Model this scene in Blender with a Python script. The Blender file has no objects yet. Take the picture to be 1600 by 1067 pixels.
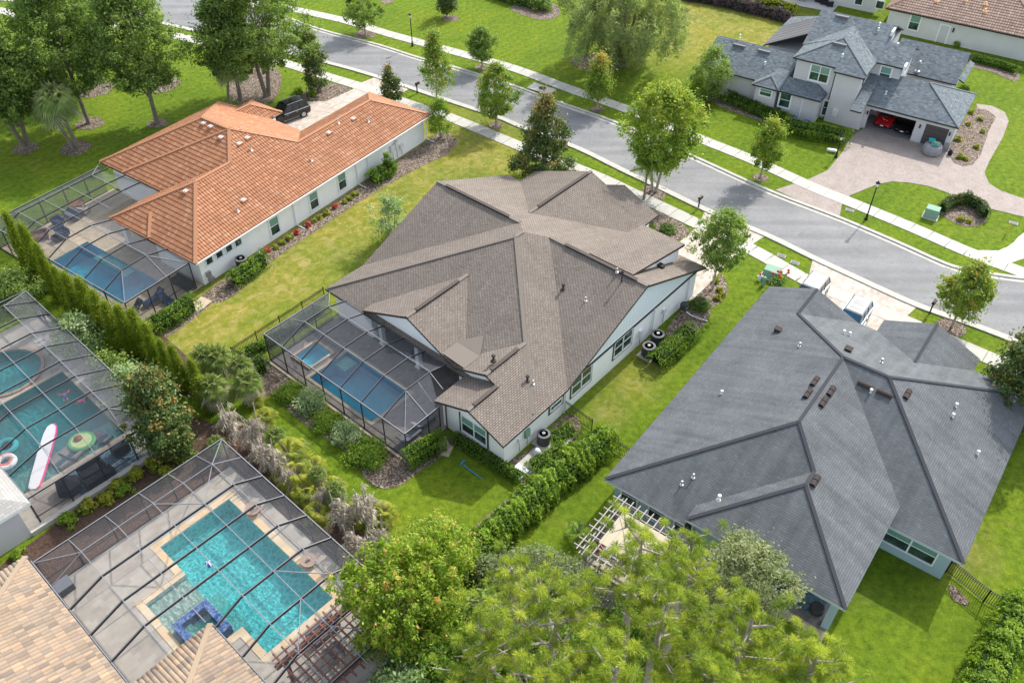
import bpy, math, random
import numpy as np
from mathutils import Vector
from mathutils.geometry import tessellate_polygon
random.seed(7); rng = np.random.default_rng(7)
R = math.radians
# ------------------------------------------------------------------ camera, light
CAM_H = 46.0; FPX = 1354.0; TILT = R(42.7); ROLL = R(0.14)
F3 = np.array([0, math.cos(TILT), -math.sin(TILT)]); R0 = np.array([1., 0, 0]); U0 = np.cross(R0, F3)
R3 = math.cos(ROLL)*R0 + math.sin(ROLL)*U0; U3 = -math.sin(ROLL)*R0 + math.cos(ROLL)*U0
sc = bpy.context.scene; col = sc.collection
cd = bpy.data.cameras.new('camera'); cam = bpy.data.objects.new('camera', cd); col.objects.link(cam); sc.camera = cam
cd.sensor_width = 36; cd.lens = 36*FPX/1600; cd.clip_start = 0.5; cd.clip_end = 2000
from mathutils import Matrix
cam.matrix_world = Matrix(((R3[0], U3[0], -F3[0], 0), (R3[1], U3[1], -F3[1], 0), (R3[2], U3[2], -F3[2], CAM_H), (0, 0, 0, 1)))
SUN_EL, SUN_AZ = 41.4, 51.8          # azimuth of the sun, degrees from +x
w = bpy.data.worlds.new('World'); sc.world = w; w.use_nodes = True
nt = w.node_tree; bg = nt.nodes['Background']; sky = nt.nodes.new('ShaderNodeTexSky'); sky.sky_type = 'NISHITA'
sky.sun_disc = False; sky.sun_elevation = R(SUN_EL); sky.sun_rotation = R(90-SUN_AZ); sky.air_density = 1.0; sky.dust_density = 2.0
hs_ = nt.nodes.new('ShaderNodeHueSaturation'); hs_.inputs['Saturation'].default_value = .50; nt.links.new(sky.outputs[0], hs_.inputs['Color']); nt.links.new(hs_.outputs[0], bg.inputs[0]); bg.inputs[1].default_value = 0.15
sl = bpy.data.lights.new('sun', 'SUN'); sl.energy = 2.15; sl.angle = R(1.0); sl.color = (1, .96, .89)
so = bpy.data.objects.new('sun', sl); col.objects.link(so); so.location = (40, 60, 80)
sd = Vector((-math.cos(R(SUN_AZ))*math.cos(R(SUN_EL)), -math.sin(R(SUN_AZ))*math.cos(R(SUN_EL)), -math.sin(R(SUN_EL))))
so.rotation_euler = sd.to_track_quat('-Z', 'Y').to_euler()
sc.view_settings.view_transform = 'Standard'; sc.view_settings.look = 'None'; sc.view_settings.exposure = 1.27; sc.view_settings.gamma = 1

def ray(x, y): return F3 + R3*(x-800)/FPX - U3*(y-533.5)/FPX
def g(x, y, z=0.0):                     # where the sight line of a surveyed photo point meets height z
    v = ray(x, y); t = (z-CAM_H)/v[2]; return np.array([v[0]*t, v[1]*t, z])
def hgt(bx, by, tx, ty):                # height of a top above a base, both surveyed
    b = g(bx, by); v = ray(tx, ty); return CAM_H + v[2]*math.hypot(b[0], b[1])/math.hypot(v[0], v[1])
def mpp(x, y, z=0): return float((g(x, y, z)-np.array([0, 0, CAM_H]))@F3)/FPX   # metres per pixel
class Frame:
    def __init__(s, az, o):
        a = R(az); s.az = az; s.u = np.array([math.cos(a), math.sin(a), 0]); s.v = np.array([-math.sin(a), math.cos(a), 0]); s.o = np.array([o[0], o[1], 0.])
    def P(s, u, v, z=0.): return s.o + s.u*u + s.v*v + np.array([0, 0, z])
    def at(s, px, py, u=None, v=None):  # point of a wall plane (u or v fixed): returns (other, z)
        r = ray(px, py); O = np.array([0, 0, CAM_H]); k, w_, m = (s.u, u, s.v) if u is not None else (s.v, v, s.u)
        t = (w_-k@(O-s.o))/(k@r); p = O+t*r; return float((p-s.o)@m), float(p[2])
    def loc(s, px, py, z=0.):
        q = g(px, py, z)-s.o; return float(q@s.u), float(q@s.v)
def FZ(az, p): f = Frame(az, p); f.o[2] = p[2]; return f
HC = Frame(49.32, (-0.5518, 36.6712)); HD = Frame(52.94, (5.8068, 34.0487)); HL = Frame(55.2, (-25.6824, 55.8775))
HN = Frame(57.5, (37.5234, 83.4344)); RB = Frame(47.7, (-19.0326, 37.3954)); RA = Frame(47.7, (-38.1902, 52.6014))

# ------------------------------------------------------------------ materials
MATS = {}
class NT:
    def __init__(s, m): s.t = m.node_tree; s.n = s.t.nodes; s.l = s.t.links
    def new(s, typ, **k):
        n = s.n.new(typ)
        for a, b in k.items():
            if a.startswith('i_'):
                key = a[2:]; key = int(key) if key.isdigit() else key.replace('_', ' '); n.inputs[key].default_value = b
            else: setattr(n, a, b)
        return n
    def link(s, a, b): s.l.new(a, b)
    def math(s, op, a, b=None, c=None, clamp=False):
        n = s.n.new('ShaderNodeMath'); n.operation = op; n.use_clamp = clamp
        for i, x in enumerate((a, b, c)):
            if x is None: continue
            if isinstance(x, (int, float)): n.inputs[i].default_value = x
            else: s.l.new(x, n.inputs[i])
        return n.outputs[0]
    def ramp(s, fac, stops, interp='LINEAR'):
        n = s.n.new('ShaderNodeValToRGB'); cr = n.color_ramp; cr.interpolation = interp
        while len(cr.elements) < len(stops): cr.elements.new(0.5)
        for e, (p, c) in zip(cr.elements, stops): e.position = p; e.color = (c[0], c[1], c[2], 1)
        s.l.new(fac, n.inputs[0]); return n.outputs[0]
    def mix(s, fac, a, b, typ='MIX'):
        n = s.n.new('ShaderNodeMix'); n.data_type = 'RGBA'; n.blend_type = typ
        for i, x in ((0, fac), (6, a), (7, b)):
            if isinstance(x, (int, float)): n.inputs[i].default_value = x
            elif isinstance(x, tuple): n.inputs[i].default_value = (x[0], x[1], x[2], 1)
            else: s.l.new(x, n.inputs[i])
        return n.outputs[2]
    def noise(s, vec, scale, detail=3, rough=.55, dist=0):
        n = s.new('ShaderNodeTexNoise'); n.inputs['Scale'].default_value = scale; n.inputs['Detail'].default_value = detail
        n.inputs['Roughness'].default_value = rough; n.inputs['Distortion'].default_value = dist
        if vec is not None: s.l.new(vec, n.inputs['Vector'])
        return n.outputs['Fac']
def mat(name, base=(.5, .5, .5), rough=.8, metal=0, spec=.3):
    m = bpy.data.materials.new(name); m.use_nodes = True; b = m.node_tree.nodes['Principled BSDF']
    b.inputs['Base Color'].default_value = (*base, 1); b.inputs['Roughness'].default_value = rough; b.inputs['Metallic'].default_value = metal
    b.inputs['Specular IOR Level'].default_value = spec; MATS[name] = m; return m, NT(m), b
def wpos(n): return n.new('ShaderNodeNewGeometry').outputs['Position']
def bump(n, b, h, strength=.5, dist=.02):
    k = n.new('ShaderNodeBump'); k.inputs['Strength'].default_value = strength; k.inputs['Distance'].default_value = dist
    n.link(h, k.inputs['Height']); n.link(k.outputs[0], b.inputs['Normal'])
def varied(name, base, amt=.12, scale=3, rough=.8, bs=.3, metal=0, fine=40, spec=.3):
    m, n, b = mat(name, base, rough, metal, spec); p = wpos(n)
    f = n.noise(p, scale, 4); f2 = n.noise(p, fine, 2)
    lo = tuple(c*(1-amt) for c in base); hi = tuple(min(1, c*(1+amt)) for c in base)
    c = n.ramp(n.math('ADD', n.math('MULTIPLY', f, .6), n.math('MULTIPLY', f2, .4)), [(.35, lo), (.65, hi)])
    n.link(c, b.inputs['Base Color'])
    if bs: bump(n, b, f2, bs, .01)
    return m
def plain(name, base, rough=.5, metal=0, spec=.3): return mat(name, base, rough, metal, spec)[0]

# grass: one material, patches of dry and lush turf fixed to the ground
def spot(n, p, px, py, rad, soft):
    c = g(px, py); v = n.new('ShaderNodeVectorMath', operation='DISTANCE'); n.link(p, v.inputs[0]); v.inputs[1].default_value = tuple(c)
    mr = n.new('ShaderNodeMapRange'); n.link(v.outputs['Value'], mr.inputs[0]); mr.inputs[1].default_value = rad+soft; mr.inputs[2].default_value = max(rad-soft, 0)
    return mr.outputs[0]
m, n, b = mat('grass', rough=.95, spec=.1); p = wpos(n)
dry = None
for (x, y, r, s_) in ((330, 500, 5, 3), (420, 430, 6, 3), (500, 350, 7, 4), (620, 290, 8, 4), (720, 230, 7, 4), (560, 310, 6, 3), (760, 250, 3.5, 2.5), (1130, 45, 12, 6), (1230, 50, 8, 5), (985, 600, 1.6, 1.6), (950, 640, 1.2, 1.2), (1015, 565, 1.4, 1.4), (1480, 850, 2.2, 1.6), (1370, 840, .5, .5), (1390, 520, 2.5, 2)):
    k = spot(n, p, x, y, r, s_); dry = k if dry is None else n.math('MAXIMUM', dry, k)
n1 = n.noise(p, .35, 5, .6); n2 = n.noise(p, 2.2, 5, .65); n3 = n.noise(p, 22, 3, .7); n4 = n.noise(p, 1.1, 3, .5, 1.5)
lush = n.ramp(n2, [(.3, (.070, .125, .010)), (.5, (.120, .190, .013)), (.72, (.180, .250, .020))])
dryc = n.ramp(n4, [(.3, (.150, .180, .024)), (.5, (.225, .225, .045)), (.62, (.290, .265, .085)), (.78, (.36, .29, .14))])
f = n.math('MULTIPLY', dry, n.math('MULTIPLY_ADD', n1, 1.9, .0, clamp=True)); f = n.math('ADD', f, n.math('MULTIPLY_ADD', n1, 2.2, -1.25, clamp=True), clamp=True)
c = n.mix(n.math('MULTIPLY', f, .95), lush, dryc)
mpg = n.new('ShaderNodeMapping'); n.link(p, mpg.inputs[0]); mpg.inputs['Rotation'].default_value = (0, 0, R(-49)); spg = n.new('ShaderNodeSeparateXYZ'); n.link(mpg.outputs[0], spg.inputs[0])
mow = n.math('SINE', n.math('ADD', n.math('MULTIPLY', spg.outputs[1], 5.6), n.math('MULTIPLY', n2, 3.0))); c = n.mix(1, c, n.ramp(n.math('MULTIPLY_ADD', mow, .5, .5), [(0, (.94, .95, .95)), (1, (1.05, 1.04, 1.0))]), 'MULTIPLY')
n5 = n.noise(p, .12, 4, .6, .6); c = n.mix(1, c, n.ramp(n5, [(.34, (.80, .86, .9)), (.5, (1, 1, 1)), (.66, (1.18, 1.06, 1.0))]), 'MULTIPLY')
th = n.noise(p, .8, 6, .75, 1.0); c = n.mix(n.math('MULTIPLY', n.math('MULTIPLY_ADD', th, 9, -5.7, clamp=True), .55), c, (.24, .20, .09))
n3b = n.noise(p, 9, 3, .7); c = n.mix(.8, c, n.ramp(n.math('MULTIPLY_ADD', n3, .6, n.math('MULTIPLY', n3b, .4)), [(.33, (.52, .52, .52)), (.66, (1.34, 1.30, 1.22))]), 'MULTIPLY')
n.link(c, b.inputs['Base Color']); bump(n, b, n.math('ADD', n3, n2), .9, .06)
m, n, b = mat('asphalt', rough=.85); p = wpos(n)
a1 = n.noise(p, .25, 5, .6); a2 = n.noise(p, 60, 2); a3 = n.noise(p, 1.5, 5, .7, 2)
c = n.ramp(n.math('ADD', n.math('MULTIPLY', a1, .5), n.math('MULTIPLY', a3, .5)), [(.33, (.165, .167, .170)), (.5, (.205, .206, .207)), (.68, (.252, .250, .246))])
c = n.mix(.5, c, n.ramp(a2, [(.3, (.75, .75, .75)), (.7, (1.2, 1.2, 1.2))]), 'MULTIPLY')
vr = n.new('ShaderNodeTexVoronoi', feature='DISTANCE_TO_EDGE'); vr.inputs['Scale'].default_value = .22; nz = n.new('ShaderNodeTexNoise'); nz.inputs['Scale'].default_value = .9; nz.inputs['Detail'].default_value = 6; n.link(p, nz.inputs['Vector']); vm = n.new('ShaderNodeVectorMath', operation='MULTIPLY_ADD'); n.link(nz.outputs['Color'], vm.inputs[0]); vm.inputs[1].default_value = (2.2, 2.2, 0); n.link(p, vm.inputs[2]); n.link(vm.outputs[0], vr.inputs['Vector'])
crk = n.ramp(vr.outputs['Distance'], [(0, (.62,)*3), (.006, (1,)*3)]); c = n.mix(n.math('MULTIPLY_ADD', a1, 2.2, -.7, clamp=True), c, n.mix(1, c, crk, 'MULTIPLY'))
mpr = n.new('ShaderNodeMapping'); n.link(p, mpr.inputs[0]); mpr.inputs['Rotation'].default_value = (0, 0, R(40)); mpr.inputs['Scale'].default_value = (.05, .75, 1); tr = n.noise(mpr.outputs[0], 1.0, 3, .5); c = n.mix(1, c, n.ramp(tr, [(.38, (.88,)*3), (.6, (1.08,)*3)]), 'MULTIPLY')
oil = n.noise(p, .9, 2, .5); c = n.mix(1, c, n.ramp(oil, [(.22, (.72,)*3), (.30, (1,)*3)]), 'MULTIPLY')
n.link(c, b.inputs['Base Color']); bump(n, b, a2, .3, .01)
varied('concrete', (.43, .415, .375), .10, 1.2, .85, fine=30); varied('kerb', (.42, .405, .36), .16, 2, .85, fine=25)
varied('white_concrete', (.50, .49, .46), .06, 2, .8)
def pavers(name, cols, size=.3, rough=.8, grout=(.30, .26, .22), az=0):
    m, n, b = mat(name, rough=rough); tc = n.new('ShaderNodeNewGeometry'); mp = n.new('ShaderNodeMapping'); n.link(tc.outputs['Position'], mp.inputs[0])
    mp.inputs['Rotation'].default_value = (0, 0, R(az)); br = n.new('ShaderNodeTexBrick'); n.link(mp.outputs[0], br.inputs[0])
    br.inputs['Scale'].default_value = 1; br.inputs['Brick Width'].default_value = size; br.inputs['Row Height'].default_value = size*.6; br.inputs['Mortar Size'].default_value = .012; br.inputs['Mortar Smooth'].default_value = .4
    br.inputs['Color1'].default_value = (0, 0, 0, 1); br.inputs['Color2'].default_value = (1, 1, 1, 1); br.inputs['Mortar'].default_value = (.5, .5, .5, 1)
    cc = n.ramp(br.outputs['Color'], [(i/(len(cols)-1), c_) for i, c_ in enumerate(cols)]); big = n.noise(mp.outputs[0], .9, 4)
    cc = n.mix(.6, cc, n.ramp(big, [(.3, (.78, .76, .75)), (.7, (1.15, 1.15, 1.15))]), 'MULTIPLY')
    cc = n.mix(n.math('MULTIPLY', br.outputs['Fac'], .8), cc, grout); n.link(cc, b.inputs['Base Color']); bump(n, b, n.math('SUBTRACT', 1, br.outputs['Fac']), .3, .008)
pavers('pavers_cream', [(.36, .31, .26), (.50, .45, .385), (.43, .345, .295), (.52, .485, .435)], .45, az=-49)
pavers('pavers_brown', [(.25, .21, .185), (.32, .27, .24), (.29, .25, .23)], .25, az=-57)
pavers('pavers_grey', [(.185, .165, .15), (.25, .225, .205), (.21, .19, .18)], .4, az=-49, grout=(.14, .13, .12))
pavers('pavers_tan', [(.42, .34, .235), (.52, .44, .32), (.47, .37, .25)], .4, az=-49)
pavers('travertine', [(.30, .275, .24), (.375, .345, .30), (.335, .30, .26)], .6, az=-47.7, grout=(.33, .30, .265))
pavers('coping', [(.55, .38, .21), (.60, .50, .36), (.50, .42, .30), (.62, .44, .25)], .6, az=-47.7, grout=(.45, .36, .25))
m, n, b = mat('mulch', rough=.95); p = wpos(n); v = n.new('ShaderNodeTexVoronoi'); v.inputs['Scale'].default_value = 9; n.link(p, v.inputs['Vector'])
sx = n.new('ShaderNodeSeparateColor'); n.link(v.outputs['Color'], sx.inputs[0])
c = n.ramp(sx.outputs[0], [(0, (.060, .042, .030)), (.35, (.125, .090, .066)), (.7, (.20, .155, .120)), (1, (.33, .28, .225))]); n.link(c, b.inputs['Base Color']); bump(n, b, v.outputs['Distance'], 1, .06)
m, n, b = mat('dark_mulch', rough=.95); p = wpos(n); k = n.noise(p, 8, 4, .7); n.link(n.ramp(k, [(.3, (.035, .022, .016)), (.6, (.10, .060, .042)), (.8, (.17, .12, .09))]), b.inputs['Base Color']); bump(n, b, k, 1, .05)

def shingle(name, cols, row=.17, width=.34, mortar=(.05, .045, .045), msize=.012, stain=.18, mfac=1.0, rows=False):
    m, n, b = mat(name, rough=.92, spec=.15); uv = n.new('ShaderNodeUVMap').outputs[0]
    br = n.new('ShaderNodeTexBrick'); n.link(uv, br.inputs[0]); br.inputs['Scale'].default_value = 1; br.inputs['Brick Width'].default_value = width; br.inputs['Row Height'].default_value = row
    br.inputs['Mortar Size'].default_value = msize; br.inputs['Mortar Smooth'].default_value = .2
    br.inputs['Color1'].default_value = (0, 0, 0, 1); br.inputs['Color2'].default_value = (1, 1, 1, 1); br.inputs['Mortar'].default_value = (.3, .3, .3, 1)
    c = n.ramp(br.outputs['Color'], [(i/(len(cols)-1), c_) for i, c_ in enumerate(cols)])
    p = wpos(n); st = n.noise(p, .45, 5, .6, .5); gr = n.noise(p, 30, 2)
    mp = n.new('ShaderNodeMapping'); n.link(uv, mp.inputs[0]); mp.inputs['Scale'].default_value = (1.6, .12, 1); streak = n.noise(mp.outputs[0], 1, 4, .6)
    c = n.mix(1, c, n.ramp(n.math('MULTIPLY_ADD', streak, .5, n.math('MULTIPLY', st, .5)), [(.32, (1-stain,)*3), (.66, (1+stain,)*3)]), 'MULTIPLY')
    c = n.mix(.5, c, n.ramp(gr, [(.3, (.82,)*3), (.7, (1.18,)*3)]), 'MULTIPLY')
    fac_ = br.outputs['Fac']
    if rows:
        sp = n.new('ShaderNodeSeparateXYZ'); n.link(uv, sp.inputs[0]); wob = n.math('MULTIPLY', n.noise(uv, 5, 2), .25); fr_ = n.math('FRACT', n.math('ADD', n.math('DIVIDE', sp.outputs[1], row), wob)); fac_ = n.math('MAXIMUM', n.math('LESS_THAN', fr_, .2), n.math('MULTIPLY', br.outputs['Fac'], .25))
    c = n.mix(n.math('MULTIPLY', fac_, mfac), c, mortar); n.link(c, b.inputs['Base Color']); bump(n, b, n.math('SUBTRACT', 1, br.outputs['Fac']), .4, .012)
shingle('shingle_brown', [(.185, .156, .130), (.240, .207, .176), (.208, .178, .150), (.262, .228, .194)], .145, .28, (.07, .055, .048), .026, .15, .85)
shingle('shingle_slate', [(.100, .108, .113), (.121, .130, .136), (.108, .117, .123), (.134, .144, .150)], .15, .28, (.040, .045, .055), .022, .30, .55, rows=True)
shingle('shingle_blue', [(.085, .105, .122), (.165, .19, .20), (.12, .145, .165), (.21, .235, .24)], .2, .34, (.05, .065, .085), .018, .14, .5, rows=True)
shingle('shingle_pale', [(.30, .29, .27), (.36, .35, .33)], .2, .4, (.22, .21, .2), .02, .1, .6)
plain('cap_slate', (.055, .057, .064), .95, 0, .05); plain('cap_brown', (.18, .155, .13), .95); plain('cap_blue', (.15, .17, .18), .95)
RELIEF = {}
def scl(c, k): return [tuple(x*k for x in q) for q in c]
def tile(name, cols, groove_shade, pw=.30, pl=.42, gw=.30, row_shade=.14, bumpd=.08):
    m, n, b = mat(name, rough=.75, spec=.25); uv = n.new('ShaderNodeUVMap').outputs[0]; sp = n.new('ShaderNodeSeparateXYZ'); n.link(uv, sp.inputs[0])
    x = n.math('DIVIDE', sp.outputs[0], pw); y = n.math('DIVIDE', sp.outputs[1], pl)
    cx = n.new('ShaderNodeCombineXYZ'); n.link(n.math('FLOOR', x), cx.inputs[0]); n.link(n.math('FLOOR', y), cx.inputs[1])
    wn = n.new('ShaderNodeTexWhiteNoise', noise_dimensions='2D'); n.link(cx.outputs[0], wn.inputs['Vector'])
    c = n.ramp(wn.outputs['Value'], [(i/(len(cols)-1), c_) for i, c_ in enumerate(cols)])
    prof = n.math('SINE', n.math('MULTIPLY', n.math('FRACT', x), math.pi)); fy = n.math('FRACT', y)
    gx = n.math('LESS_THAN', prof, gw); gy = n.math('LESS_THAN', fy, row_shade); gg = n.math('MAXIMUM', n.math('MULTIPLY', gx, .85), n.math('MULTIPLY', gy, .8))  # shade in the tile grooves and course ends, put into the colour
    c = n.mix(n.math('MULTIPLY', gg, .55), c, groove_shade); st = n.noise(wpos(n), .6, 4); c = n.mix(1, c, n.ramp(st, [(.3, (.88,)*3), (.7, (1.1,)*3)]), 'MULTIPLY')
    n.link(c, b.inputs['Base Color']); RELIEF[name] = (pw, pl)
tile('tile_orange', [(.315, .138, .066), (.36, .172, .090), (.33, .152, .076), (.42, .225, .130)], (.23, .070, .032), .27, .42, .30, .10)
tile('tile_tan', [(.30, .225, .15), (.17, .14, .115), (.40, .275, .175), (.22, .18, .145), (.34, .25, .17), (.26, .205, .155)], (.13, .10, .085), .25, .50, .2, .05)
tile('tile_brown', [(.24, .16, .12), (.34, .24, .185), (.29, .20, .155), (.38, .28, .22)], (.10, .058, .045), .30, .42, .28, .12)
plain('cap_orange', (.36, .17, .09), .7); plain('cap_tan', (.30, .23, .16), .8); plain('cap_brown_tile', (.22, .13, .10), .8); plain('clay_new', (.85, .45, .20), .7)
varied('stucco_white', (.87, .88, .87), .04, .8, .9, .2, fine=25); varied('stucco_blue', (.34, .45, .49), .05, .8, .9, .2, fine=25)
varied('stucco_grey', (.56, .55, .555), .04, .8, .9, .2, fine=25); varied('stucco_pale', (.60, .61, .59), .05, .8, .9, .2)
m, n, b = mat('siding', (.72, .79, .80), .8); p = wpos(n); mp = n.new('ShaderNodeMapping'); n.link(p, mp.inputs[0]); mp.inputs['Rotation'].default_value = (0, 0, R(-49.32))
sp = n.new('ShaderNodeSeparateXYZ'); n.link(mp.outputs[0], sp.inputs[0]); fx = n.math('FRACT', n.math('DIVIDE', sp.outputs[0], .4)); k = n.math('LESS_THAN', fx, .14)
n.link(n.mix(k, (.72, .79, .80), (.86, .90, .90)), b.inputs['Base Color']); bump(n, b, k, .8, .03)
plain('trim_dark', (.050, .045, .040), .6); plain('trim_white', (.78, .80, .80), .5); plain('fascia_white', (.50, .56, .58), .6); plain('fascia_black', (.035, .033, .032), .6)
m, n, b = mat('window_glass', (.02, .045, .04), .08, 0, .9); k = n.noise(wpos(n), 1.2, 3); n.link(n.ramp(k, [(.4, (.015, .03, .028)), (.65, (.05, .10, .085))]), b.inputs['Base Color'])
m, n, b = mat('blind_glass', (.16, .32, .27), .12, 0, .8)
plain('stone_veneer', (.33, .32, .33), .9); plain('garage_door', (.085, .075, .07), .6)
plain('cabinet_grey', (.13, .135, .14), .7); plain('roof_glass', (.10, .11, .12), .3); plain('metal_grey', (.33, .34, .35), .4, .6); plain('metal_white', (.72, .73, .73), .45, .2); plain('metal_black', (.018, .018, .02), .5, .2); plain('metal_dark', (.06, .06, .065), .5, .3)
plain('bronze', (.055, .052, .055), .45, .3); plain('bronze_lit', (.22, .225, .24), .45, .1)  # bronze_lit: paler copy of the bronze, sunlight on the bars painted in
plain('plastic_white', (.75, .76, .76), .5); plain('vent_brown', (.060, .048, .045), .8, 0, .1); plain('lead', (.50, .51, .52), .4, .5)
def screen(name, dens, c):
    m = bpy.data.materials.new(name); m.use_nodes = True; n = NT(m); n.n.clear(); MATS[name] = m
    o = n.new('ShaderNodeOutputMaterial'); mx = n.new('ShaderNodeMixShader'); t = n.new('ShaderNodeBsdfTransparent'); d = n.new('ShaderNodeBsdfDiffuse')
    d.inputs[0].default_value = (*c, 1); k = n.noise(wpos(n), .5, 3); mr = n.math('MULTIPLY_ADD', k, .12, dens-.06)
    n.link(mr, mx.inputs[0]); n.link(t.outputs[0], mx.inputs[1]); n.link(d.outputs[0], mx.inputs[2]); n.link(mx.outputs[0], o.inputs[0])
screen('screen_mesh', .40, (.12, .125, .14)); screen('screen_mesh_flat', .20, (.12, .13, .145)); screen('screen_mesh_light', .13, (.18, .185, .20))
def water(name, tint, rough=.03, bscale=1.5, bstr=.15):
    m = bpy.data.materials.new(name); m.use_nodes = True; n = NT(m); n.n.clear(); MATS[name] = m
    o = n.new('ShaderNodeOutputMaterial'); mx = n.new('ShaderNodeMixShader'); t = n.new('ShaderNodeBsdfTransparent'); gl = n.new('ShaderNodeBsdfGlossy')
    t.inputs[0].default_value = (*tint, 1); gl.inputs['Roughness'].default_value = rough; fr = n.new('ShaderNodeFresnel'); fr.inputs[0].default_value = 1.33
    k = n.noise(wpos(n), bscale, 3); bp = n.new('ShaderNodeBump'); bp.inputs['Strength'].default_value = bstr; bp.inputs['Distance'].default_value = .1; n.link(k, bp.inputs['Height'])
    n.link(bp.outputs[0], gl.inputs['Normal']); n.link(bp.outputs[0], fr.inputs['Normal'])
    n.link(fr.outputs[0], mx.inputs[0]); n.link(t.outputs[0], mx.inputs[1]); n.link(gl.outputs[0], mx.inputs[2]); n.link(mx.outputs[0], o.inputs[0])
water('water_blue', (.50, .96, .99)); water('water_teal', (.40, .92, .92), .05, 5, .5); water('water_green', (.55, .92, .92), .04, 3, .25); water('water_clear', (.84, .97, .95), .04, 4, .3)
varied('pool_plaster', (.035, .52, .68), .10, 1.5, .7, fine=14); varied('teal_plaster', (.12, .42, .42), .14, 1.5, .7, fine=10); varied('step_plaster', (.34, .70, .82), .08, 2, .7)
m, n, b = mat('caustic_plaster', rough=.7); p = wpos(n); v = n.new('ShaderNodeTexVoronoi', feature='DISTANCE_TO_EDGE'); v.inputs['Scale'].default_value = 2.6
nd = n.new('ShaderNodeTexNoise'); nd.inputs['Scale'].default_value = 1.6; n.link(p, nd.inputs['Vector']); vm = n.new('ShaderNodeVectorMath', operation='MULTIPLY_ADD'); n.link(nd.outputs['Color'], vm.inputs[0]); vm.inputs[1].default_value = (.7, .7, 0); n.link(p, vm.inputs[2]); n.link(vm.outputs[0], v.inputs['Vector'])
n.link(n.ramp(v.outputs['Distance'], [(0, (.85, .90, .88)), (.06, (.55, .70, .70)), (.3, (.34, .54, .55))]), b.inputs['Base Color'])  # pale cell edges paint rippling caustic light onto the pool floor
varied('ledge_plaster', (.52, .55, .50), .10, 4, .7, fine=20)
m, n, b = mat('blue_tile', (.03, .07, .30), .25); v = n.new('ShaderNodeTexVoronoi'); v.inputs['Scale'].default_value = 9; n.link(wpos(n), v.inputs['Vector']); sx = n.new('ShaderNodeSeparateColor'); n.link(v.outputs['Color'], sx.inputs[0]); n.link(n.ramp(sx.outputs[0], [(0, (.02, .05, .17)), (.5, (.05, .11, .27)), (1, (.14, .21, .36))]), b.inputs['Base Color'])
def leafmat(name, stops, trans=.46, rough=.6):
    m, n, b = mat(name, rough=rough, spec=.25); at = n.new('ShaderNodeAttribute', attribute_name='tint')
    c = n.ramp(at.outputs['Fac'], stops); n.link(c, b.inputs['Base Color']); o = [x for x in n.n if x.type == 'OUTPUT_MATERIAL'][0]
    tr = n.new('ShaderNodeBsdfTranslucent'); n.link(n.mix(1, c, (1.15, 1.25, .5), 'MULTIPLY'), tr.inputs[0]); mx = n.new('ShaderNodeMixShader', i_0=trans)
    n.link(b.outputs[0], mx.inputs[1]); n.link(tr.outputs[0], mx.inputs[2]); n.link(mx.outputs[0], o.inputs[0])
leafmat('leaf_oak', [(0, (0.090, 0.146, 0.044)), (.5, (0.185, 0.281, 0.069)), (1, (0.359, 0.440, 0.110))])
leafmat('leaf_maple', [(0, (0.097, 0.177, 0.038)), (.5, (0.204, 0.312, 0.052)), (.9, (0.406, 0.459, 0.084)), (1, (0.528, 0.333, 0.103))])
leafmat('leaf_yellow', [(0, (0.100, 0.182, 0.028)), (.5, (0.198, 0.305, 0.041)), (1, (0.425, 0.451, 0.077))])
leafmat('leaf_autumn', [(0, (0.081, 0.127, 0.023)), (.5, (0.230, 0.230, 0.040)), (1, (0.460, 0.322, 0.069))])
leafmat('leaf_magnolia', [(0, (0.036, 0.075, 0.024)), (.55, (0.090, 0.150, 0.040)), (.85, (0.190, 0.210, 0.055)), (1, (0.330, 0.200, 0.060))], .3, .4)
leafmat('leaf_lime', [(0, (0.105, 0.174, 0.023)), (.5, (0.218, 0.318, 0.034)), (.93, (0.404, 0.492, 0.061)), (1, (0.666, 0.347, 0.138))])
leafmat('leaf_hedge', [(0, (0.065, 0.126, 0.022)), (.5, (0.134, 0.234, 0.029)), (1, (0.324, 0.450, 0.046))])
leafmat('leaf_cypress', [(0, (0.067, 0.121, 0.008)), (.5, (0.171, 0.234, 0.014)), (1, (0.327, 0.383, 0.027))])
leafmat('leaf_silver', [(0, (0.120, 0.199, 0.077)), (.5, (0.256, 0.365, 0.154)), (1, (0.581, 0.630, 0.400))])
leafmat('leaf_grey', [(0, (0.092, 0.131, 0.055)), (.5, (0.182, 0.228, 0.100)), (1, (0.365, 0.383, 0.219))])
leafmat('leaf_willow', [(0, (0.138, 0.179, 0.085)), (.5, (0.276, 0.336, 0.144)), (1, (0.475, 0.528, 0.239))])
leafmat('leaf_palm', [(0, (0.132, 0.216, 0.070)), (.5, (0.304, 0.406, 0.130)), (1, (0.632, 0.634, 0.305))])
leafmat('leaf_fan', [(0, (0.070, 0.130, 0.030)), (.5, (0.190, 0.270, 0.050)), (1, (0.420, 0.460, 0.160))])
leafmat('leaf_gold', [(0, (0.115, 0.172, 0.023)), (.5, (0.299, 0.333, 0.034)), (1, (0.575, 0.517, 0.081))])
leafmat('leaf_dead', [(0, (0.190, 0.155, 0.115)), (.5, (0.370, 0.325, 0.250)), (1, (0.580, 0.520, 0.430))], .15)
leafmat('leaf_red', [(0, (0.287, 0.034, 0.023)), (1, (0.632, 0.115, 0.069))], .2)
leafmat('needles', [(0, (0.084, 0.142, 0.016)), (.5, (0.213, 0.298, 0.029)), (1, (0.502, 0.543, 0.073))], .35)
leafmat('leaf_purple', [(0, (0.057, 0.040, 0.052)), (1, (0.161, 0.103, 0.127))], .2)
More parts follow.
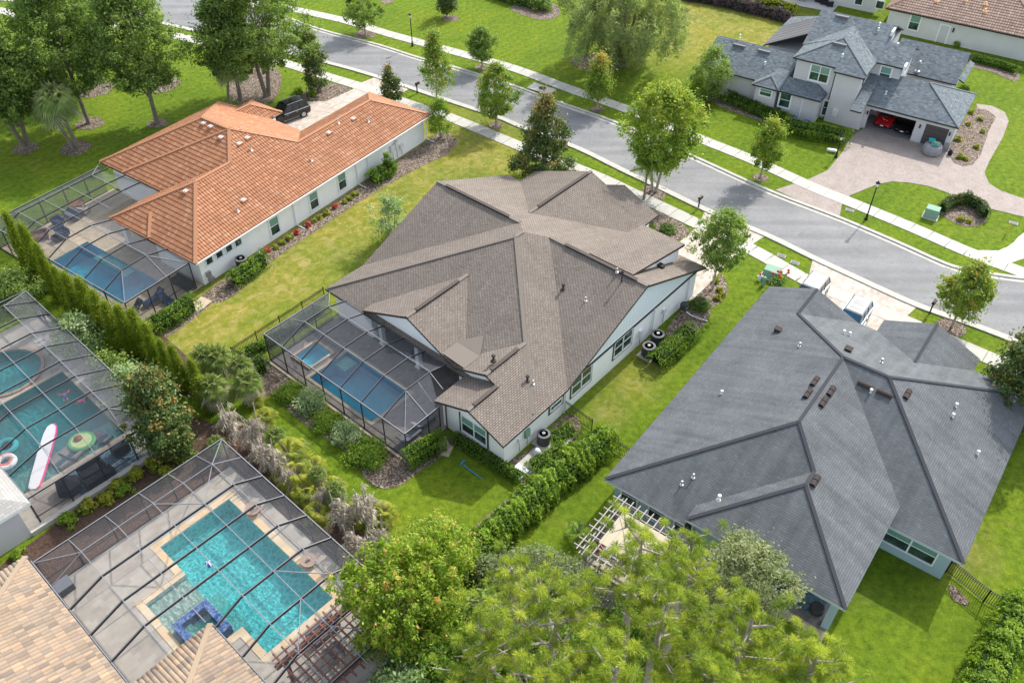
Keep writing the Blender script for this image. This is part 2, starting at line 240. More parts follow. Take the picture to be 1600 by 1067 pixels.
varied('bark', (.20, .165, .135), .3, 6, .95, .8, fine=25); varied('bark_pale', (.36, .31, .27), .25, 5, .95, .8, fine=25); varied('bark_palm', (.22, .19, .155), .3, 9, .95, .8)
plain('car_black', (.010, .010, .012), .15, .3, .8); plain('car_silver', (.26, .27, .285), .4, .1, .5); plain('car_red', (.45, .010, .012), .2, .1, .7); plain('car_blue', (.02, .10, .17), .2, .3, .7)
plain('car_tan', (.28, .27, .25), .3, .4, .6); plain('car_glass', (.015, .018, .022), .05, 0, 1.0); plain('tyre', (.02, .02, .02), .9); plain('rim', (.45, .46, .48), .3, .8); plain('lamp_lens', (.75, .76, .78), .15, .2); plain('tail_red', (.35, .01, .01), .3)
plain('fabric_black', (.022, .024, .028), .9); plain('fabric_grey', (.15, .16, .185), .9); plain('fabric_blue', (.03, .05, .10), .9); plain('fabric_cream', (.42, .38, .34), .9); plain('wood_brown', (.22, .11, .07), .8); plain('wood_red', (.20, .085, .055), .8)
plain('utility_green', (.20, .34, .25), .7); plain('hose_blue', (.06, .25, .50), .5); plain('skin', (.45, .25, .17), .6); plain('swim_pink', (.75, .12, .35), .6); plain('swim_blue', (.08, .14, .4), .6); plain('hair_dark', (.10, .04, .02), .7)
plain('float_white', (.78, .78, .80), .4); plain('float_pink', (.85, .08, .30), .4); plain('float_green', (.10, .40, .15), .4); plain('float_lime', (.55, .68, .28), .4); plain('float_brown', (.25, .08, .03), .4); plain('float_coral', (.80, .22, .18), .4); plain('float_teal', (.02, .35, .38), .4)
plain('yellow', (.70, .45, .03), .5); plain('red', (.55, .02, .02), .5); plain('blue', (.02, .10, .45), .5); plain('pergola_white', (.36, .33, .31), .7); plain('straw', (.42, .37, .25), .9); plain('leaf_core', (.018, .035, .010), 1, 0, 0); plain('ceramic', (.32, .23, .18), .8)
m, n, b = mat('rug_blue', rough=.95); k = n.noise(wpos(n), 5, 5, .8, 1); n.link(n.ramp(k, [(.4, (.07, .13, .18)), (.5, (.14, .22, .28)), (.6, (.34, .37, .36))], 'CONSTANT'), b.inputs['Base Color'])

# ------------------------------------------------------------------ building blocks
def tag(o, label=None, cat=None, group=None, kind=None):
    if label: o['label'] = label
    if cat: o['category'] = cat
    if group: o['group'] = group
    if kind: o['kind'] = kind
    return o
def thing(name, loc, label, cat, group=None, rz=0):
    o = bpy.data.objects.new(name, None); o.empty_display_size = .3; col.objects.link(o); o.location = (float(loc[0]), float(loc[1]), float(loc[2])); o.rotation_euler = (0, 0, rz)
    return tag(o, label, cat, group)
def relief(mb, parent):
    """real barrel tiles laid over the roof slopes: curved columns in stepped courses"""
    VV, UU, MM = [], [], None; NP = 5
    for P, e, s_, nrm, top in mb.rel:
        pw, pl = RELIEF[top]; q = np.array([(p@e, p@s_) for p in P]); o3 = P[0]-e*(P[0]@e)-s_*(P[0]@s_)
        x0, y0 = q.min(0); x1, y1 = q.max(0); i0, i1 = math.floor(x0/pw), math.ceil(x1/pw); j0, j1 = math.floor(y0/pl), math.ceil(y1/pl)
        gi, gk, gj, gh = np.meshgrid(np.arange(i0, i1), np.arange(NP), np.arange(j0, j1), np.arange(2), indexing='ij'); gi, gk, gj, gh = [a.ravel() for a in (gi, gk, gj, gh)]
        xa = (gi+gk/NP)*pw; xb = (gi+(gk+1)/NP)*pw; ya = (gj+gh*.5)*pl; yb = (gj+(gh+1)*.5)*pl; cx, cy = (xa+xb)/2, (ya+yb)/2; ins = np.zeros(len(cx), bool)
        for a in range(len(q)):
            p, r_ = q[a], q[(a+1) % len(q)]; c = ((p[1] > cy) != (r_[1] > cy)) & (cx < (r_[0]-p[0])*(cy-p[1])/(r_[1]-p[1]+1e-12)+p[0]); ins ^= c
        xa, xb, ya, yb, gh, gi, gj = [a[ins] for a in (xa, xb, ya, yb, gh, gi, gj)]; hp = lambda x, f: .012+.055*np.abs(np.sin(np.pi*x/pw))**.8*(1-.12*f)+.035*(1-f)
        def V(x, y, f): return o3+np.outer(x, e)+np.outer(y, s_)+np.outer(hp(x, f), nrm)
        fa, fb = gh*.5, gh*.5+.5; quad = np.stack([V(xa, ya, fa), V(xb, ya, fa), V(xb, yb, fb), V(xa, yb, fb)], 1); uv = np.stack([np.stack([xa+1e-3, ya+1e-3], 1), np.stack([xb-1e-3, ya+1e-3], 1), np.stack([xb-1e-3, yb-1e-3], 1), np.stack([xa+1e-3, yb-1e-3], 1)], 1); VV.append(quad); UU.append(uv)
        m_ = gh == 0; xa, xb, ya = xa[m_], xb[m_], ya[m_]; quad = np.stack([V(xa, ya, 1+0*xa)-nrm*.01, V(xb, ya, 1+0*xa)-nrm*.01, V(xb, ya, 0*xa), V(xa, ya, 0*xa)], 1); VV.append(quad); UU.append(np.stack([np.stack([xa+1e-3, ya+.01], 1)]*4, 1)); MM = top
    V = np.concatenate(VV).reshape(-1, 3); off = np.array(parent.get('_off', (0, 0, 0))); V = V-off; n_ = len(V)//4; me = bpy.data.meshes.new('tiles'); me.vertices.add(n_*4); me.vertices.foreach_set('co', V.astype(np.float32).ravel()); me.loops.add(n_*4); me.loops.foreach_set('vertex_index', np.arange(n_*4, dtype=np.int32)); me.polygons.add(n_); me.polygons.foreach_set('loop_start', np.arange(0, n_*4, 4, dtype=np.int32)); me.update(calc_edges=True)
    ul = me.uv_layers.new(name='UVMap'); ul.data.foreach_set('uv', np.concatenate(UU).reshape(-1, 2).astype(np.float32).ravel()); me.materials.append(MATS[MM]); me.validate(); o = bpy.data.objects.new('tile_courses', me); col.objects.link(o); o.parent = parent; o['_off'] = [float(x) for x in off]; return o
class MB:
    """collects faces, builds one mesh object"""
    def __init__(s): s.v = []; s.f = []; s.m = []; s.uv = []; s.names = []
    def mi(s, m):
        if m not in s.names: s.names.append(m)
        return s.names.index(m)
    def face(s, pts, m, uv=None):
        i = len(s.v); s.v += [tuple(float(c) for c in p) for p in pts]; s.f.append(list(range(i, i+len(pts)))); s.m.append(s.mi(m)); s.uv.append(uv)
    def hexa(s, b, t, m):               # b,t: 4 bottom, 4 top points (counter-clockwise)
        i = len(s.v); s.v += [tuple(float(c) for c in p) for p in list(b)+list(t)]; k = s.mi(m)
        for q in ((3, 2, 1, 0), (4, 5, 6, 7), (0, 1, 5, 4), (1, 2, 6, 5), (2, 3, 7, 6), (3, 0, 4, 7)):
            s.f.append([i+x for x in q]); s.m.append(k); s.uv.append(None)
    def box(s, F, u0, u1, v0, v1, z0, z1, m):
        c = [(u0, v0), (u1, v0), (u1, v1), (u0, v1)]
        s.hexa([F.P(a, b_, z0) for a, b_ in c], [F.P(a, b_, z1) for a, b_ in c], m)
    def beam(s, a, b_, w_, h, m):       # rectangular bar from a to b, h measured upright
        a = np.array(a, float); b_ = np.array(b_, float); d = b_-a; L = np.linalg.norm(d)
        if L < 1e-6: return
        d /= L; up = np.array([0, 0, 1.]) if abs(d[2]) < .97 else np.array([1., 0, 0]); x = np.cross(d, up); x /= np.linalg.norm(x); y = np.cross(x, d)
        q = [(-w_/2, -h/2), (w_/2, -h/2), (w_/2, h/2), (-w_/2, h/2)]
        s.hexa([a+x*i+y*j for i, j in q], [b_+x*i+y*j for i, j in q], m)
    def tube(s, pts, rads, m, n=7, cap=True):
        pts = [np.array(p, float) for p in pts]; i0 = len(s.v); k = s.mi(m); px_ = None
        for i, p in enumerate(pts):
            d = pts[min(i+1, len(pts)-1)]-pts[max(i-1, 0)]; d = d/(np.linalg.norm(d)+1e-9)
            if px_ is None: up = np.array([0, 0, 1.]) if abs(d[2]) < .9 else np.array([1., 0, 0]); x = np.cross(d, up)
            else: x = px_-d*(px_@d)
            x /= (np.linalg.norm(x)+1e-9); px_ = x; y = np.cross(d, x)
            for j in range(n):
                a = 2*math.pi*j/n; s.v.append(tuple(float(c) for c in p+(x*math.cos(a)+y*math.sin(a))*rads[i]))
        for i in range(len(pts)-1):
            for j in range(n):
                a = i0+i*n+j; b2 = i0+i*n+(j+1) % n; s.f.append([a, b2, b2+n, a+n]); s.m.append(k); s.uv.append(None)
        if cap:
            s.f.append([i0+j for j in range(n)][::-1]); s.m.append(k); s.uv.append(None)
            e = i0+(len(pts)-1)*n; s.f.append([e+j for j in range(n)]); s.m.append(k); s.uv.append(None)
    def lathe(s, c, prof, m, n=12):     # prof: (r,z)
        i0 = len(s.v); k = s.mi(m)
        for r_, z in prof:
            for j in range(n): a = 2*math.pi*j/n; s.v.append((float(c[0]+r_*math.cos(a)), float(c[1]+r_*math.sin(a)), float(c[2]+z)))
        for i in range(len(prof)-1):
            for j in range(n):
                a = i0+i*n+j; b2 = i0+i*n+(j+1) % n; s.f.append([a, b2, b2+n, a+n]); s.m.append(k); s.uv.append(None)
        s.f.append([i0+j for j in range(n)][::-1]); s.m.append(k); s.uv.append(None); e = i0+(len(prof)-1)*n; s.f.append([e+j for j in range(n)]); s.m.append(k); s.uv.append(None)
    def cut(s): s.cuts = getattr(s, 'cuts', [0]); s.cuts.append((len(s.v), len(s.f)))
    def build(s, name, parent=None, smooth=False, bevel=0, origin=None, label=None):
        cs = [(0, 0)]+[c for c in getattr(s, 'cuts', []) if c]+[(len(s.v), len(s.f))]; out = None
        if len(cs) > 2:                 # several pieces: one object each
            for (v0, f0), (v1, f1) in zip(cs[:-1], cs[1:]):
                if f1 <= f0: continue
                q = MB(); q.v = s.v[v0:v1]; q.f = [[i-v0 for i in f] for f in s.f[f0:f1]]; q.uv = s.uv[f0:f1]; q.m = [q.mi(s.names[k]) for k in s.m[f0:f1]]
                out = q.build(name, parent, smooth, bevel, origin, label)
            return out
        me = bpy.data.meshes.new(name)
        off = np.array(parent.matrix_basis.translation) if parent is not None and parent.type == 'EMPTY' and not parent.get('_local') else np.zeros(3)
        if parent is not None and parent.type != 'EMPTY': off = np.array(parent.get('_off', (0, 0, 0)))
        if origin is not None: off = np.array(origin, float)
        me.from_pydata([tuple(np.array(p)-off) for p in s.v], [], s.f)
        for nm in s.names: me.materials.append(MATS[nm])
        me.polygons.foreach_set('material_index', s.m)
        if any(u is not None for u in s.uv):
            ul = me.uv_layers.new(name='UVMap'); li = 0; data = np.zeros(len(me.loops)*2)
            for f_, u in zip(s.f, s.uv):
                for j in range(len(f_)):
                    if u is not None: data[li*2], data[li*2+1] = u[j]
                    li += 1
            ul.data.foreach_set('uv', data)
        if smooth: me.polygons.foreach_set('use_smooth', [True]*len(s.f))
        me.update(); o = bpy.data.objects.new(name, me); col.objects.link(o); o['_off'] = [float(x) for x in off]
        if parent is not None: o.parent = parent
        elif origin is not None: o.location = tuple(float(x) for x in origin)
        if bevel: b_ = o.modifiers.new('bevel', 'BEVEL'); b_.width = bevel; b_.segments = 2; b_.limit_method = 'ANGLE'
        if label: o['label'] = label
        if getattr(s, 'rel', None): relief(s, o)
        return o
def child_off(o): return o
def roof_faces(F, faces, top, edge, thick=.18, mb=None):
    """top faces given in house coordinates, given a thickness and an edge board"""
    mb = mb or MB(); edges = {}
    for fc in faces:
        P = [F.P(*q) for q in fc]; c = np.mean(P, axis=0); nrm = np.zeros(3)
        for i in range(len(P)): nrm += np.cross(P[i]-c, P[(i+1) % len(P)]-c)
        if nrm[2] < 0: P = P[::-1]; fc = fc[::-1]; nrm = -nrm
        nrm /= np.linalg.norm(nrm); e = np.cross([0, 0, 1.], nrm); e = e/np.linalg.norm(e) if np.linalg.norm(e) > 1e-3 else F.v; s_ = np.cross(nrm, e)
        mb.face(P, top, [(float(p@e), float(p@s_)) for p in P])
        if top in RELIEF: mb.rel = getattr(mb, 'rel', []); mb.rel.append((P, e, s_, nrm, top))
        mb.face([p-np.array([0, 0, thick]) for p in P][::-1], edge)
        K = [tuple(round(x, 2) for x in q) for q in fc]
        for i in range(len(K)):
            a, b_ = K[i], K[(i+1) % len(K)]; key = frozenset((a, b_))
            if key in edges: edges[key] = None
            else: edges[key] = (P[i], P[(i+1) % len(P)])
    dz = np.array([0, 0, thick])
    for k, e in edges.items():
        if e is not None: mb.face([e[0]-dz, e[1]-dz, e[1], e[0]], edge)
    return mb
def caps(F, lines, m, w_=.34, h=.10):
    mb = MB()
    for a, b_ in lines: mb.beam(F.P(*a)+np.array([0, 0, .02]), F.P(*b_)+np.array([0, 0, .02]), w_, h, m); mb.cut()
    return mb
def window(F, parent, plane, c, a, z, w_, h, s_, fm='trim_white', gm='window_glass', mull=1, rail=True, fw=.09, label=None, sill=True):
    """window on wall plane u=c or v=c; a: centre along the wall, s_: outward sign"""
    mb = MB(); gb = MB()
    def B(m_, a0, a1, z0, z1, d0, d1, mt):
        lo, hi = sorted((c+s_*d0, c+s_*d1))
        if plane == 'u': m_.box(F, lo, hi, a0, a1, z0, z1, mt)
        else: m_.box(F, a0, a1, lo, hi, z0, z1, mt)
    x0, x1, z0, z1 = a-w_/2, a+w_/2, z-h/2, z+h/2
    B(mb, x0-fw, x0, z0-fw, z1+fw, 0, .07, fm); B(mb, x1, x1+fw, z0-fw, z1+fw, 0, .07, fm); B(mb, x0, x1, z0-fw, z0, 0, .08 if sill else .07, fm); B(mb, x0, x1, z1, z1+fw, 0, .07, fm)
    for i in range(mull-1): xm = x0+w_*(i+1)/mull; B(mb, xm-.05, xm+.05, z0, z1, .005, .06, fm)
    if rail: B(mb, x0, x1, z+.02, z+.07, .01, .045, fm)
    o = mb.build('window', parent, label=label)
    if gm == 'blind_glass': B(gb, x0, x1, z0, z, .004, .014, 'window_glass'); B(gb, x0, x1, z, z1, .004, .014, 'blind_glass')
    else: B(gb, x0, x1, z0, z1, .004, .014, gm)
    gb.build('pane', o); return o
SHN = [0]
def sheet(name, pix, m, z=.004, label=None, extra=None):
    SHN[0] += 1; z += .0006*SHN[0]; P = [g(x, y, 0)+np.array([0, 0, z]) for x, y in pix]; mb = MB()
    for tri in tessellate_polygon([[Vector(p) for p in P]]):
        Q = [P[i] for i in tri]; mb.face(Q if np.cross(Q[1]-Q[0], Q[2]-Q[0])[2] > 0 else Q[::-1], m)
    o = mb.build(name)
    me = o.data; nrm = me.polygons[0].normal
    if nrm[2] < 0: me.flip_normals()
    o['kind'] = 'structure'; return o
def smooth_line(P, sub=4):
    P = [np.array(p, float) for p in P]; out = []
    for i in range(len(P)-1):
        p0, p1, p2, p3 = P[max(i-1, 0)], P[i], P[i+1], P[min(i+2, len(P)-1)]
        for k in range(sub):
            t = k/sub; out.append(.5*((2*p1)+(-p0+p2)*t+(2*p0-5*p1+4*p2-p3)*t*t+(-p0+3*p1-3*p2+p3)*t**3))
    out.append(P[-1]); return out
def smooth_loop(pix, sub=3):
    P = [np.array(p, float) for p in pix]; n_ = len(P); out = []
    for i in range(n_):
        p0, p1, p2, p3 = P[i-1], P[i], P[(i+1) % n_], P[(i+2) % n_]
        for k in range(sub):
            t = k/sub; out.append(tuple(.5*((2*p1)+(-p0+p2)*t+(2*p0-5*p1+4*p2-p3)*t*t+(-p0+3*p1-3*p2+p3)*t**3)))
    return out
def ribbon(P, o0, o1, z0, z1, m, mb=None, step=None):   # strip between offsets o0..o1 to the right of a world polyline, z0 base z1 top
    mb = mb or MB(); L = []; Rr = []
    for i, p in enumerate(P):
        d = P[min(i+1, len(P)-1)]-P[max(i-1, 0)]; d = d[:2]/np.linalg.norm(d[:2]); nn = np.array([d[1], -d[0]])
        L.append(np.array([*(p[:2]+nn*o0), 0])); Rr.append(np.array([*(p[:2]+nn*o1), 0]))
    up = np.array([0, 0, 1.])
    for i in range(len(P)-1):
        a, b_, c_, d_ = L[i], Rr[i], Rr[i+1], L[i+1]
        mb.face([a+up*z1, b_+up*z1, c_+up*z1, d_+up*z1], m)
        if z1-z0 > .02:
            mb.face([a+up*z0, d_+up*z0, d_+up*z1, a+up*z1][::-1], m); mb.face([b_+up*z0, c_+up*z0, c_+up*z1, b_+up*z1], m)
    return mb
# ------------------------------------------------------------------ foliage
def leaf_mesh(name, C, N, S, T, mname, asp=.5, parent=None):
    """one diamond leaf per row: centre C, normal N, length S, tint T"""
    n_ = len(C); N = N/(np.linalg.norm(N, axis=1, keepdims=True)+1e-9); a = rng.normal(size=(n_, 3)); X = np.cross(N, a); X /= (np.linalg.norm(X, axis=1, keepdims=True)+1e-9); Y = np.cross(N, X)
    S = S[:, None]; V = np.stack([C-X*S*.5, C+Y*S*asp*.5+N*S*.06, C+X*S*.5, C-Y*S*asp*.5+N*S*.06], 1).reshape(-1, 3)
    me = bpy.data.meshes.new(name); me.vertices.add(n_*4); me.vertices.foreach_set('co', V.astype(np.float32).ravel()); me.loops.add(n_*4); me.loops.foreach_set('vertex_index', np.arange(n_*4, dtype=np.int32))
    me.polygons.add(n_); me.polygons.foreach_set('loop_start', np.arange(0, n_*4, 4, dtype=np.int32)); me.polygons.foreach_set('loop_total', np.full(n_, 4, dtype=np.int32)) if False else None
    me.update(calc_edges=True); at = me.attributes.new('tint', 'FLOAT', 'FACE'); at.data.foreach_set('value', np.clip(T, 0, 1).astype(np.float32)); me.materials.append(MATS[mname]); me.validate()
    o = bpy.data.objects.new(name, me); col.objects.link(o); o['_off'] = [0., 0., 0.]
    if parent is not None: o.parent = parent
    return o
def unit(n_): v = rng.normal(size=(n_, 3)); return v/np.linalg.norm(v, axis=1, keepdims=True)
def crown_pts(shape, n_, h0, h1, r):
    """clump centres in an envelope between heights h0 and h1, radius r"""
    out = []; f1, f2, f3 = rng.random(3)*6.28
    while len(out) < n_:
        t = rng.random(); a = rng.random()*2*math.pi
        if shape == 'round': e = math.sin(math.pi*min(max(t*.94+.05, 0), 1))**.55
        elif shape == 'cone': e = (1-t)**.75*(min(1, t*8+.45))
        elif shape == 'egg': e = math.sin(math.pi*(t*.9+.08)**.8)**.7
        elif shape == 'vase': e = (.35+.65*t**.6)*(1 if t < .75 else math.sqrt(max(0, 1-((t-.75)/.27)**2)))
        elif shape == 'dome': e = math.sqrt(max(0, 1-t**2.2))
        e *= 1+.17*math.sin(3*a+f1+3*t)+.13*math.sin(5*a+f2-7*t)+.10*math.sin(11*t+f3+2*a)
        rr = r*e*(rng.random()**.38)
        out.append((rr*math.cos(a), rr*math.sin(a), h0+(h1-h0)*t, rr/(r*e+1e-6)))
    return np.array(out)
def clumps_to_leaves(Cc, cr, per, ls, lo=.25, up=.55, irregular=.35, flat=.75):
    n_ = len(Cc)*per; idx = np.repeat(np.arange(len(Cc)), per); d = unit(n_); rad = cr*(1+irregular*rng.normal(size=len(Cc)))[idx]*(rng.random(n_)**.45)
    off = d*rad[:, None]; off[:, 2] *= flat; C = Cc[idx, :3]+off; N = d*.45+unit(n_)*.7; N[:, 2] += up
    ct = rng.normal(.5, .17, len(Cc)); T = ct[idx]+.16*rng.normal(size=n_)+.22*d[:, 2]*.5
    S = ls*(.65+.7*rng.random(n_)); return C, N, S, T
def limbs(name, h, r0, targets, bark, parent, h_branch=.35, lean=(0, 0), multi=1, rtip=.25, roots=0):
    mb = MB()
    for k in range(multi):
        a = 2*math.pi*k/multi+.4; bx, by = (0, 0) if multi == 1 else (.18*math.cos(a), .18*math.sin(a)); sp = 0 if multi == 1 else .13*h
        pts = [(bx+lean[0]*t+sp*t*math.cos(a)+.03*h*math.sin(3*t+k)*t, by+lean[1]*t+sp*t*math.sin(a)+.02*h*math.cos(4*t+k)*t, h*t) for t in (0, .03, .15, .35, .6, .85)]
        mb.tube(pts, [r0*1.5, r0*1.12, r0, r0*.85, r0*.6, r0*rtip], bark, 8)
    for tx, ty, tz in targets:
        zb = max(h*h_branch, min(tz-.18*h-abs(math.hypot(tx, ty))*.35, h*.8)); f_ = zb/h; s0 = np.array([lean[0]*f_, lean[1]*f_, zb]); e = np.array([tx, ty, tz])
        m_ = s0*.5+e*.5+np.array([0, 0, .06*h])+rng.normal(size=3)*.03*h; mb.tube([s0, (s0+m_)/2, m_, e], [r0*.48, r0*.38, r0*.26, r0*.08], bark, 5, False)
    return mb.build(name, parent)
def make_tree(name, label, cat, H, r, shape='round', leaf='leaf_oak', base=.3, n_cl=90, per=90, cr=.5, ls=.22, bark='bark', tr=.14, group=None, lean=(0, 0), multi=1, asp=.5, up=.55, tint=0, tipt=None, flat=.75, nb=9):
    t = thing(name, (0, 0, 0), label, cat, group); Cc = crown_pts(shape, n_cl, H*base+cr*.5, H-cr*.6, max(r-cr*.6, .1))
    Cc[:, 0] += lean[0]*Cc[:, 2]/H; Cc[:, 1] += lean[1]*Cc[:, 2]/H
    idx = rng.choice(len(Cc), min(nb, len(Cc)), replace=False)
    limbs('trunk', H*.85, tr, [tuple(Cc[i, :3]) for i in idx], bark, t, base*.8, lean, multi)
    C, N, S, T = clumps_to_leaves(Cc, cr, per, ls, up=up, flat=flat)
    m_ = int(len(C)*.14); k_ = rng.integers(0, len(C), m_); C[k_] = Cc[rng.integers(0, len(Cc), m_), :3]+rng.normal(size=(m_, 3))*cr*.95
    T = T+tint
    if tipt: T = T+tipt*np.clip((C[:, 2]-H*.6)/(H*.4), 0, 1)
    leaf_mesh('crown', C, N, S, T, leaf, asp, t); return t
def place(t, loc, s=1., rz=0., sz=None):
    t.location = (float(loc[0]), float(loc[1]), float(loc[2])); t.scale = (s, s, sz if sz else s); t.rotation_euler = (0, 0, rz); return t
def dup(root, label=None, group=None, cat=None):
    r_ = root.copy(); col.objects.link(r_)
    if label: r_['label'] = label
    if group: r_['group'] = group
    if cat: r_['category'] = cat
    def rec(src, par):
        for ch in kids.get(src.name, []):
            c = ch.copy(); col.objects.link(c); c.parent = par; c.matrix_parent_inverse = ch.matrix_parent_inverse.copy(); rec(ch, c)
    rec(root, r_); return r_
kids = {}
def reg(root):                      # remember the parts of a prototype before it is copied
    def rec(o):
        kids[o.name] = [c for c in bpy.data.objects if c.parent == o]
        for c in kids[o.name]: rec(c)
    rec(root); return root
def tree_by_px(t, bx, by, tx, ty, H0, half_px=None, r0=None, rz=None):
    h = hgt(bx, by, tx, ty); s = h/H0; sx = s
    if half_px: sx = half_px*mpp(bx, by, h*.6)/r0
    place(t, g(bx, by), sx, rng.random()*6.28 if rz is None else rz, s); return t
def hedge(name, pix, w_, h, label, leaf='leaf_hedge', ls=.13, dens=260, group=None, wob=.12, tint=0, cat='hedge', flat_top=.0, trunkcol='bark'):
    """a clipped hedge along a line: foliage shell plus stems"""
    P = [g(*p) for p in pix]; t = thing(name, P[0], label, cat, group); o0 = P[0]
    Cs, Ns, Ts = [], [], []; mb = MB(); tot = 0; core = MB()
    for a, b_ in zip(P[:-1], P[1:]):
        L = np.linalg.norm(b_-a); n_ = int(L*dens*1.75*(w_+2*h)/2.6); d = (b_-a)/L; q = np.array([d[1], -d[0], 0]); s_ = rng.random(n_)*(L+w_*.6)-w_*.3
        side = rng.random(n_); wv = np.where(side < .42, rng.uniform(-1, 1, n_), np.where(rng.random(n_) < .5, -1, 1)*(1-.25*rng.random(n_)**2)); zv = np.where(side < .42, 1-.22*rng.random(n_)**2, rng.uniform(.05, 1, n_))
        ph = (s_+tot)*1.37; bulge = 1+.7*wob*(.6*np.sin(ph)+.6*np.sin(ph*2.73+1)+.5*np.sin(ph*5.1+wv*3)+.4*np.sin(ph*9.7+zv*5)); rnd = np.sqrt(np.clip(1-np.maximum(np.abs(wv)*np.maximum(zv-.55, 0)*1.5, 0), .3, 1))
        C = (a-o0)[None, :]+d[None, :]*s_[:, None]+q[None, :]*(wv*w_/2*bulge*rnd)[:, None]; C[:, 2] = zv*h*(1+wob*.55*(.6*np.sin(ph*1.3+2)+.5*np.sin(ph*4.37+wv)+.4*np.sin(ph*8.9+wv*4)))*rnd; C += rng.normal(size=C.shape)*.04
        N = q[None, :]*(wv*np.where(side < .42, .2, 1))[:, None]+np.array([0, 0, 1.])*np.where(side < .42, 1, .35)[:, None]+unit(n_)*.8
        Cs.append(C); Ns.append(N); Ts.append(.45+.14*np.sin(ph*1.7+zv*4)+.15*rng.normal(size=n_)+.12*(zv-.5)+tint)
        for k in range(max(1, int(L/.8))):
            p = a-o0+d*(k+.5)*L/max(1, int(L/.8)); mb.tube([p, p+np.array([.05, .05, h*.45]), p+np.array([0, .1, h*.8])]+np.array(o0), [.035, .03, .012], trunkcol, 5); mb.cut()
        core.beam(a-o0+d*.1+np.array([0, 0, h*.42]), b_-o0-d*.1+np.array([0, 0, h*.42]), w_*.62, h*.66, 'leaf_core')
        # twiggy inner mass so the hedge is dense
        m_ = int(n_*.35); s2 = rng.random(m_)*L; C2 = (a-o0)[None, :]+d[None, :]*s2[:, None]+q[None, :]*(rng.uniform(-.75, .75, m_)*w_/2)[:, None]; C2[:, 2] = rng.uniform(.05, .82, m_)*h
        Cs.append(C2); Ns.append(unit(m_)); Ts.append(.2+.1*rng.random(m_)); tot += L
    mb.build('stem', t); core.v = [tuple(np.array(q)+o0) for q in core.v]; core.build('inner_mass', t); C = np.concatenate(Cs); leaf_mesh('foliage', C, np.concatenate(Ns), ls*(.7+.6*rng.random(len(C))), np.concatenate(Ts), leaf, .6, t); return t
def make_bush(name, label, r, h, leaf='leaf_hedge', n_cl=26, per=70, ls=.13, cat='shrub', group=None, tint=0, cr=None, asp=.55, up=.6):
    t = thing(name, (0, 0, 0), label, cat, group); cr = cr or r*.38; Cc = crown_pts('dome', n_cl, cr*.35, max(h-cr*.7, .1), max(r-cr*.7, .05)); mb = MB()
    for i in range(5): mb.tube([(0, 0, 0), (Cc[i, 0]*.5, Cc[i, 1]*.5, h*.35), tuple(Cc[i, :3])], [.035, .025, .008], 'bark', 5)
    mb.build('stem', t); C, N, S, T = clumps_to_leaves(Cc, cr, per, ls, up=up); C[:, 2] = np.abs(C[:, 2]); leaf_mesh('foliage', C, N, S, T+tint, leaf, asp, t); return t
def fronds(n_, L, droop, leaf, parent, z, name='frond_crown', fan=False, width=.35, nl=22, lift=.7, tint=0, dead=False):
    """palm crown: each frond a bent rib with leaflets"""
    C, N, S, T = [], [], [], []; mb = MB(); V = []; TT = []
    for i in range(n_):
        a = 2.4*i+rng.random()*.4; el = lift*(1-i/n_*1.5)+rng.normal()*.08; d = np.array([math.cos(a), math.sin(a), 0]); q = np.array([-d[1], d[0], 0]); rib = []
        for k in range(7):
            t = k/6; x = L*t*math.cos(el)*(1-.12*t); zz = L*t*math.sin(el)-droop*L*t*t; rib.append(d*x+np.array([0, 0, z+zz]))
        mb.tube(rib, [.03*(1-.8*k/6) for k in range(7)], 'bark_palm', 4, False); tt = .5+.18*rng.normal()+tint
        if fan:
            c = rib[3]; ax = (rib[6]-rib[3])
            for k in range(nl):
                b_ = (k/(nl-1)-.5)*math.pi*1.25; dr = ax*math.cos(b_)+q*np.linalg.norm(ax)*math.sin(b_); e = c+dr*(1+.1*rng.random()); e[2] -= .22*L*abs(math.sin(b_))+.12*L*rng.random(); m_ = (c+e)/2+np.array([0, 0, .03]); sd_ = np.cross(dr, [0, 0, 1.]); sd_ = sd_/(np.linalg.norm(sd_)+1e-6)*.035*(L/1.2)
                V += [c, m_-sd_, e, m_+sd_]; TT.append(tt+.1*rng.normal())
        else:
            for k in range(nl):
                t = .12+.88*k/nl; j = t*6; i0 = min(int(j), 5); p = rib[i0]*(1-(j-i0))+rib[i0+1]*(j-i0)
                for sgn in (-1, 1):
                    e = p+q*sgn*width*L*math.sin(math.pi*min(t*.85+.12, 1))*1.2+d*.12*L+np.array([0, 0, -.10*L*(1+rng.random()*.6)]); m_ = (p+e)/2+np.array([0, 0, .04*L]); sd_ = d*.022*L
                    V += [p, m_-sd_, e, m_+sd_]; TT.append(tt+.12*rng.normal())
    V = np.array(V); n2 = len(V)//4; me = bpy.data.meshes.new(name); me.from_pydata(V.tolist(), [], np.arange(n2*4).reshape(-1, 4).tolist()); at = me.attributes.new('tint', 'FLOAT', 'FACE'); at.data.foreach_set('value', np.clip(TT, 0, 1).astype(np.float32)); me.materials.append(MATS[leaf])
    o = bpy.data.objects.new(name, me); col.objects.link(o); o.parent = parent; o['_off'] = [0., 0., 0.]; return mb, o
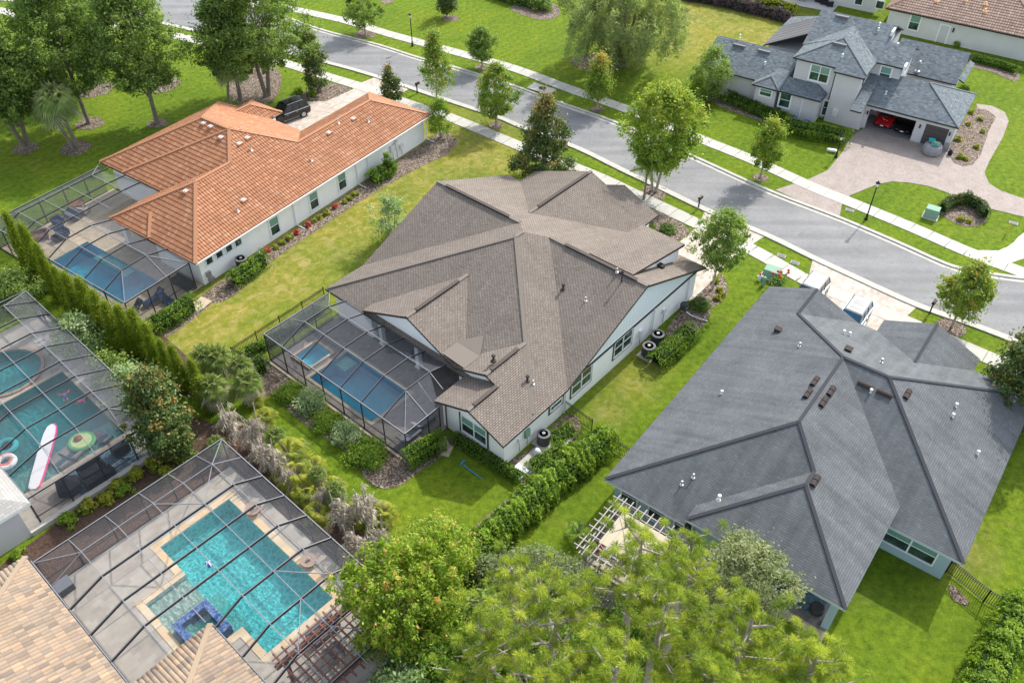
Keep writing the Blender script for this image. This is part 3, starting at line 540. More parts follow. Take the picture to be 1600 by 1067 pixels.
def make_palm(name, label, H, L, n_=26, fan=True, leaf='leaf_palm', droop=.45, tr=.16, group=None, lean=(0, 0), lift=.9, dead=0, tint=0, cat='palm', nl=22, skirt=True):
    t = thing(name, (0, 0, 0), label, cat, group); mb, o = fronds(n_, L, droop, leaf, t, 0, 'crown', fan, nl=nl, lift=lift, tint=tint); o.location = (lean[0], lean[1], H)
    r_ = mb.build('frond_stem', t); r_.location = (lean[0], lean[1], H)
    tb = MB(); tb.tube([(lean[0]*k/5, lean[1]*k/5, H*k/5) for k in range(6)], [tr*1.35, tr*1.05, tr, tr*.95, tr, tr*1.15], 'bark_palm', 9); tb.build('trunk', t)
    if dead:
        mb2, o2 = fronds(dead, L*.9, 1.15, 'leaf_dead', t, 0, 'dead_fronds', fan, nl=nl, lift=.1); o2.location = (lean[0], lean[1], H-.15); r2 = mb2.build('dead_stem', t); r2.location = (lean[0], lean[1], H-.15)
    return t
# ------------------------------------------------------------------ ground, street, paths
def rect(F, u0, u1, v0, v1): return [F.P(u0, v0), F.P(u1, v0), F.P(u1, v1), F.P(u0, v1)]
def circ(F, u, v, r_, n_=24): return [F.P(u+r_*math.cos(2*math.pi*k/n_), v+r_*math.sin(2*math.pi*k/n_)) for k in range(n_)]
def holed(mb, outer, holes, z, m):
    polys = [[Vector((p[0], p[1], 0)) for p in q] for q in [outer]+holes]; flat = [p for q in polys for p in q]
    for tri in tessellate_polygon(polys):
        P = [np.array([flat[i].x, flat[i].y, z]) for i in tri]
        if np.cross(P[1]-P[0], P[2]-P[0])[2] < 0: P = P[::-1]
        mb.face(P, m)
POOL_C = rect(HC, -2.6, 1.15, 10.2, 17.0); SPA_C = rect(HC, -1.9, .2, 17.75, 19.6)
POOL_B = [RB.P(-6.4, -13.0), RB.P(-1.7, -13.0), RB.P(-1.7, -2.3), RB.P(-6.7, -2.3), RB.P(-6.7, -5.2), RB.P(-9.4, -5.2), RB.P(-9.4, -10.6), RB.P(-6.4, -10.6)]
POOL_L = rect(HL, -5.0, -1.3, 4.2, 14.0)
POOL_A = [RA.P(-14, -16.5), RA.P(-1.7, -16.5), RA.P(-1.7, -7.4), RA.P(-14, -7.4)]; SPA_A = circ(RA, -4.6, -4.4, 2.5)
HOLES = [POOL_C, SPA_C, POOL_B, POOL_L, POOL_A, SPA_A]
mb = MB(); holed(mb, [np.array(p) for p in ((-260, -40), (260, -40), (260, 420), (-260, 420))], HOLES, 0, 'grass'); mb.build('ground')['kind'] = 'structure'
NEAR = [(-60, -8), (0, 0), (60, 6), (160, 17), (280, 43), (400, 72), (507.5, 97.5), (587.5, 120), (680, 151), (775, 182.5), (817, 200), (900, 231), (972, 266), (1022, 289.5), (1100, 327), (1197, 367.5), (1270, 403), (1350, 440), (1432.5, 477), (1515, 506), (1572.5, 528), (1640, 556)]
FAR = [(300, -30), (430, 22), (504, 49), (587.5, 71), (655, 92.5), (712, 107.5), (802, 136), (856, 156), (972, 197), (1084, 247), (1200, 299.5), (1312.5, 343), (1400, 380), (1477.5, 414.5), (1515, 424), (1560, 432), (1600, 437), (1660, 440)]
nearP = smooth_line([g(*p) for p in NEAR]); farP = smooth_line([g(*p) for p in FAR])
road = MB(); road.face([np.array([p[0], p[1], .006]) for p in nearP+farP[::-1]], 'asphalt'); o = road.build('road'); o['kind'] = 'structure'
if o.data.polygons[0].normal[2] < 0: o.data.flip_normals()
for nm, P, s_ in (('near_kerb', nearP, 1), ('far_kerb', farP, -1)):
    k = MB(); ribbon(P, *sorted((0, .34*s_)), 0, .11, 'kerb', k); ribbon(P, *sorted((0, -.42*s_)), 0, .014, 'kerb', k); k.build(nm)['kind'] = 'structure'
def resample(P, step):
    d = [0]
    for a, b_ in zip(P[:-1], P[1:]): d.append(d[-1]+np.linalg.norm(b_-a))
    out = []
    for s_ in np.arange(0, d[-1], step): out.append(np.array([np.interp(s_, d, [p[i] for p in P]) for i in range(3)]))
    return out
def walk(name, pix, w_, m='concrete', z=.05, step=1.7):
    P = resample(smooth_line([g(*p) for p in pix]), step); mb = MB()
    for a, b_ in zip(P[:-1], P[1:]): d = (b_-a)/np.linalg.norm(b_-a); ribbon([a+d*.02, b_-d*.02], -w_/2, w_/2, 0, z, m, mb)
    mb.build(name)['kind'] = 'structure'
walk('near_sidewalk', [(-60, 5), (0, 17), (60, 30), (180, 40), (300, 62), (420, 92), (511, 120), (570, 138), (630, 160), (706, 185), (812, 229), (930, 275), (1000, 308), (1100, 355), (1180, 393), (1257, 437), (1330, 468), (1420, 505), (1500, 540), (1600, 583), (1650, 605)], 1.55)
walk('far_sidewalk', [(330, -12), (400, 3), (484, 20.6), (547, 35), (605, 53), (660, 68), (730, 87), (805, 108), (880, 136), (981, 172), (1081, 212.5), (1175, 250), (1270, 293), (1325, 315), (1425, 356), (1512, 394), (1600, 427), (1660, 450)], 1.55)
sheet('corner_walk', smooth_loop([(1515, 392), (1560, 392), (1585, 378), (1600, 364), (1660, 350), (1660, 400), (1600, 404), (1560, 415)], 2), 'white_concrete', .03)
sheet('driveway', [(1211, 297), (1262, 281), (1292.5, 267), (1315, 240), (1330, 215), (1350, 200), (1352, 170), (1470, 200), (1480, 240)] + [(1490, 255), (1505, 261), (1520, 258), (1532, 243), (1545, 205), (1556, 183), (1543, 173), (1528, 170), (1525, 163), (1550, 166), (1570, 176), (1576, 190), (1567, 215), (1547, 250), (1538, 270), (1545, 287), (1565, 299), (1600, 311), (1660, 330), (1660, 360), (1600, 339.5), (1545, 326), (1510, 314), (1475, 299.5), (1450, 291), (1420, 286), (1395, 284), (1372, 288), (1327.5, 306), (1315, 321), (1311, 343)], 'pavers_brown', .03)
sheet('driveway', [(561, 131.5), (588, 120.5), (643, 137.5), (627, 147), (600, 160), (480, 250), (380, 230), (390, 185), (425, 172), (460, 160), (510, 159), (550, 141)], 'pavers_cream', .03)
sheet('driveway', [(1101, 330), (1197, 368), (1168, 387), (1140, 407), (1112, 440), (1078, 472), (1030, 440), (1060, 380), (1092, 352)], 'pavers_cream', .03)
sheet('driveway', [(1270, 403.5), (1434, 478.5), (1416, 495), (1395, 507), (1345, 580), (1260, 520), (1235, 470), (1257, 440), (1264, 430)], 'pavers_cream', .03)
sheet('walkway', [(925, 268), (945, 276), (1000, 345), (985, 352), (940, 300)], 'pavers_cream', .02)
walk('back_path', [(690, 712), (700, 690), (712, 672)], 1.0, 'pavers_tan', .03); walk('side_path', [(300, 485), (330, 462)], 1.2, 'pavers_tan', .03)
def bed(pix, m='mulch', sub=3): sheet('mulch_bed', smooth_loop(pix, sub), m, .02)
bed([(398, 600), (412, 617), (428, 618), (450, 641), (475, 662), (500, 679), (540, 706), (562, 734), (580, 756), (600, 763), (625, 759), (650, 741), (688, 715), (693, 700), (660, 690), (632, 715), (520, 640), (430, 570), (400, 560)])
bed([(1078, 472), (1112, 440), (1128, 428), (1134, 440), (1138, 455), (1130, 470), (1112, 482), (1106, 500), (1090, 520), (1070, 545), (1055, 540), (1040, 520), (1060, 490)])
bed([(320, 465), (330, 472), (345, 472), (365, 462), (380, 450), (420, 413), (460, 383), (500, 357), (560, 317), (620, 281), (655, 262), (690, 246), (706, 234), (714, 218), (690, 205), (668, 220), (620, 252), (560, 292), (500, 332), (420, 388), (325, 455)])
bed([(235, 525), (250, 532), (290, 508), (325, 480), (330, 470), (300, 480), (250, 510)])
bed([(408, 195), (440, 160), (460, 155), (500, 130), (550, 141), (510, 159), (470, 158), (430, 175)]); bed([(355, 120), (410, 100), (440, 118), (425, 160), (370, 162)])
bed([(1476, 240), (1490, 256), (1505, 262), (1521, 259), (1533, 244), (1546, 206), (1557, 184), (1545, 172), (1528, 166), (1505, 190), (1488, 222)], 'mulch', 2)
bed([(1463, 328), (1500, 322), (1540, 335), (1536, 350), (1510, 355), (1485, 345)])
bed([(1512, 88), (1545, 92), (1590, 112), (1586, 128), (1545, 112), (1510, 104)]); bed([(1120, 150), (1230, 190), (1320, 215), (1335, 205), (1345, 210), (1325, 228), (1235, 205), (1120, 165)])
bed([(890, 95), (925, 85), (985, 88), (960, 112), (920, 112)]); bed([(795, 12), (860, 5), (875, 20), (862, 31), (835, 30)])
for x, y, r_ in ((571, 54, 1.4), (704, 29, 1.1), (753, 106, .9), (683, 161, .6), (775, 196, .8), (933, 171, .8), (1022, 301, 1.3), (1188, 278, .8), (1487, 511, 1.2), (605, 3, .9), (40, 232, 1.3), (118, 232, 1.6), (140, 193, 1.5), (246, 193, 1.1), (375, 155, .9), (150, 140, 2), (255, 133, 2), (1386, 930, .01)):
    c = g(x, y); mb = MB(); mb.face([c+np.array([r_*(1+.12*math.sin(3*k+x))*math.cos(k*.524), r_*(1+.12*math.cos(2*k+y))*math.sin(k*.524), .025]) for k in range(12)], 'mulch'); mb.build('mulch_ring')['kind'] = 'structure'
bed([(1483, 912), (1500, 925), (1515, 942), (1505, 945), (1487, 935)])
bed([(150, 770), (230, 720), (300, 690), (346, 685), (300, 712), (200, 778), (120, 832), (50, 880), (0, 905), (0, 885), (60, 840)], 'dark_mulch')
bed([(255, 640), (300, 650), (350, 670), (420, 700), (500, 790), (560, 850), (640, 930), (640, 960), (560, 880), (420, 755), (347, 690), (300, 690)], 'dark_mulch')
bed([(70, 440), (200, 540), (280, 620), (330, 600), (250, 520), (180, 475), (60, 400)], 'dark_mulch'); bed([(730, 880), (800, 830), (900, 740), (948, 700), (940, 690), (880, 700), (780, 790), (700, 860)], 'mulch')
bed([(800, 720), (830, 700), (880, 650), (905, 655), (900, 690), (840, 730), (815, 740)]); bed([(760, 700), (800, 730), (818, 745), (812, 752), (740, 715), (700, 690), (705, 682)])
bed([(1015, 335), (1030, 330), (1078, 360), (1060, 375), (1030, 365)], 'mulch')

for nm, q in (('mulch_bed', rect(RB, -13.5, 3, .02, 2.6)), ('mulch_bed', rect(RB, .02, 2.6, -20, .0))):
    mb = MB(); mb.face([p+np.array([0, 0, .028]) for p in q], 'dark_mulch'); mb.build(nm)['kind'] = 'structure'  # planting strips, their dark colour also standing in for shade behind the screens
# pools and decks
def pool(name, label, P, depth, wm, fm, group=None, wz=-.07, cop=None, copw=.32, rimz=.06, shelf=None, waters=None):
    c = np.mean(P, axis=0); t = thing(name, c, label, 'pool', group); n_ = len(P); mb = MB(); d3 = np.array([0, 0, 1.])
    area = sum(P[i][0]*P[(i+1) % n_][1]-P[(i+1) % n_][0]*P[i][1] for i in range(n_)); Q = P if area > 0 else P[::-1]
    for i in range(n_): a, b_ = Q[i], Q[(i+1) % n_]; mb.face([a+d3*.04, b_+d3*.04, b_-d3*depth, a-d3*depth][::-1] if False else [a-d3*depth, a+d3*.04, b_+d3*.04, b_-d3*depth], fm)
    holed(mb, Q, [], -depth, fm)
    if shelf:
        for s_, dz in shelf:
            holed(mb, s_, [], -dz, 'ledge_plaster')
            for i in range(len(s_)): a, b_ = s_[i], s_[(i+1) % len(s_)]; mb.face([a-d3*depth, b_-d3*depth, b_-d3*dz, a-d3*dz], fm)
    mb.build('basin', t); wb_ = MB()
    for wq, w2 in (waters or [(Q, wm)]): holed(wb_, wq, [], wz, w2)
    wb_.build('water', t)
    if cop:
        cb = MB()
        for i in range(n_):
            a, b_ = Q[i], Q[(i+1) % n_]; d = (b_-a)/np.linalg.norm(b_-a); q = np.array([d[1], -d[0], 0])
            rz_ = d3*(rimz+.003*i); cb.hexa([a, a+q*copw, b_+q*copw, b_], [a+rz_, a+q*copw+rz_, b_+q*copw+rz_, b_+rz_], cop)
            c_ = Q[(i+2) % n_]-b_; d2 = c_/np.linalg.norm(c_)
            if d[0]*d2[1]-d[1]*d2[0] < .3: continue
            cb.hexa([b_, b_+q*copw, b_+q*copw+d*copw, b_+d*copw], [x+d3*(rimz-.001*i) for x in (b_, b_+q*copw, b_+q*copw+d*copw, b_+d*copw)], cop)
        cb.build('coping', t)
    return t
def deck(name, P, holes, m, z=.045): mb = MB(); holed(mb, P, holes, z, m); mb.build(name)['kind'] = 'structure'
deck('pool_deck', rect(HC, -3.45, 6.9, 5.75, 20.75), [POOL_C, SPA_C], 'pavers_grey'); deck('pool_deck', rect(RB, -13, .0, -20, .0), [POOL_B], 'travertine')
deck('pool_deck', rect(HL, -6.3, 5.4, .65, 19.4), [POOL_L], 'pavers_tan'); deck('pool_deck', rect(RA, -15, .1, -19.7, .3), [POOL_A, SPA_A], 'travertine')
mb = MB(); mb.box(HC, -3.62, -3.45, 5.7, 20.8, 0, .1, 'pavers_tan'); mb.box(RA, -10, .3, -20.1, -19.7, 0, .35, 'concrete'); mb.box(RA, .1, .45, -20.1, .5, 0, .2, 'concrete'); mb.build('deck_edge')['kind'] = 'structure'
sheet('paver_band', [(408, 570), (425, 562), (632, 705), (632, 722)], 'pavers_tan', .05) if False else None
pool('swimming_pool', 'rectangular deep blue pool inside the screen cage behind the brown shingle house', POOL_C, 1.4, 'water_blue', 'pool_plaster', cop='pavers_tan', copw=.28, shelf=[(rect(HC, -.2, 1.13, 15.8, 16.98), .35)])
pool('spa', 'small square pale blue spa beside the deep blue pool of the brown shingle house', SPA_C, .7, 'water_blue', 'step_plaster', cop='pavers_tan', copw=.2, rimz=.2, wz=.0)
pool('swimming_pool', 'large turquoise pool with rippled light and a pale shallow ledge at bottom left', POOL_B, 1.3, 'water_teal', 'caustic_plaster', cop='coping', copw=.45, shelf=[(rect(RB, -9.35, -6.75, -10.55, -5.25), .3), (rect(RB, -6.75, -5.9, -10.4, -7.2), .6)], waters=[(POOL_B[:4]+[RB.P(-6.7, -10.6), RB.P(-6.4, -10.6)], 'water_teal'), (rect(RB, -9.4, -6.7, -10.6, -5.2), 'water_clear')])
pool('swimming_pool', 'dark blue rectangular pool inside the screen cage of the orange tile house', POOL_L, 1.5, 'water_blue', 'pool_plaster', cop='pavers_tan', copw=.3, shelf=[(rect(HL, -2.3, -1.32, 7.5, 12), .35)])
pool('swimming_pool', 'blue green pool with floats and children at the left edge of the photo', POOL_A, 1.3, 'water_green', 'teal_plaster', cop='pavers_tan', copw=.3, shelf=[(rect(RA, -13.9, -1.75, -16.45, -14.3), .3)])
pool('spa', 'round curved spa at the far end of the blue green pool at left', SPA_A, .8, 'water_green', 'teal_plaster', cop='ceramic', copw=.25, rimz=.12)
# raised tiled spa on the ledge of the turquoise pool
t = thing('spa', RB.P(-8, -9), 'raised square spa with cobalt mosaic tile walls standing in the turquoise pool', 'spa'); mb = MB(); su0, su1, sv0, sv1 = -9.15, -6.85, -10.3, -7.75
for a in ((su0, su1, sv0, sv0+.4), (su0, su1, sv1-.4, sv1), (su0, su0+.4, sv0+.4, sv1-.4), (su1-.4, su1, sv0+.4, sv1-.4)): mb.box(RB, *a, -1.2, .42, 'blue_tile')
mb.build('wall', t); mb = MB(); mb.box(RB, su0+.4, su1-.4, sv0+.4, sv1-.4, -1.2, -.35, 'ledge_plaster'); mb.box(RB, su0+.4, su0+.9, sv0+.4, sv1-.4, -.35, -.05, 'ledge_plaster'); mb.box(RB, su0+.9, su1-.4, sv0+.4, sv0+.9, -.35, -.05, 'ledge_plaster'); mb.build('seat', t)
mb = MB(); mb.face([RB.P(a, b_, .30) for a, b_ in ((su0+.4, sv0+.4), (su1-.4, sv0+.4), (su1-.4, sv1-.4), (su0+.4, sv1-.4))], 'water_green'); mb.build('water', t)

# ------------------------------------------------------------------ houses
def walls(F, parent, boxes, m, name='wall', z0=0., h=2.9):
    mb = MB()
    for b_ in boxes: mb.box(F, b_[0], b_[1], b_[2], b_[3], z0, (b_[4] if len(b_) > 4 else h)-.03, m)
    return mb.build(name, parent)
def prism_wall(F, parent, pts, d, m, name='gable_wall'):      # vertical polygon pts (u,v,z) with thickness vector d (du,dv)
    mb = MB(); A = [F.P(*p) for p in pts]; B = [F.P(p[0]+d[0], p[1]+d[1], p[2]) for p in pts]; mb.face(A, m); mb.face(B[::-1], m)
    for i in range(len(A)): j = (i+1) % len(A); mb.face([A[i], B[i], B[j], A[j]], m)
    o = mb.build(name, parent); return o
def roofvent(F, u, v, zf, kind, parent, name='roof_vent'):
    mb = MB(); z = zf(u, v); p = F.P(u, v, z)
    if kind == 'pipe': mb.lathe(p-np.array([0, 0, .1]), [(.14, 0), (.12, .12), (.06, .14), (.05, .42), (.055, .45)], 'lead', 8)
    elif kind == 'white': mb.lathe(p-np.array([0, 0, .1]), [(.14, 0), (.08, .12), (.05, .15), (.05, .3), (.11, .31), (.10, .4), (.03, .43)], 'metal_white', 8)
    elif kind == 'brown': mb.lathe(p-np.array([0, 0, .1]), [(.22, 0), (.2, .1), (.08, .14), (.08, .5), (.15, .5), (.13, .6), (.03, .62)], 'vent_brown', 8)
    elif kind == 'box': mb.box(FZ(F.az, p), -.18, .18, -.22, .22, -.1, .22, 'vent_brown'); mb.box(FZ(F.az, p), -.22, .22, -.26, .26, .22, .27, 'vent_brown')
    elif kind == 'dome':
        for k in (-.24, .24):
            for a in np.linspace(0, math.pi, 7)[:-1]:
                b_ = a+math.pi/6; q = [(k-.21, a), (k+.21, a), (k+.21, b_), (k-.21, b_)]
                mb.face([p+F.u*x+F.v*.20*math.cos(y)+np.array([0, 0, .22*math.sin(y)]) for x, y in q], 'fascia_black' if abs(a-1.5) > 1.2 else 'vent_brown')
            for e in (-.21, .21): mb.face([p+F.u*(k+e)+F.v*.20*math.cos(y)+np.array([0, 0, .22*math.sin(y)]) for y in np.linspace(0, math.pi, 7)], 'metal_black')
    elif kind == 'domev':
        for a in np.linspace(0, math.pi, 7)[:-1]:
            b_ = a+math.pi/6; mb.face([p+F.v*x+F.u*.20*math.cos(y)+np.array([0, 0, .22*math.sin(y)]) for x, y in ((-.5, a), (.5, a), (.5, b_), (-.5, b_))], 'vent_brown')
        for e in (-.5, .5): mb.face([p+F.v*e+F.u*.20*math.cos(y)+np.array([0, 0, .22*math.sin(y)]) for y in np.linspace(0, math.pi, 7)], 'metal_black')
    elif kind == 'long': mb.box(FZ(F.az, p), -.17, .17, -.7, .7, -.12, .2, 'cabinet_grey')
    elif kind == 'tile':
        Fp = FZ(F.az, p); mb.box(Fp, -.19, .19, -.19, -.05, -.1, .17, 'fascia_white'); mb.box(Fp, -.19, .19, .05, .19, -.1, .17, 'fascia_white'); mb.box(Fp, -.3, .3, -.27, .27, -.12, .13, 'cap_orange')
    elif kind == 'tilepipe': mb.lathe(p-np.array([0, 0, .1]), [(.18, 0), (.14, .14), (.07, .18), (.06, .42)], 'trim_white', 8); mb.lathe(p+np.array([0, 0, .35]), [(.08, 0), (.08, .1)], 'metal_grey', 8)
    elif kind == 'clay': mb.lathe(p-np.array([0, 0, .1]), [(.35, 0), (.28, .15), (.14, .22), (.12, .4)], 'clay_new', 8)
    return mb.build(name, parent)
def px_roof(F, px, py, a, b_, c_):   # pixel onto roof plane z=a+b*u+c*v
    r_ = ray(px, py); O = np.array([0, 0, CAM_H]); nn = np.array([0, 0, 1.])-b_*F.u-c_*F.v; t_ = (a-b_*(F.o@F.u)-c_*(F.o@F.v)-nn@O)/(nn@r_); q = O+t_*r_-F.o; return float(q@F.u), float(q@F.v)
def vents(F, parent, items):
    for x, y, pl, kind in items: u_, v_ = px_roof(F, x, y, *pl); roofvent(F, u_, v_, lambda a, b_: pl[0]+pl[1]*a+pl[2]*b_, kind, parent)

# --- brown shingle house in the middle
F = HC; HOUSEC = thing('house', F.P(13, 10), 'white walled house with brown shingle roof in the middle of the photo', 'house'); HC_ = HOUSEC
A_, B_ = (13.6, 10.6, 7.14), (14.4, 10.6, 7.14); e = .006
main = [[(3, 21.2, 2.9), (3, 0, 2.9), A_], [(0, 0, 2.9), (6.8, 0, 2.9), (15.9, 9.1, 6.54), (14.4, 10.6, 7.14), A_, (3.0, 0.001, 2.9)], [(3, 21.2, 2.9), A_, B_, (15.9, 12.1, 6.54), (6.9, 21.2, 2.9)],
        [(15.9, 9.1, 6.54), B_, (15.9, 12.1, 6.54)]]
main[1] = [(6.8, 0, 2.9), (15.9, 9.1, 6.54), (14.4, 10.6, 7.14), A_, (7.15, 4.15, 4.56), (3, 0, 2.9)]
faces = main+[
  [(0, 0, 2.9), (3, 0, 2.9), (7.15, 4.15, 4.56), (2.9, 4.15, 4.56), (2.9, 3.1, 4.14), (0, 3.1, 4.14)],         # south-east slope of the two rear gables
  [(0, 3.1, 4.14), (3.2, 3.1, 4.14), (3.2, 6.35, 2.84), (0, 6.35, 2.84)],
  [(2.9, 4.15, 4.56), (7.15, 4.15, 4.56), (4.2, 7.15, 3.38), (2.9, 7.15, 3.38)],
  [(2.9, 11.7, 5.44), (9.35, 11.7, 5.44), (4.1, 7.15, 3.39), (2.9, 7.15, 3.39)],
  [(2.9, 11.7, 5.44), (9.35, 11.7, 5.44), (3.9, 16.7, 3.25), (2.9, 16.7, 3.25)],
  [(6.8, 0, 2.9), (6.8+9.1, 0, 6.54), (15.9, 9.1, 6.54)],
  [(15.9, 0, 6.54), (24.9, 0, 2.94), (24.9, 7.2, 2.94), (18.65, 13.45, 5.44), (18.65, 13.46, 5.44), (24.9, 19.7, 2.94), (24.9, 21.2, 2.94), (15.9, 21.2, 6.54)],
  [(6.9, 21.2, 2.9), (15.9, 21.2, 6.54), (15.9, 12.1, 6.54)],
  [(24.9, 7.1, 2.94), (28.6, 7.1, 2.9), (28.6, 10.84, 4.396), (27.1, 10.84, 4.396), (27.1, 13.45, 5.44), (18.65, 13.45, 5.44)],
  [(27.1, 13.45, 5.44), (18.65, 13.45, 5.44), (24.9, 19.75, 2.9), (27.1, 19.75, 2.9)],
  [(28.6, 10.84, 4.396), (26, 10.84, 4.39), (26, 14.5, 2.93), (28.6, 14.5, 2.93)]]
mb = roof_faces(F, faces, 'shingle_brown', 'trim_dark', .2); roof_faces(F, [[(16.3, 1.6, 6.5), (23.7, 1.6, 5.15), (23.7, 5.6, 5.15), (16.3, 5.6, 6.5)]], 'shingle_brown', 'trim_dark', .22, mb)
roof = mb.build('roof', HOUSEC)
cr = caps(F, [((3.2, 21, 3.0), A_), (A_, B_), (A_, (3.3, .3, 3.02)), ((15.9, 0, 6.54), (15.9, 9.1, 6.54)), ((15.9, 12.1, 6.54), (15.9, 21.2, 6.54)), ((18.65, 13.45, 5.44), (27.1, 13.45, 5.44)), ((2.9, 11.7, 5.44), (9.35, 11.7, 5.44)), ((2.9, 4.15, 4.56), (7.15, 4.15, 4.56)), ((0, 3.1, 4.14), (3, 3.1, 4.14))], 'cap_brown', .3, .05); cr.build('ridge_cap', roof)
rv = MB()
for a, b_ in (((15.9, 1, 6.6), (15.9, 7.6, 6.6)), ((15.9, 13.3, 6.6), (15.9, 20.2, 6.6)), ((19.8, 13.45, 5.5), (26.6, 13.45, 5.5)), ((3.9, 11.7, 5.5), (8.3, 11.7, 5.5)), ((3.5, 4.15, 4.62), (6.3, 4.15, 4.62)), ((.6, 3.1, 4.2), (2.9, 3.1, 4.2))): rv.beam(F.P(*a), F.P(*b_), .28, .09, 'shingle_brown'); rv.beam(F.P(a[0]-.16, a[1]-.16, a[2]), F.P(b_[0]-.16, b_[1]-.16, b_[2]), .04, .1, 'metal_black'); rv.cut()
rv.build('ridge_vent', roof)
mb = MB(); mb.face([F.P(2.95, 7.15, 3.41), F.P(4.6, 6.2, 3.76), F.P(6.1, 7.2, 4.16), F.P(4.6, 8.4, 3.98)], 'cap_brown'); mb.face([F.P(3.0, 6.2, 3.78), F.P(4.6, 6.2, 3.78), F.P(4.5, 8.3, 3.96), F.P(3.0, 8.3, 3.93)], 'cap_brown'); mb.build('cricket', roof)
walls(F, HOUSEC, [(6.9, 24.3, .45, 20.7), (3.5, 6.9, 16.6, 20.7), (.6, 6.9, .45, 6.1), (24.3, 26.6, 7.6, 19.3), (26.6, 28.1, 7.6, 14)], 'stucco_white')
prism_wall(F, HOUSEC, [(7.4, .47, 2.85), (24.2, .47, 2.85), (15.9, .47, 6.3)], (0, .2), 'siding'); prism_wall(F, HOUSEC, [(7.4, 20.5, 2.85), (24.2, 20.5, 2.85), (15.9, 20.5, 6.3)], (0, .2), 'siding')
prism_wall(F, HOUSEC, [(3.4, 7.3, 3.0), (3.4, 11.7, 5.2), (3.4, 16.4, 3.05)], (.2, 0), 'stucco_white'); prism_wall(F, HOUSEC, [(.62, .5, 2.8), (.62, 3.1, 3.9), (.62, 6.0, 2.75)], (.2, 0), 'stucco_white')
prism_wall(F, HOUSEC, [(3.3, 3.2, 3.9), (3.3, 4.15, 4.3), (3.3, 7.1, 3.15), (3.3, 6.2, 2.8)], (.2, 0), 'stucco_white'); prism_wall(F, HOUSEC, [(28.05, 7.3, 2.8), (28.05, 10.84, 4.2), (28.05, 14.2, 2.85)], (.15, 0), 'siding'); prism_wall(F, HOUSEC, [(26.5, 7.6, 2.8), (26.5, 13.45, 5.2), (26.5, 19.4, 2.8)], (.15, 0), 'siding')
mb = MB(); mb.box(F, 17.5, 23.4, 1.9, 5.3, 3.0, 5.12, 'stucco_white'); mb.box(F, 17.5, 20, 1.9, 5.3, 5.1, 5.8, 'stucco_white'); mb.build('dormer_wall', HOUSEC)
mb = MB(); mb.box(F, 7.3, 24.4, .38, .45, 2.62, 2.80, 'trim_dark'); mb.build('belly_band', HOUSEC)
mb = MB(); mb.box(F, 3.35, 3.75, 7.3, 16.5, 2.55, 3.0, 'trim_white'); mb.build('lanai_beam', HOUSEC)
for v_ in (7.0, 11.6, 15.55): mb = MB(); mb.box(F, 3.4, 3.75, v_-.17, v_+.17, 0, 2.55, 'stucco_white'); mb.box(F, 3.33, 3.82, v_-.24, v_+.24, 0, .2, 'trim_white'); mb.build('column', HOUSEC)
mb = MB(); mb.box(F, 6.84, 6.9, 8.2, 11.5, .1, 2.3, 'window_glass'); mb.cut(); mb.box(F, 6.84, 6.9, 12.2, 15.8, .1, 2.3, 'window_glass'); mb.build('sliding_door', HOUSEC)
for (x, y, w_, h_, mu, rl) in ((973, 536, 2.2, 1.5, 2, True), (908, 594, 2.2, 1.5, 2, True)): a, z_ = F.at(x, y, v=.45); window(F, HOUSEC, 'v', .45, a, z_, w_, h_, -1, 'trim_white', 'window_glass', mu, rl, .08)
for (x, y, w_, h_) in ((973, 536, 2.2, 1.5), (908, 594, 2.2, 1.5), (868.5, 632, 1.3, .45)):
    a, z_ = F.at(x, y, v=.45); mb = MB(); f0 = .17
    for q in ((a-w_/2-f0, a-w_/2-f0+.07, z_-h_/2-f0, z_+h_/2+f0), (a+w_/2+f0-.07, a+w_/2+f0, z_-h_/2-f0, z_+h_/2+f0), (a-w_/2-f0, a+w_/2+f0, z_-h_/2-f0-.05, z_-h_/2-f0+.02)): mb.box(F, q[0], q[1], .40, .45, q[2], q[3], 'trim_dark'); mb.cut()
    mb.build('window_trim', HOUSEC)
a, z_ = F.at(868.5, 632, v=.45); window(F, HOUSEC, 'v', .45, a, z_, 1.2, .4, -1, mull=1, rail=False)
a, z_ = F.at(741, 672, u=.6); window(F, HOUSEC, 'u', .6, a, z_, 2.2, 1.5, -1, mull=2, gm='blind_glass'); mb = MB()
for q in ((a-1.32, a-1.24), (a+1.24, a+1.32)): mb.box(F, .52, .6, q[0], q[1], z_-.95, z_+.95, 'trim_dark'); mb.cut()
mb.build('window_trim', HOUSEC)
SEp = (2.9, 0, .4); SWp = (1.7, .4, 0); EWp = (.18, .4, 0); PUp = (12.9, -.4, 0)
vents(F, HOUSEC, [(824, 595, SEp, 'brown'), (833, 600, SEp, 'pipe'), (880, 452, EWp, 'brown'), (915, 470, EWp, 'pipe'), (771, 563, SEp, 'brown'), (1033, 418, PUp, 'box'), (964, 425, PUp, 'pipe')])
mb = MB(); u_, v_ = px_roof(F, 971, 441, *EWp); p = F.P(u_, v_, EWp[0]+.4*u_); mb.tube([p, p+np.array([0, 0, .9])], [.06, .06], 'vent_brown', 6); mb.lathe(p+np.array([0, 0, .85]), [(.1, 0), (.13, .1), (.05, .2)], 'vent_brown', 8); mb.build('flue', HOUSEC)
mb = MB()
for x, y, t_ in ((1023, 480, 2.7), (1078, 432, 2.6), (882, 625, 2.8)): a, z_ = F.at(x, y, v=.40); mb.beam(F.P(a, .36, .1), F.P(a, .36, t_), .09, .09, 'trim_white'); mb.cut()
mb.build('downspout', HOUSEC); mb = MB()
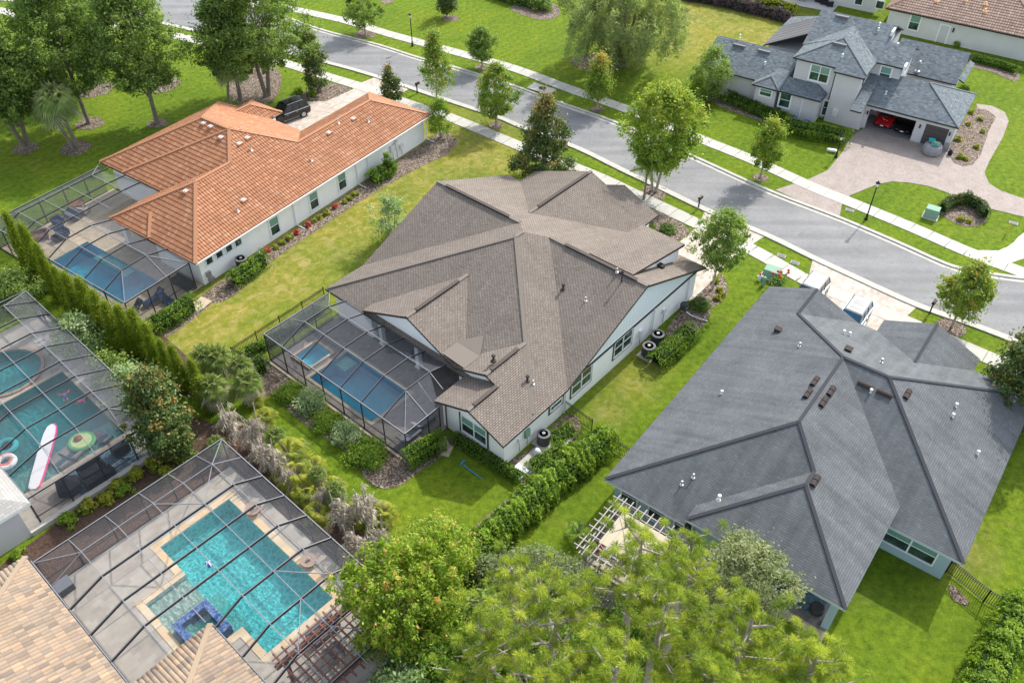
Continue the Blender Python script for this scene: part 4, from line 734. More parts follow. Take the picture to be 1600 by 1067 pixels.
for x, y, w_, h_ in ((1037, 485, .3, .35), (1000, 520, .35, .6), (823, 676, .45, .7), (811, 687, .25, .3)): a, z_ = F.at(x, y, v=.40); mb.box(F, a-w_/2, a+w_/2, .25, .45, z_-h_/2, z_+h_/2, 'metal_white' if x != 823 else 'utility_green'); mb.beam(F.P(a, .34, .3), F.P(a, .34, z_), .05, .05, 'metal_grey'); mb.cut()
mb.build('meter_box', HOUSEC)

# --- dark slate house at lower right
F = HD; HOUSED = thing('house', F.P(12, -10), 'pale blue house with dark slate hip roof at lower right', 'house')
a, b_, c, d, e_, f_, g_, g2 = (0, 0, 2.9), (24, 0, 2.9), (24, -3.6, 4.41), (20.42, -3.6, 4.41), (15.6, -8.4, 6.43), (8.4, -8.4, 6.43), (6.17, -10.56, 5.49), (4.91, -10.56, 5.49)
q1, q2, i_, vj, l_, k_ = (1.26, -5.65, 3.43), (0, -5.65, 3.43), (0, -15.47, 3.43), (8.6, -15.47, 3.43), (15.6, -11.45, 6.43), (7.3, -19.77, 2.9)
faces = [[a, b_, c, d, e_, f_], [a, f_, g_, q1, (0, -5.65, 2.9)], [q2, q1, g_, g2], [q2, g2, i_], [i_, g2, g_, f_, e_, vj], [k_, (7.3, -15.4, 2.9), vj, e_, l_], [k_, l_, (24, -19.77, 2.9)],
         [l_, e_, d, (24, -7.2, 2.9), (24, -8.64, 2.9), (20.5, -12.14, 4.37), (24, -15.64, 2.9), (24, -19.77, 2.9)], [c, d, (24, -7.2, 2.9)],
         [(24, -8.64, 2.9), (25.5, -8.64, 2.9), (25.5, -12.14, 4.37), (20.5, -12.14, 4.37)], [(24, -15.64, 2.9), (25.5, -15.64, 2.9), (25.5, -12.14, 4.37), (20.5, -12.14, 4.37)]]
roof = roof_faces(F, faces, 'shingle_slate', 'fascia_white', .2).build('roof', HOUSED)
caps(F, [(a, f_), (f_, e_), (e_, d), (d, c), (f_, g_), (g_, g2), (g2, q2), (g2, i_), (e_, l_), (l_, k_), (l_, (24, -19.77, 2.9)), ((25.5, -12.14, 4.37), (20.5, -12.14, 4.37))], 'cap_slate', .22, .05).build('ridge_cap', roof)
walls(F, HOUSED, [(4.2, 23.4, -15, -.5), (.6, 4.2, -6.5, -.5), (.6, 4.2, -8.2, -6.5, 3.3), (7.9, 23.4, -19.2, -15), (23.4, 25, -15.2, -9)], 'stucco_blue')
mb = MB(); mb.box(F, .55, 1.0, -15.1, -14.65, 0, 3.35, 'stucco_blue'); mb.build('column', HOUSED); mb = MB(); mb.box(F, .55, .85, -15.1, -6.5, 3.05, 3.4, 'stucco_blue'); mb.build('lanai_beam', HOUSED)
prism_wall(F, HOUSED, [(23.4, -.5, 2.8), (23.4, -3.6, 4.2), (23.4, -6.8, 2.8)], (.2, 0), 'stucco_blue'); prism_wall(F, HOUSED, [(25, -9, 2.8), (25, -12.14, 4.2), (25, -15.2, 2.8)], (.15, 0), 'stucco_blue')
aa, zz = F.at(1422, 851, u=7.9); window(F, HOUSED, 'u', 7.9, aa, min(zz, 1.9), 3.0, 1.4, -1, 'trim_white', 'blind_glass', 2)
for v_ in (-1.6, -3.6, -5.4): window(F, HOUSED, 'u', .6, v_, 1.7, 1.1, 1.7, -1, 'trim_white', 'window_glass', 1)
mb = MB(); mb.box(F, 4.14, 4.2, -14, -9, .1, 2.3, 'window_glass'); mb.build('sliding_door', HOUSED)
LP_, RP_, RR, WR_, FR_, SR = (2.9, 0, -.42), (2.9+.42*0, .42, 0), (3.43+.42*15.47, 0, .42), (2.9-.42*7.3, .42, 0), (6.43+.42*15.6, -.42, 0), (3.43, .42, 0)
vents(F, HOUSED, [(1215, 517, LP_, 'box'), (1249, 541, LP_, 'pipe'), (1127, 615, LP_, 'white'), (1273, 597, LP_, 'dome'), (1262, 616, LP_, 'dome'), (1298, 612, RR, 'dome'), (1286, 629, RR, 'dome'), (1273, 752, RR, 'dome'), (1352, 603, WR_, 'domev'), (1382, 616, WR_, 'domev'), (1360, 613, WR_, 'white'),
  (1417, 617, (2.9+.42*19.77, 0, .42), 'dome'), (1493, 635, (2.9+.42*19.77, 0, .42), 'white'), (1488, 651, (2.9+.42*19.77, 0, .42), 'white'), (1527, 709, (2.9+.42*19.77, 0, .42), 'white'), (1318, 521, FR_, 'white'), (1327, 524, FR_, 'white'), (1325, 548, FR_, 'box'), (1377, 566, FR_, 'pipe'), (1065, 757, RP_, 'pipe'), (1083, 746, RP_, 'pipe'), (1123, 779, (5.79, 0, -.42), 'white')])

# --- orange tile house
F = HL; HOUSEL = thing('house', F.P(14, 8), 'white walled house with orange barrel tile roof at upper left', 'house')
h_, x_, hs, rb_, r1, r2 = (12, 8.2, 7.0), (9.4, 5.6, 5.7), (5.6, 5.6, 5.7), (12, 11.8, 7.0), (16.2, 4.2, 5.0), (26.2, 4.2, 5.0)
faces = [[(0, 0, 2.9), (30.4, 0, 2.9), r2, r1, h_, x_, hs], [(0, 0, 2.9), hs, (0, 11.2, 2.9)], [(0, 11.2, 2.9), hs, x_, (6.9, 8.1, 4.45), (4.9, 10.2, 3.43), (4.9, 11.2, 2.9)],
         [x_, h_, rb_, (4.85, 18.95, 3.425), (4.85, 10.15, 3.425)], [rb_, (4.85, 18.95, 3.425), (19.15, 18.95, 3.425)], [h_, rb_, (19.15, 18.95, 3.425), (20.2, 17.3, 2.9), (20.2, 8.4, 2.9), r1],
         [r1, r2, (30.4, 8.4, 2.9), (20.2, 8.4, 2.9)], [r2, (30.4, 0, 2.9), (30.4, 8.4, 2.9)],
         [(17.9, 15, 4.05), (19.9, 15, 4.0), (22, 12.8, 2.92), (20.1, 12.8, 2.92)], [(17.9, 15, 4.05), (19.9, 15, 4.0), (22, 17.3, 2.92), (20.1, 17.3, 2.92)], [(19.9, 15, 4.0), (22, 12.8, 2.92), (22, 17.3, 2.92)]]
faces[2] = [(0, 11.2, 2.9), hs, x_, (7.3, 7.7, 4.65), (4.85, 10.15, 3.425), (4.3, 11.2, 2.9)]
faces[3] = [(4.85, 18.95, 3.425), rb_, h_, x_, (7.3, 7.7, 4.65), (4.85, 10.15, 3.425)]
roof = roof_faces(F, faces, 'tile_orange', 'metal_dark', .16).build('roof', HOUSEL)
caps(F, [((0, 0, 2.9), hs), (hs, x_), (x_, h_), (h_, rb_), (h_, r1), (r1, r2), (r2, (30.4, 0, 2.9)), (r2, (30.4, 8.4, 2.9)), ((0, 11.2, 2.9), hs), (rb_, (4.85, 18.95, 3.425)), (rb_, (19.15, 18.95, 3.425)), ((17.9, 15, 4.05), (19.9, 15, 4.0)), ((19.9, 15, 4.0), (22, 12.8, 2.92)), ((19.9, 15, 4.0), (22, 17.3, 2.92)), (h_, (4.85, 15.6, 3.45)), ((1.9, 7.6, 3.9), (0.1, 5.9, 2.95))], 'cap_orange', .30, .16).build('ridge_cap', roof)
walls(F, HOUSEL, [(5.4, 19.6, .6, 18.2), (.6, 5.4, .6, 4.2), (.6, 5.4, 4.2, 6.2), (19.6, 29.8, .6, 7.8), (19.6, 21.4, 13.3, 16.8)], 'stucco_white')
mb = MB(); mb.box(F, .5, .9, 10.3, 10.7, 0, 2.85, 'stucco_white'); mb.build('column', HOUSEL); mb = MB(); mb.box(F, 5.34, 5.4, 7, 11.5, .1, 2.3, 'window_glass'); mb.build('sliding_door', HOUSEL)
mb = MB(); mb.beam(F.P(-.03, -.06, 2.84), F.P(30.4, -.06, 2.84), .12, .12, 'metal_white'); mb.build('gutter', HOUSEL)
for x, y in ((428.5, 353), (490, 313), (534, 283)): aa, zz = F.at(x, y, v=.6); window(F, HOUSEL, 'v', .6, aa, zz, .95, 1.65, -1, 'trim_white', 'blind_glass', 1, fw=.17)
for x, y in ((326.5, 406.5), (342, 396.5), (357, 387), (371.5, 378)): aa, zz = F.at(x, y, v=.6); window(F, HOUSEL, 'v', .6, aa, zz, .62, .7, -1, 'trim_white', 'window_glass', 1, False, fw=.1)
mb = MB()
for x, y in ((461, 340), (558, 275), (575, 262), (666, 205)): aa, zz = F.at(x, y, v=.55); mb.beam(F.P(aa, .52, .1), F.P(aa, .52, 2.75), .09, .09, 'trim_white'); mb.beam(F.P(aa, .5, .1), F.P(aa, -.5, .04), .09, .07, 'metal_white'); mb.cut()
mb.build('downspout', HOUSEL); mb = MB()
for x, y, w_, hh in ((612, 232, .6, .7), (618, 226, .4, .9), (626, 228, .5, .5), (663, 228, .4, .7), (331, 440, .5, .9), (325, 428, .4, .5)): aa, zz = F.at(x, y, v=.55); mb.box(F, aa-w_/2, aa+w_/2, .35, .6, zz-hh/2, zz+hh/2, 'metal_white' if x > 400 else 'metal_grey'); mb.beam(F.P(aa, .45, .2), F.P(aa, .45, zz), .05, .05, 'metal_grey'); mb.cut()
mb.build('meter_box', HOUSEL)
RT = (2.9, 0, .5); RE = (1.0, .5, 0)
vents(F, HOUSEL, [(552, 187, RT, 'tile'), (529, 193, RT, 'tilepipe'), (576, 191, RT, 'tilepipe'), (514, 209, RT, 'tile'), (487, 252, RT, 'tilepipe'), (387, 217, RT, 'tile'), (374, 226, RT, 'tile'), (393, 236, RT, 'tilepipe'), (381, 314, RT, 'tile'), (372, 331, RT, 'tilepipe'), (346, 216, RE, 'tile'), (319, 194, RE, 'tile'), (330, 199, RE, 'tile'), (291, 300, (2.9, .5, 0), 'tile')])

# --- two-storey grey house at upper right
F = HN; HOUSEN = thing('house', F.P(5, 5), 'two storey grey stucco house with open garage and blue grey shingles at upper right', 'house')
hub, tip, rl, rr = (3.3, 5.1, 7.6), (6.9, 5.1, 7.6), (8.1, 9.2, 8.12), (8.1, .95, 8.12)
g1, g2_ = (3.95, -1.5, 4.8), (3.95, -4.4, 4.8)
faces = [[(-.5, 9.0, 5.95), hub, (-.5, 1.2, 5.95)], [(-.5, 9.0, 5.95), hub, tip, (3.1, 9.2, 5.95), (3.1, 9.0, 5.95)], [(-.5, 1.2, 5.95), hub, tip, (3.1, 1.2, 5.95)],
         [(-1.0, 1.2, 5.74), (-1.0, 4.4, 5.74), (-.5, 4.4, 5.957), (-.5, 1.2, 5.957)],
         [(3.1, 9.2, 5.95), rl, rr, (5.9, .95, 7.17), (5.9, -1.8, 7.17), (3.1, -1.8, 5.95), (3.1, 1.2, 5.95), tip], [rl, rr, (13.1, .95, 5.95), (13.1, 9.2, 5.95)], [(5.9, .95, 7.17), (5.9, -1.8, 7.17), (8.7, -1.8, 5.95), (8.7, .95, 5.95)],
         [(-.4, 1.9, 2.9), (-.4, -8.8, 2.9), g2_, (3.95, 1.9, 4.8)], [(-.4, -8.8, 2.9), g2_, (8.2, -8.8, 2.9)], [(8.2, -8.8, 2.9), g2_, (3.95, 1.9, 4.8), (8.2, 1.9, 2.9)],
         [(-2.5, .35, 2.9), (-2.5, 1.5, 2.9), (2.6, 1.5, 4.3), (2.6, .35, 4.3)],
         [(9.2, .9, 2.95), (9.2, -6.5, 2.95), (13.3, -6.5, 4.95), (13.3, .9, 4.95)], [(13.3, -6.5, 4.95), (13.3, .9, 4.95), (17.4, .9, 2.95), (17.4, -6.5, 2.95)], [(10.4, -6.5, 3.1), (10.4, -7.1, 2.85), (16, -7.1, 2.85), (16, -6.5, 3.1)],
         [(-1.4, 18.7, 2.9), (-1.4, 9.0, 2.9), (2.9, 9.0, 4.85), (2.9, 18.7, 4.85)], [(2.9, 9.0, 4.85), (2.9, 18.7, 4.85), (7.2, 18.7, 2.9), (7.2, 9, 2.9)],
         [(-2.5, 12.2, 2.9), (-2.5, 9.1, 2.9), (-1.0, 10.65, 3.6)], [(-2.5, 12.2, 2.9), (-1.0, 10.65, 3.6), (.6, 10.65, 3.6), (-1.4, 12.2, 2.9)], [(-2.5, 9.1, 2.9), (-1.0, 10.65, 3.6), (.6, 10.65, 3.9), (.6, 9.1, 3.9), (-.1, 9.1, 3.55)],
         [(-2.3, 9.1, 2.85), (-2.3, 4.65, 2.85), (-1.6, 4.65, 3.1), (-.1, 5.8, 3.6), (-.1, 9.1, 3.6)], [(-2.3, 4.65, 2.85), (-.1, 4.65, 2.85), (-.1, 5.8, 3.6)],
         [(7.6, 14.7, 2.9), (17.3, 14.7, 2.9), (13.9, 9.7, 5.3), (8.2, 9.7, 5.3)], [(17.3, 14.7, 2.9), (13.9, 9.7, 5.3), (13.9, 6, 5.3), (17.3, 2, 2.9)], [(8.2, 9.7, 5.3), (13.9, 9.7, 5.3), (13.9, 6, 5.3), (8.2, 6, 5.3)]]
roof = roof_faces(F, faces, 'shingle_blue', 'fascia_black', .16).build('roof', HOUSEN)
mb = caps(F, [((-.5, 9.0, 5.95), hub), ((-.5, 1.2, 5.95), hub), (g2_, (-.4, -8.8, 2.9)), (g2_, (8.2, -8.8, 2.9)), ((-2.5, 12.2, 2.9), (-1.0, 10.65, 3.6)), ((-2.5, 9.1, 2.9), (-1.0, 10.65, 3.6))], 'cap_blue', .2, .05).build('ridge_cap', roof)
F_ = F; mb = MB()
for k in range(6): mb.beam(F.P(8.0+k*1.05, 14.5, 3.06), F.P(8.5+k*1.0, 10.0, 5.22), .95, .04, 'bronze'); mb.beam(F.P(8.5+k*1.05, 14.5, 3.08), F.P(9.0+k*1.0, 10.0, 5.25), .06, .05, 'car_tan')
mb.build('solar_mat', roof)
walls(F, HOUSEN, [(3.4, 12.7, 1.1, 8.8, 6), (3.4, 8.4, -1.4, 1.1, 6), (-.1, 3.4, 4.4, 8.6, 6), (-.6, 3.4, 1.6, 4.2, 5.75), (9.6, 17, -6.1, .9), (-.9, 6.8, 8.6, 18.2), (-2.1, -.9, 9.5, 11.8), (-1.9, -.1, 4.9, 8.6), (-.6, 0, .4, 1.6), (8, 17, 1, 14.2)], 'stucco_grey')
# garage: shell with openings
mb = MB(); mb.box(F, 0, 7.6, .25, .4, 0, 2.87, 'stucco_grey'); mb.box(F, 0, 7.6, -8.5, -8.35, 0, 2.87, 'stucco_grey'); mb.box(F, 7.45, 7.6, -8.35, .25, 0, 2.87, 'stucco_grey')
for a_ in ((.25, .0), (-4.75, -5.75), (-8.0, -8.35)): mb.box(F, 0, .18, min(a_), max(a_), 0, 2.87, 'stucco_grey')
mb.box(F, 0, .18, -4.75, 0, 2.3, 2.87, 'stucco_grey'); mb.box(F, 0, .18, -8.0, -5.75, 2.3, 2.87, 'stucco_grey'); mb.box(F, .18, 7.45, -8.35, .25, 2.8, 2.87, 'stucco_grey'); mb.build('garage_wall', HOUSEN)
mb = MB(); mb.box(F, .0, 7.45, -8.35, .25, .05, .10, 'asphalt'); mb.build('garage_floor', HOUSEN); mb = MB(); mb.box(F, .06, .12, -8.0, -5.75, .08, 2.3, 'garage_door')
for k in range(1, 5): mb.box(F, .05, .06, -8.0, -5.75, .08+k*.44, .10+k*.44, 'metal_black')
mb.build('garage_door', HOUSEN); mb = MB(); mb.box(F, -.06, .0, -8.5, -8.0, 0, .9, 'stone_veneer'); mb.box(F, -.06, 1.2, -8.56, -8.5, 0, .9, 'stone_veneer'); mb.build('stone_base', HOUSEN)
for v_ in (.12, -5.25, -8.18):
    lb = MB(); lb.box(F, -.16, 0, v_-.07, v_+.07, 1.7, 2.05, 'metal_black'); lb.build('wall_lamp', HOUSEN)
for (x, y, pl, c_, w_, hh, mu, gm) in ((1280.5, 115.5, 'u', -.1, 1.9, 1.6, 2, 'blind_glass'), (1383, 116, 'u', 3.4, 1.0, 1.5, 1, 'blind_glass'), (1293.5, 170, 'u', -.1, 1.0, 1.6, 1, 'window_glass'), (1226.5, 157, 'u', -1.9, 1.1, 1.5, 1, 'window_glass'), (1196.5, 145, 'u', -2.1, 1.2, .7, 1, 'blind_glass')):
    aa, zz = F.at(x, y, u=c_); window(F, HOUSEN, 'u', c_, aa, zz, w_, hh, -1, 'trim_white', gm, mu, fw=.16)
mb = MB(); mb.box(F, -.85, -.6, 3.0, 3.5, .9, 1.6, 'metal_white'); mb.build('meter_box', HOUSEN); mb = MB(); mb.beam(F.P(-1.0, 1.3, 5.8), F.P(-.8, 1.3, 4.9), .08, .08, 'metal_black'); mb.cut(); mb.beam(F.P(-1.9, 6.6, .1), F.P(-1.9, 6.6, 2.8), .08, .08, 'trim_white'); mb.build('downspout', HOUSEN)
mb = MB(); mb.box(F, 6.6, 8.0, 1.0, 1.2, 6.9, 8.0, 'trim_white'); mb.cut(); mb.box(F, 2.9, 4.4, -1.75, -1.55, 5.2, 6.3, 'trim_white'); mb.build('rake_trim', HOUSEN)
GR_ = (2.9+.45*.4, .447, 0); ML = (5.95-.434*3.1, .434, 0)
vents(F, HOUSEN, [(1384, 147, GR_, 'white'), (1316, 89, (5.95+.5*.434, .434, 0), 'white'), (1312, 71, (5.95+.5*.434, .434, 0), 'long'), (1316, 28, ML, 'long'), (1374, 40, ML, 'white'), (1372, 48, ML, 'white'), (1155, 73, (3.53, .4535, 0), 'long'), (1194, 82, (3.53, .4535, 0), 'long'), (1195, 101, (3.53, .4535, 0), 'white'), (1156, 58, (3.53, .4535, 0), 'white')])
mb = MB(); p = F.P(6.2, -2.6, 5.2); mb.lathe(F.P(9.6, -2.2, 3.1), [(.3, 0), (.28, .2), (.12, .25), (.12, 1.0), (.25, 1.05), (.1, 1.3)], 'metal_grey', 10); mb.build('flue', HOUSEN)

# --- brown tile house at the top right corner
NE = Frame(57.3, g(1384, 13, 2.9)); F = NE; HOUSEE = thing('house', F.P(4, -8), 'beige house with brown barrel tile roof in the top right corner', 'house')
faces = [[(-.0, 0, 2.9), (0, -19, 2.9), (5.5, -13.5, 5.6), (5.5, -5.0, 5.6)], [(0, 0, 2.9), (5.5, -5, 5.6), (11, 0, 2.9)], [(0, -19, 2.9), (5.5, -13.5, 5.6), (11, -19, 2.9)], [(11, -19, 2.9), (5.5, -13.5, 5.6), (5.5, -5, 5.6), (11, 0, 2.9)]]
roof = roof_faces(F, faces, 'tile_brown', 'metal_black', .16).build('roof', HOUSEE); caps(F, [((0, 0, 2.9), (5.5, -5, 5.6)), ((0, -19, 2.9), (5.5, -13.5, 5.6)), ((5.5, -5, 5.6), (5.5, -13.5, 5.6))], 'cap_brown_tile', .3, .14).build('ridge_cap', roof)
walls(F, HOUSEE, [(.5, 10.5, -18.5, -.5)], 'stucco_pale')
aa, zz = F.at(1429, 36, u=.5); window(F, HOUSEE, 'u', .5, aa, 1.7, 1.1, 1.7, -1, 'trim_white', 'blind_glass', 1, fw=.16)
aa, zz = F.at(1474, 52, u=.5); mb = MB(); mb.box(F, .44, .5, aa-.5, aa+.5, .1, 2.15, 'stucco_grey'); dr = mb.build('door', HOUSEE); mb = MB(); mb.box(F, .42, .5, aa-.66, aa-.5, 0, 2.3, 'trim_white'); mb.box(F, .42, .5, aa+.5, aa+.66, 0, 2.3, 'trim_white'); mb.box(F, .42, .5, aa-.5, aa+.5, 2.15, 2.3, 'trim_white'); mb.build('door_frame', HOUSEE)
mb = MB(); aa, zz = F.at(1489, 50, u=.4); mb.box(F, .3, .5, aa-.08, aa+.08, 1.6, 2.1, 'metal_black'); mb.build('wall_lamp', HOUSEE)
PE = (2.9, .491, 0); vents(F, HOUSEE, [(1464, 2, PE, 'clay'), (1509, 1, PE, 'clay'), (1540, 7, PE, 'clay'), (1539, 18, PE, 'clay')])
# --- pale house behind
NW_ = Frame(57.3, g(1395, 34, 0)+np.array([-1.6, 2.6, 0])); F = NW_; HOUSEW = thing('house', F.P(3, 7), 'plain pale grey rear wall of a tall house at the top edge', 'house')
walls(F, HOUSEW, [(0, 9, .0, 16)], 'stucco_pale', h=5.8); roof_faces(F, [[(-.5, -.5, 5.8), (-.5, 16.5, 5.8), (4.5, 11.5, 8), (4.5, 4.5, 8)], [(-.5, -.5, 5.8), (4.5, 4.5, 8), (9.5, -.5, 5.8)], [(-.5, 16.5, 5.8), (4.5, 11.5, 8), (9.5, 16.5, 5.8)], [(9.5, -.5, 5.8), (4.5, 4.5, 8), (4.5, 11.5, 8), (9.5, 16.5, 5.8)]], 'tile_brown', 'metal_black').build('roof', HOUSEW)
for x, y in ((1342, 2), (1375, 8)): aa, zz = F.at(x, y, u=0); window(F, HOUSEW, 'u', 0, aa, zz, .9, .9, -1, 'trim_white', 'window_glass', 1, False, fw=.12)

# --- tan tile house at bottom left
F = RB; HOUSEB = thing('house', F.P(-18, -8), 'house with cream and brown mottled tile roof at the bottom left corner', 'house')
faces = [[(-12.8, .5, 2.95), (-12.8, -11, 2.95), (-12.8, -24, 2.95), (-19.5, -24, 5.6), (-19.5, -6.3, 5.6)], [(-12.8, .5, 2.95), (-19.5, -6.3, 5.6), (-26.3, .5, 2.95)], [(-26.3, .5, 2.95), (-19.5, -6.3, 5.6), (-19.5, -24, 5.6), (-26.3, -24, 2.95)],
         [(-8, -11, 2.95), (-12.8, -15.8, 4.85), (-16, -15.8, 4.85), (-14.5, -11, 2.95)], [(-8, -11, 2.95), (-8, -20.6, 2.95), (-12.8, -15.8, 4.85)], [(-12.8, -15.8, 4.85), (-8, -20.6, 2.95), (-14.5, -20.6, 2.95), (-16, -15.8, 4.85)]]
roof = roof_faces(F, faces, 'tile_tan', 'metal_dark', .16).build('roof', HOUSEB); caps(F, [((-12.8, .5, 2.95), (-19.5, -6.3, 5.6)), ((-8, -11, 2.95), (-12.8, -15.8, 4.85)), ((-12.8, -15.8, 4.85), (-16, -15.8, 4.85))], 'cap_tan', .3, .14).build('ridge_cap', roof)
walls(F, HOUSEB, [(-25.7, -13.4, -24, -.1), (-13.4, -8.6, -20, -11.6)], 'stucco_pale'); mb = MB(); mb.beam(F.P(-12.72, .5, 2.82), F.P(-12.72, -11, 2.82), .12, .14, 'metal_dark'); mb.cut(); mb.beam(F.P(-7.95, -11, 2.82), F.P(-7.95, -20.6, 2.82), .12, .14, 'metal_dark'); mb.build('gutter', HOUSEB)
# --- grey roof at the left edge
F = RA; HOUSEA = thing('house', F.P(-14, -24), 'grey walled house corner with pale shingle roof at the left edge', 'house')
faces = [[(-9.2, -19.75, 2.85), (-9.2, -14, 2.85), (-14, -11, 4.7), (-24, -11, 4.7), (-24, -19.75, 2.85)]]
faces = [[(-9.2, -20.3, 2.85), (-9.2, -12, 2.85), (-13.3, -16.2, 4.6)], [(-9.2, -20.3, 2.85), (-13.3, -16.2, 4.6), (-24, -16.2, 4.6), (-24, -20.3, 2.85)], [(-9.2, -12, 2.85), (-13.3, -16.2, 4.6), (-24, -16.2, 4.6), (-24, -12, 2.85)]]
roof_faces(F, faces, 'shingle_pale', 'trim_white', .2).build('roof', HOUSEA); walls(F, HOUSEA, [(-24, -10.0, -20.0, -12.6)], 'stucco_grey', h=2.85)
# ------------------------------------------------------------------ screen cages
def cage(name, label, F, o, beams, purlins, posts, rails, quads, walls_, bw=.05, bh=.12, light=.04, scr='screen_mesh'):
    t = thing(name, F.P(*o), label, 'pool cage', 'screened pool cages')
    for L in beams:
        mb = MB()
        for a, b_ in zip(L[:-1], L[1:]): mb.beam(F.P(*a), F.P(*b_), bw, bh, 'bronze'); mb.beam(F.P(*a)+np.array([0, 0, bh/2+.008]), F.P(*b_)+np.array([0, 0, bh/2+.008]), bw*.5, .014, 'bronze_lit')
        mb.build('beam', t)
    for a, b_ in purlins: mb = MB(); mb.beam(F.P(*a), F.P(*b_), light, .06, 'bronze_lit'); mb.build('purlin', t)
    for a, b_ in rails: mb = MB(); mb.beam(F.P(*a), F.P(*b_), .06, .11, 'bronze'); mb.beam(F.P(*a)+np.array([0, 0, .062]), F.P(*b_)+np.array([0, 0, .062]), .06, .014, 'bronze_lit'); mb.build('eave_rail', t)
    for (u, v, z) in posts: mb = MB(); mb.beam(F.P(u, v, 0), F.P(u, v, z), .08, .08, 'bronze'); mb.build('post', t)
    mb = MB()
    for q in quads: mb.face([F.P(*p)-np.array([0, 0, .03]) for p in q], (scr if scr != 'screen_mesh' else 'screen_mesh_flat') if len({round(p[2], 2) for p in q}) == 1 else ('screen_mesh' if scr == 'screen_mesh' else 'screen_mesh_flat'))
    mb.build('roof_screen', t); mb = MB()
    for (u0, v0, u1, v1, z1) in walls_:
        mb.face([F.P(u0, v0, .05), F.P(u1, v1, .05), F.P(u1, v1, z1), F.P(u0, v0, z1)], scr)
    mb.build('wall_screen', t)
    for (u0, v0, u1, v1, z1) in walls_: mb = MB(); mb.beam(F.P(u0, v0, .9), F.P(u1, v1, .9), .045, .05, 'bronze'); mb.beam(F.P(u0, v0, .08), F.P(u1, v1, .08), .06, .08, 'bronze'); mb.build('chair_rail', t)
    return t
V = [18.6, 16.45, 14.3, 12.2, 10.05, 7.9]; z1, z2 = 2.7, 3.58
cage('pool_cage', 'grey screen cage over the narrow blue pool and spa behind the brown shingle house', HC, (-3.3, 13, 0),
  [[(-3.33, v, z1), (-1.03, v, z2), (1.28, v, z2), (2.95, v, 3.1)] for v in V],
  [((-1.03, 18.6, z2+.08), (-1.03, 7.9, z2+.08)), ((1.28, 18.6, z2+.08), (1.28, 7.9, z2+.08)), ((-1.0, 20.7, z1), (-1.03, 18.6, z2)), ((1.27, 20.7, z1), (1.28, 18.6, z2)), ((1.28, 18.6, z2), (2.95, 20.6, 2.9)), ((-1.03, 7.9, z2), (-3.33, 5.72, z1)), ((-1.03, 7.9, z2), (-1.2, 5.72, z1)), ((.1, 7.9, z2), (-.1, 6.3, z1)), ((1.28, 7.9, z2), (1.1, 6.5, 3.0))],
  [(-3.33, v, z1) for v in [20.72]+V+[5.72]]+[(-1, 20.72, z1), (1.27, 20.72, z1), (-1.2, 5.72, z1), (-.1, 5.72, z1), (.5, 5.72, 2.5)],
  [((-3.33, 20.72, z1), (-3.33, 5.72, z1)), ((-3.33, 20.72, z1), (2.9, 20.72, z1)), ((-3.33, 5.72, z1), (-.1, 5.72, z1))],
  [[(-3.33, 20.72, z1), (-3.33, 5.72, z1), (-1.03, 7.9, z2), (-1.03, 18.6, z2)], [(-1.03, 18.6, z2), (-1.03, 7.9, z2), (1.28, 7.9, z2), (1.28, 18.6, z2)], [(1.28, 18.6, z2), (1.28, 7.9, z2), (2.95, 7.9, 3.1), (2.95, 18.6, 3.1)], [(-3.33, 20.72, z1), (-1.03, 18.6, z2), (1.28, 18.6, z2), (2.95, 20.7, 2.9)], [(-3.33, 5.72, z1), (-.1, 5.72, z1), (1.28, 7.9, z2), (-1.03, 7.9, z2)]],
  [(-3.33, 20.72, -3.33, 5.72, z1), (-3.33, 20.72, 2.9, 20.72, z1), (-3.33, 5.72, -.1, 5.72, z1)])
V = [-2.24, -4.55, -6.8, -9.0, -11.35]; W = [-13.85, -16.3, -18.8]; z2 = 3.7
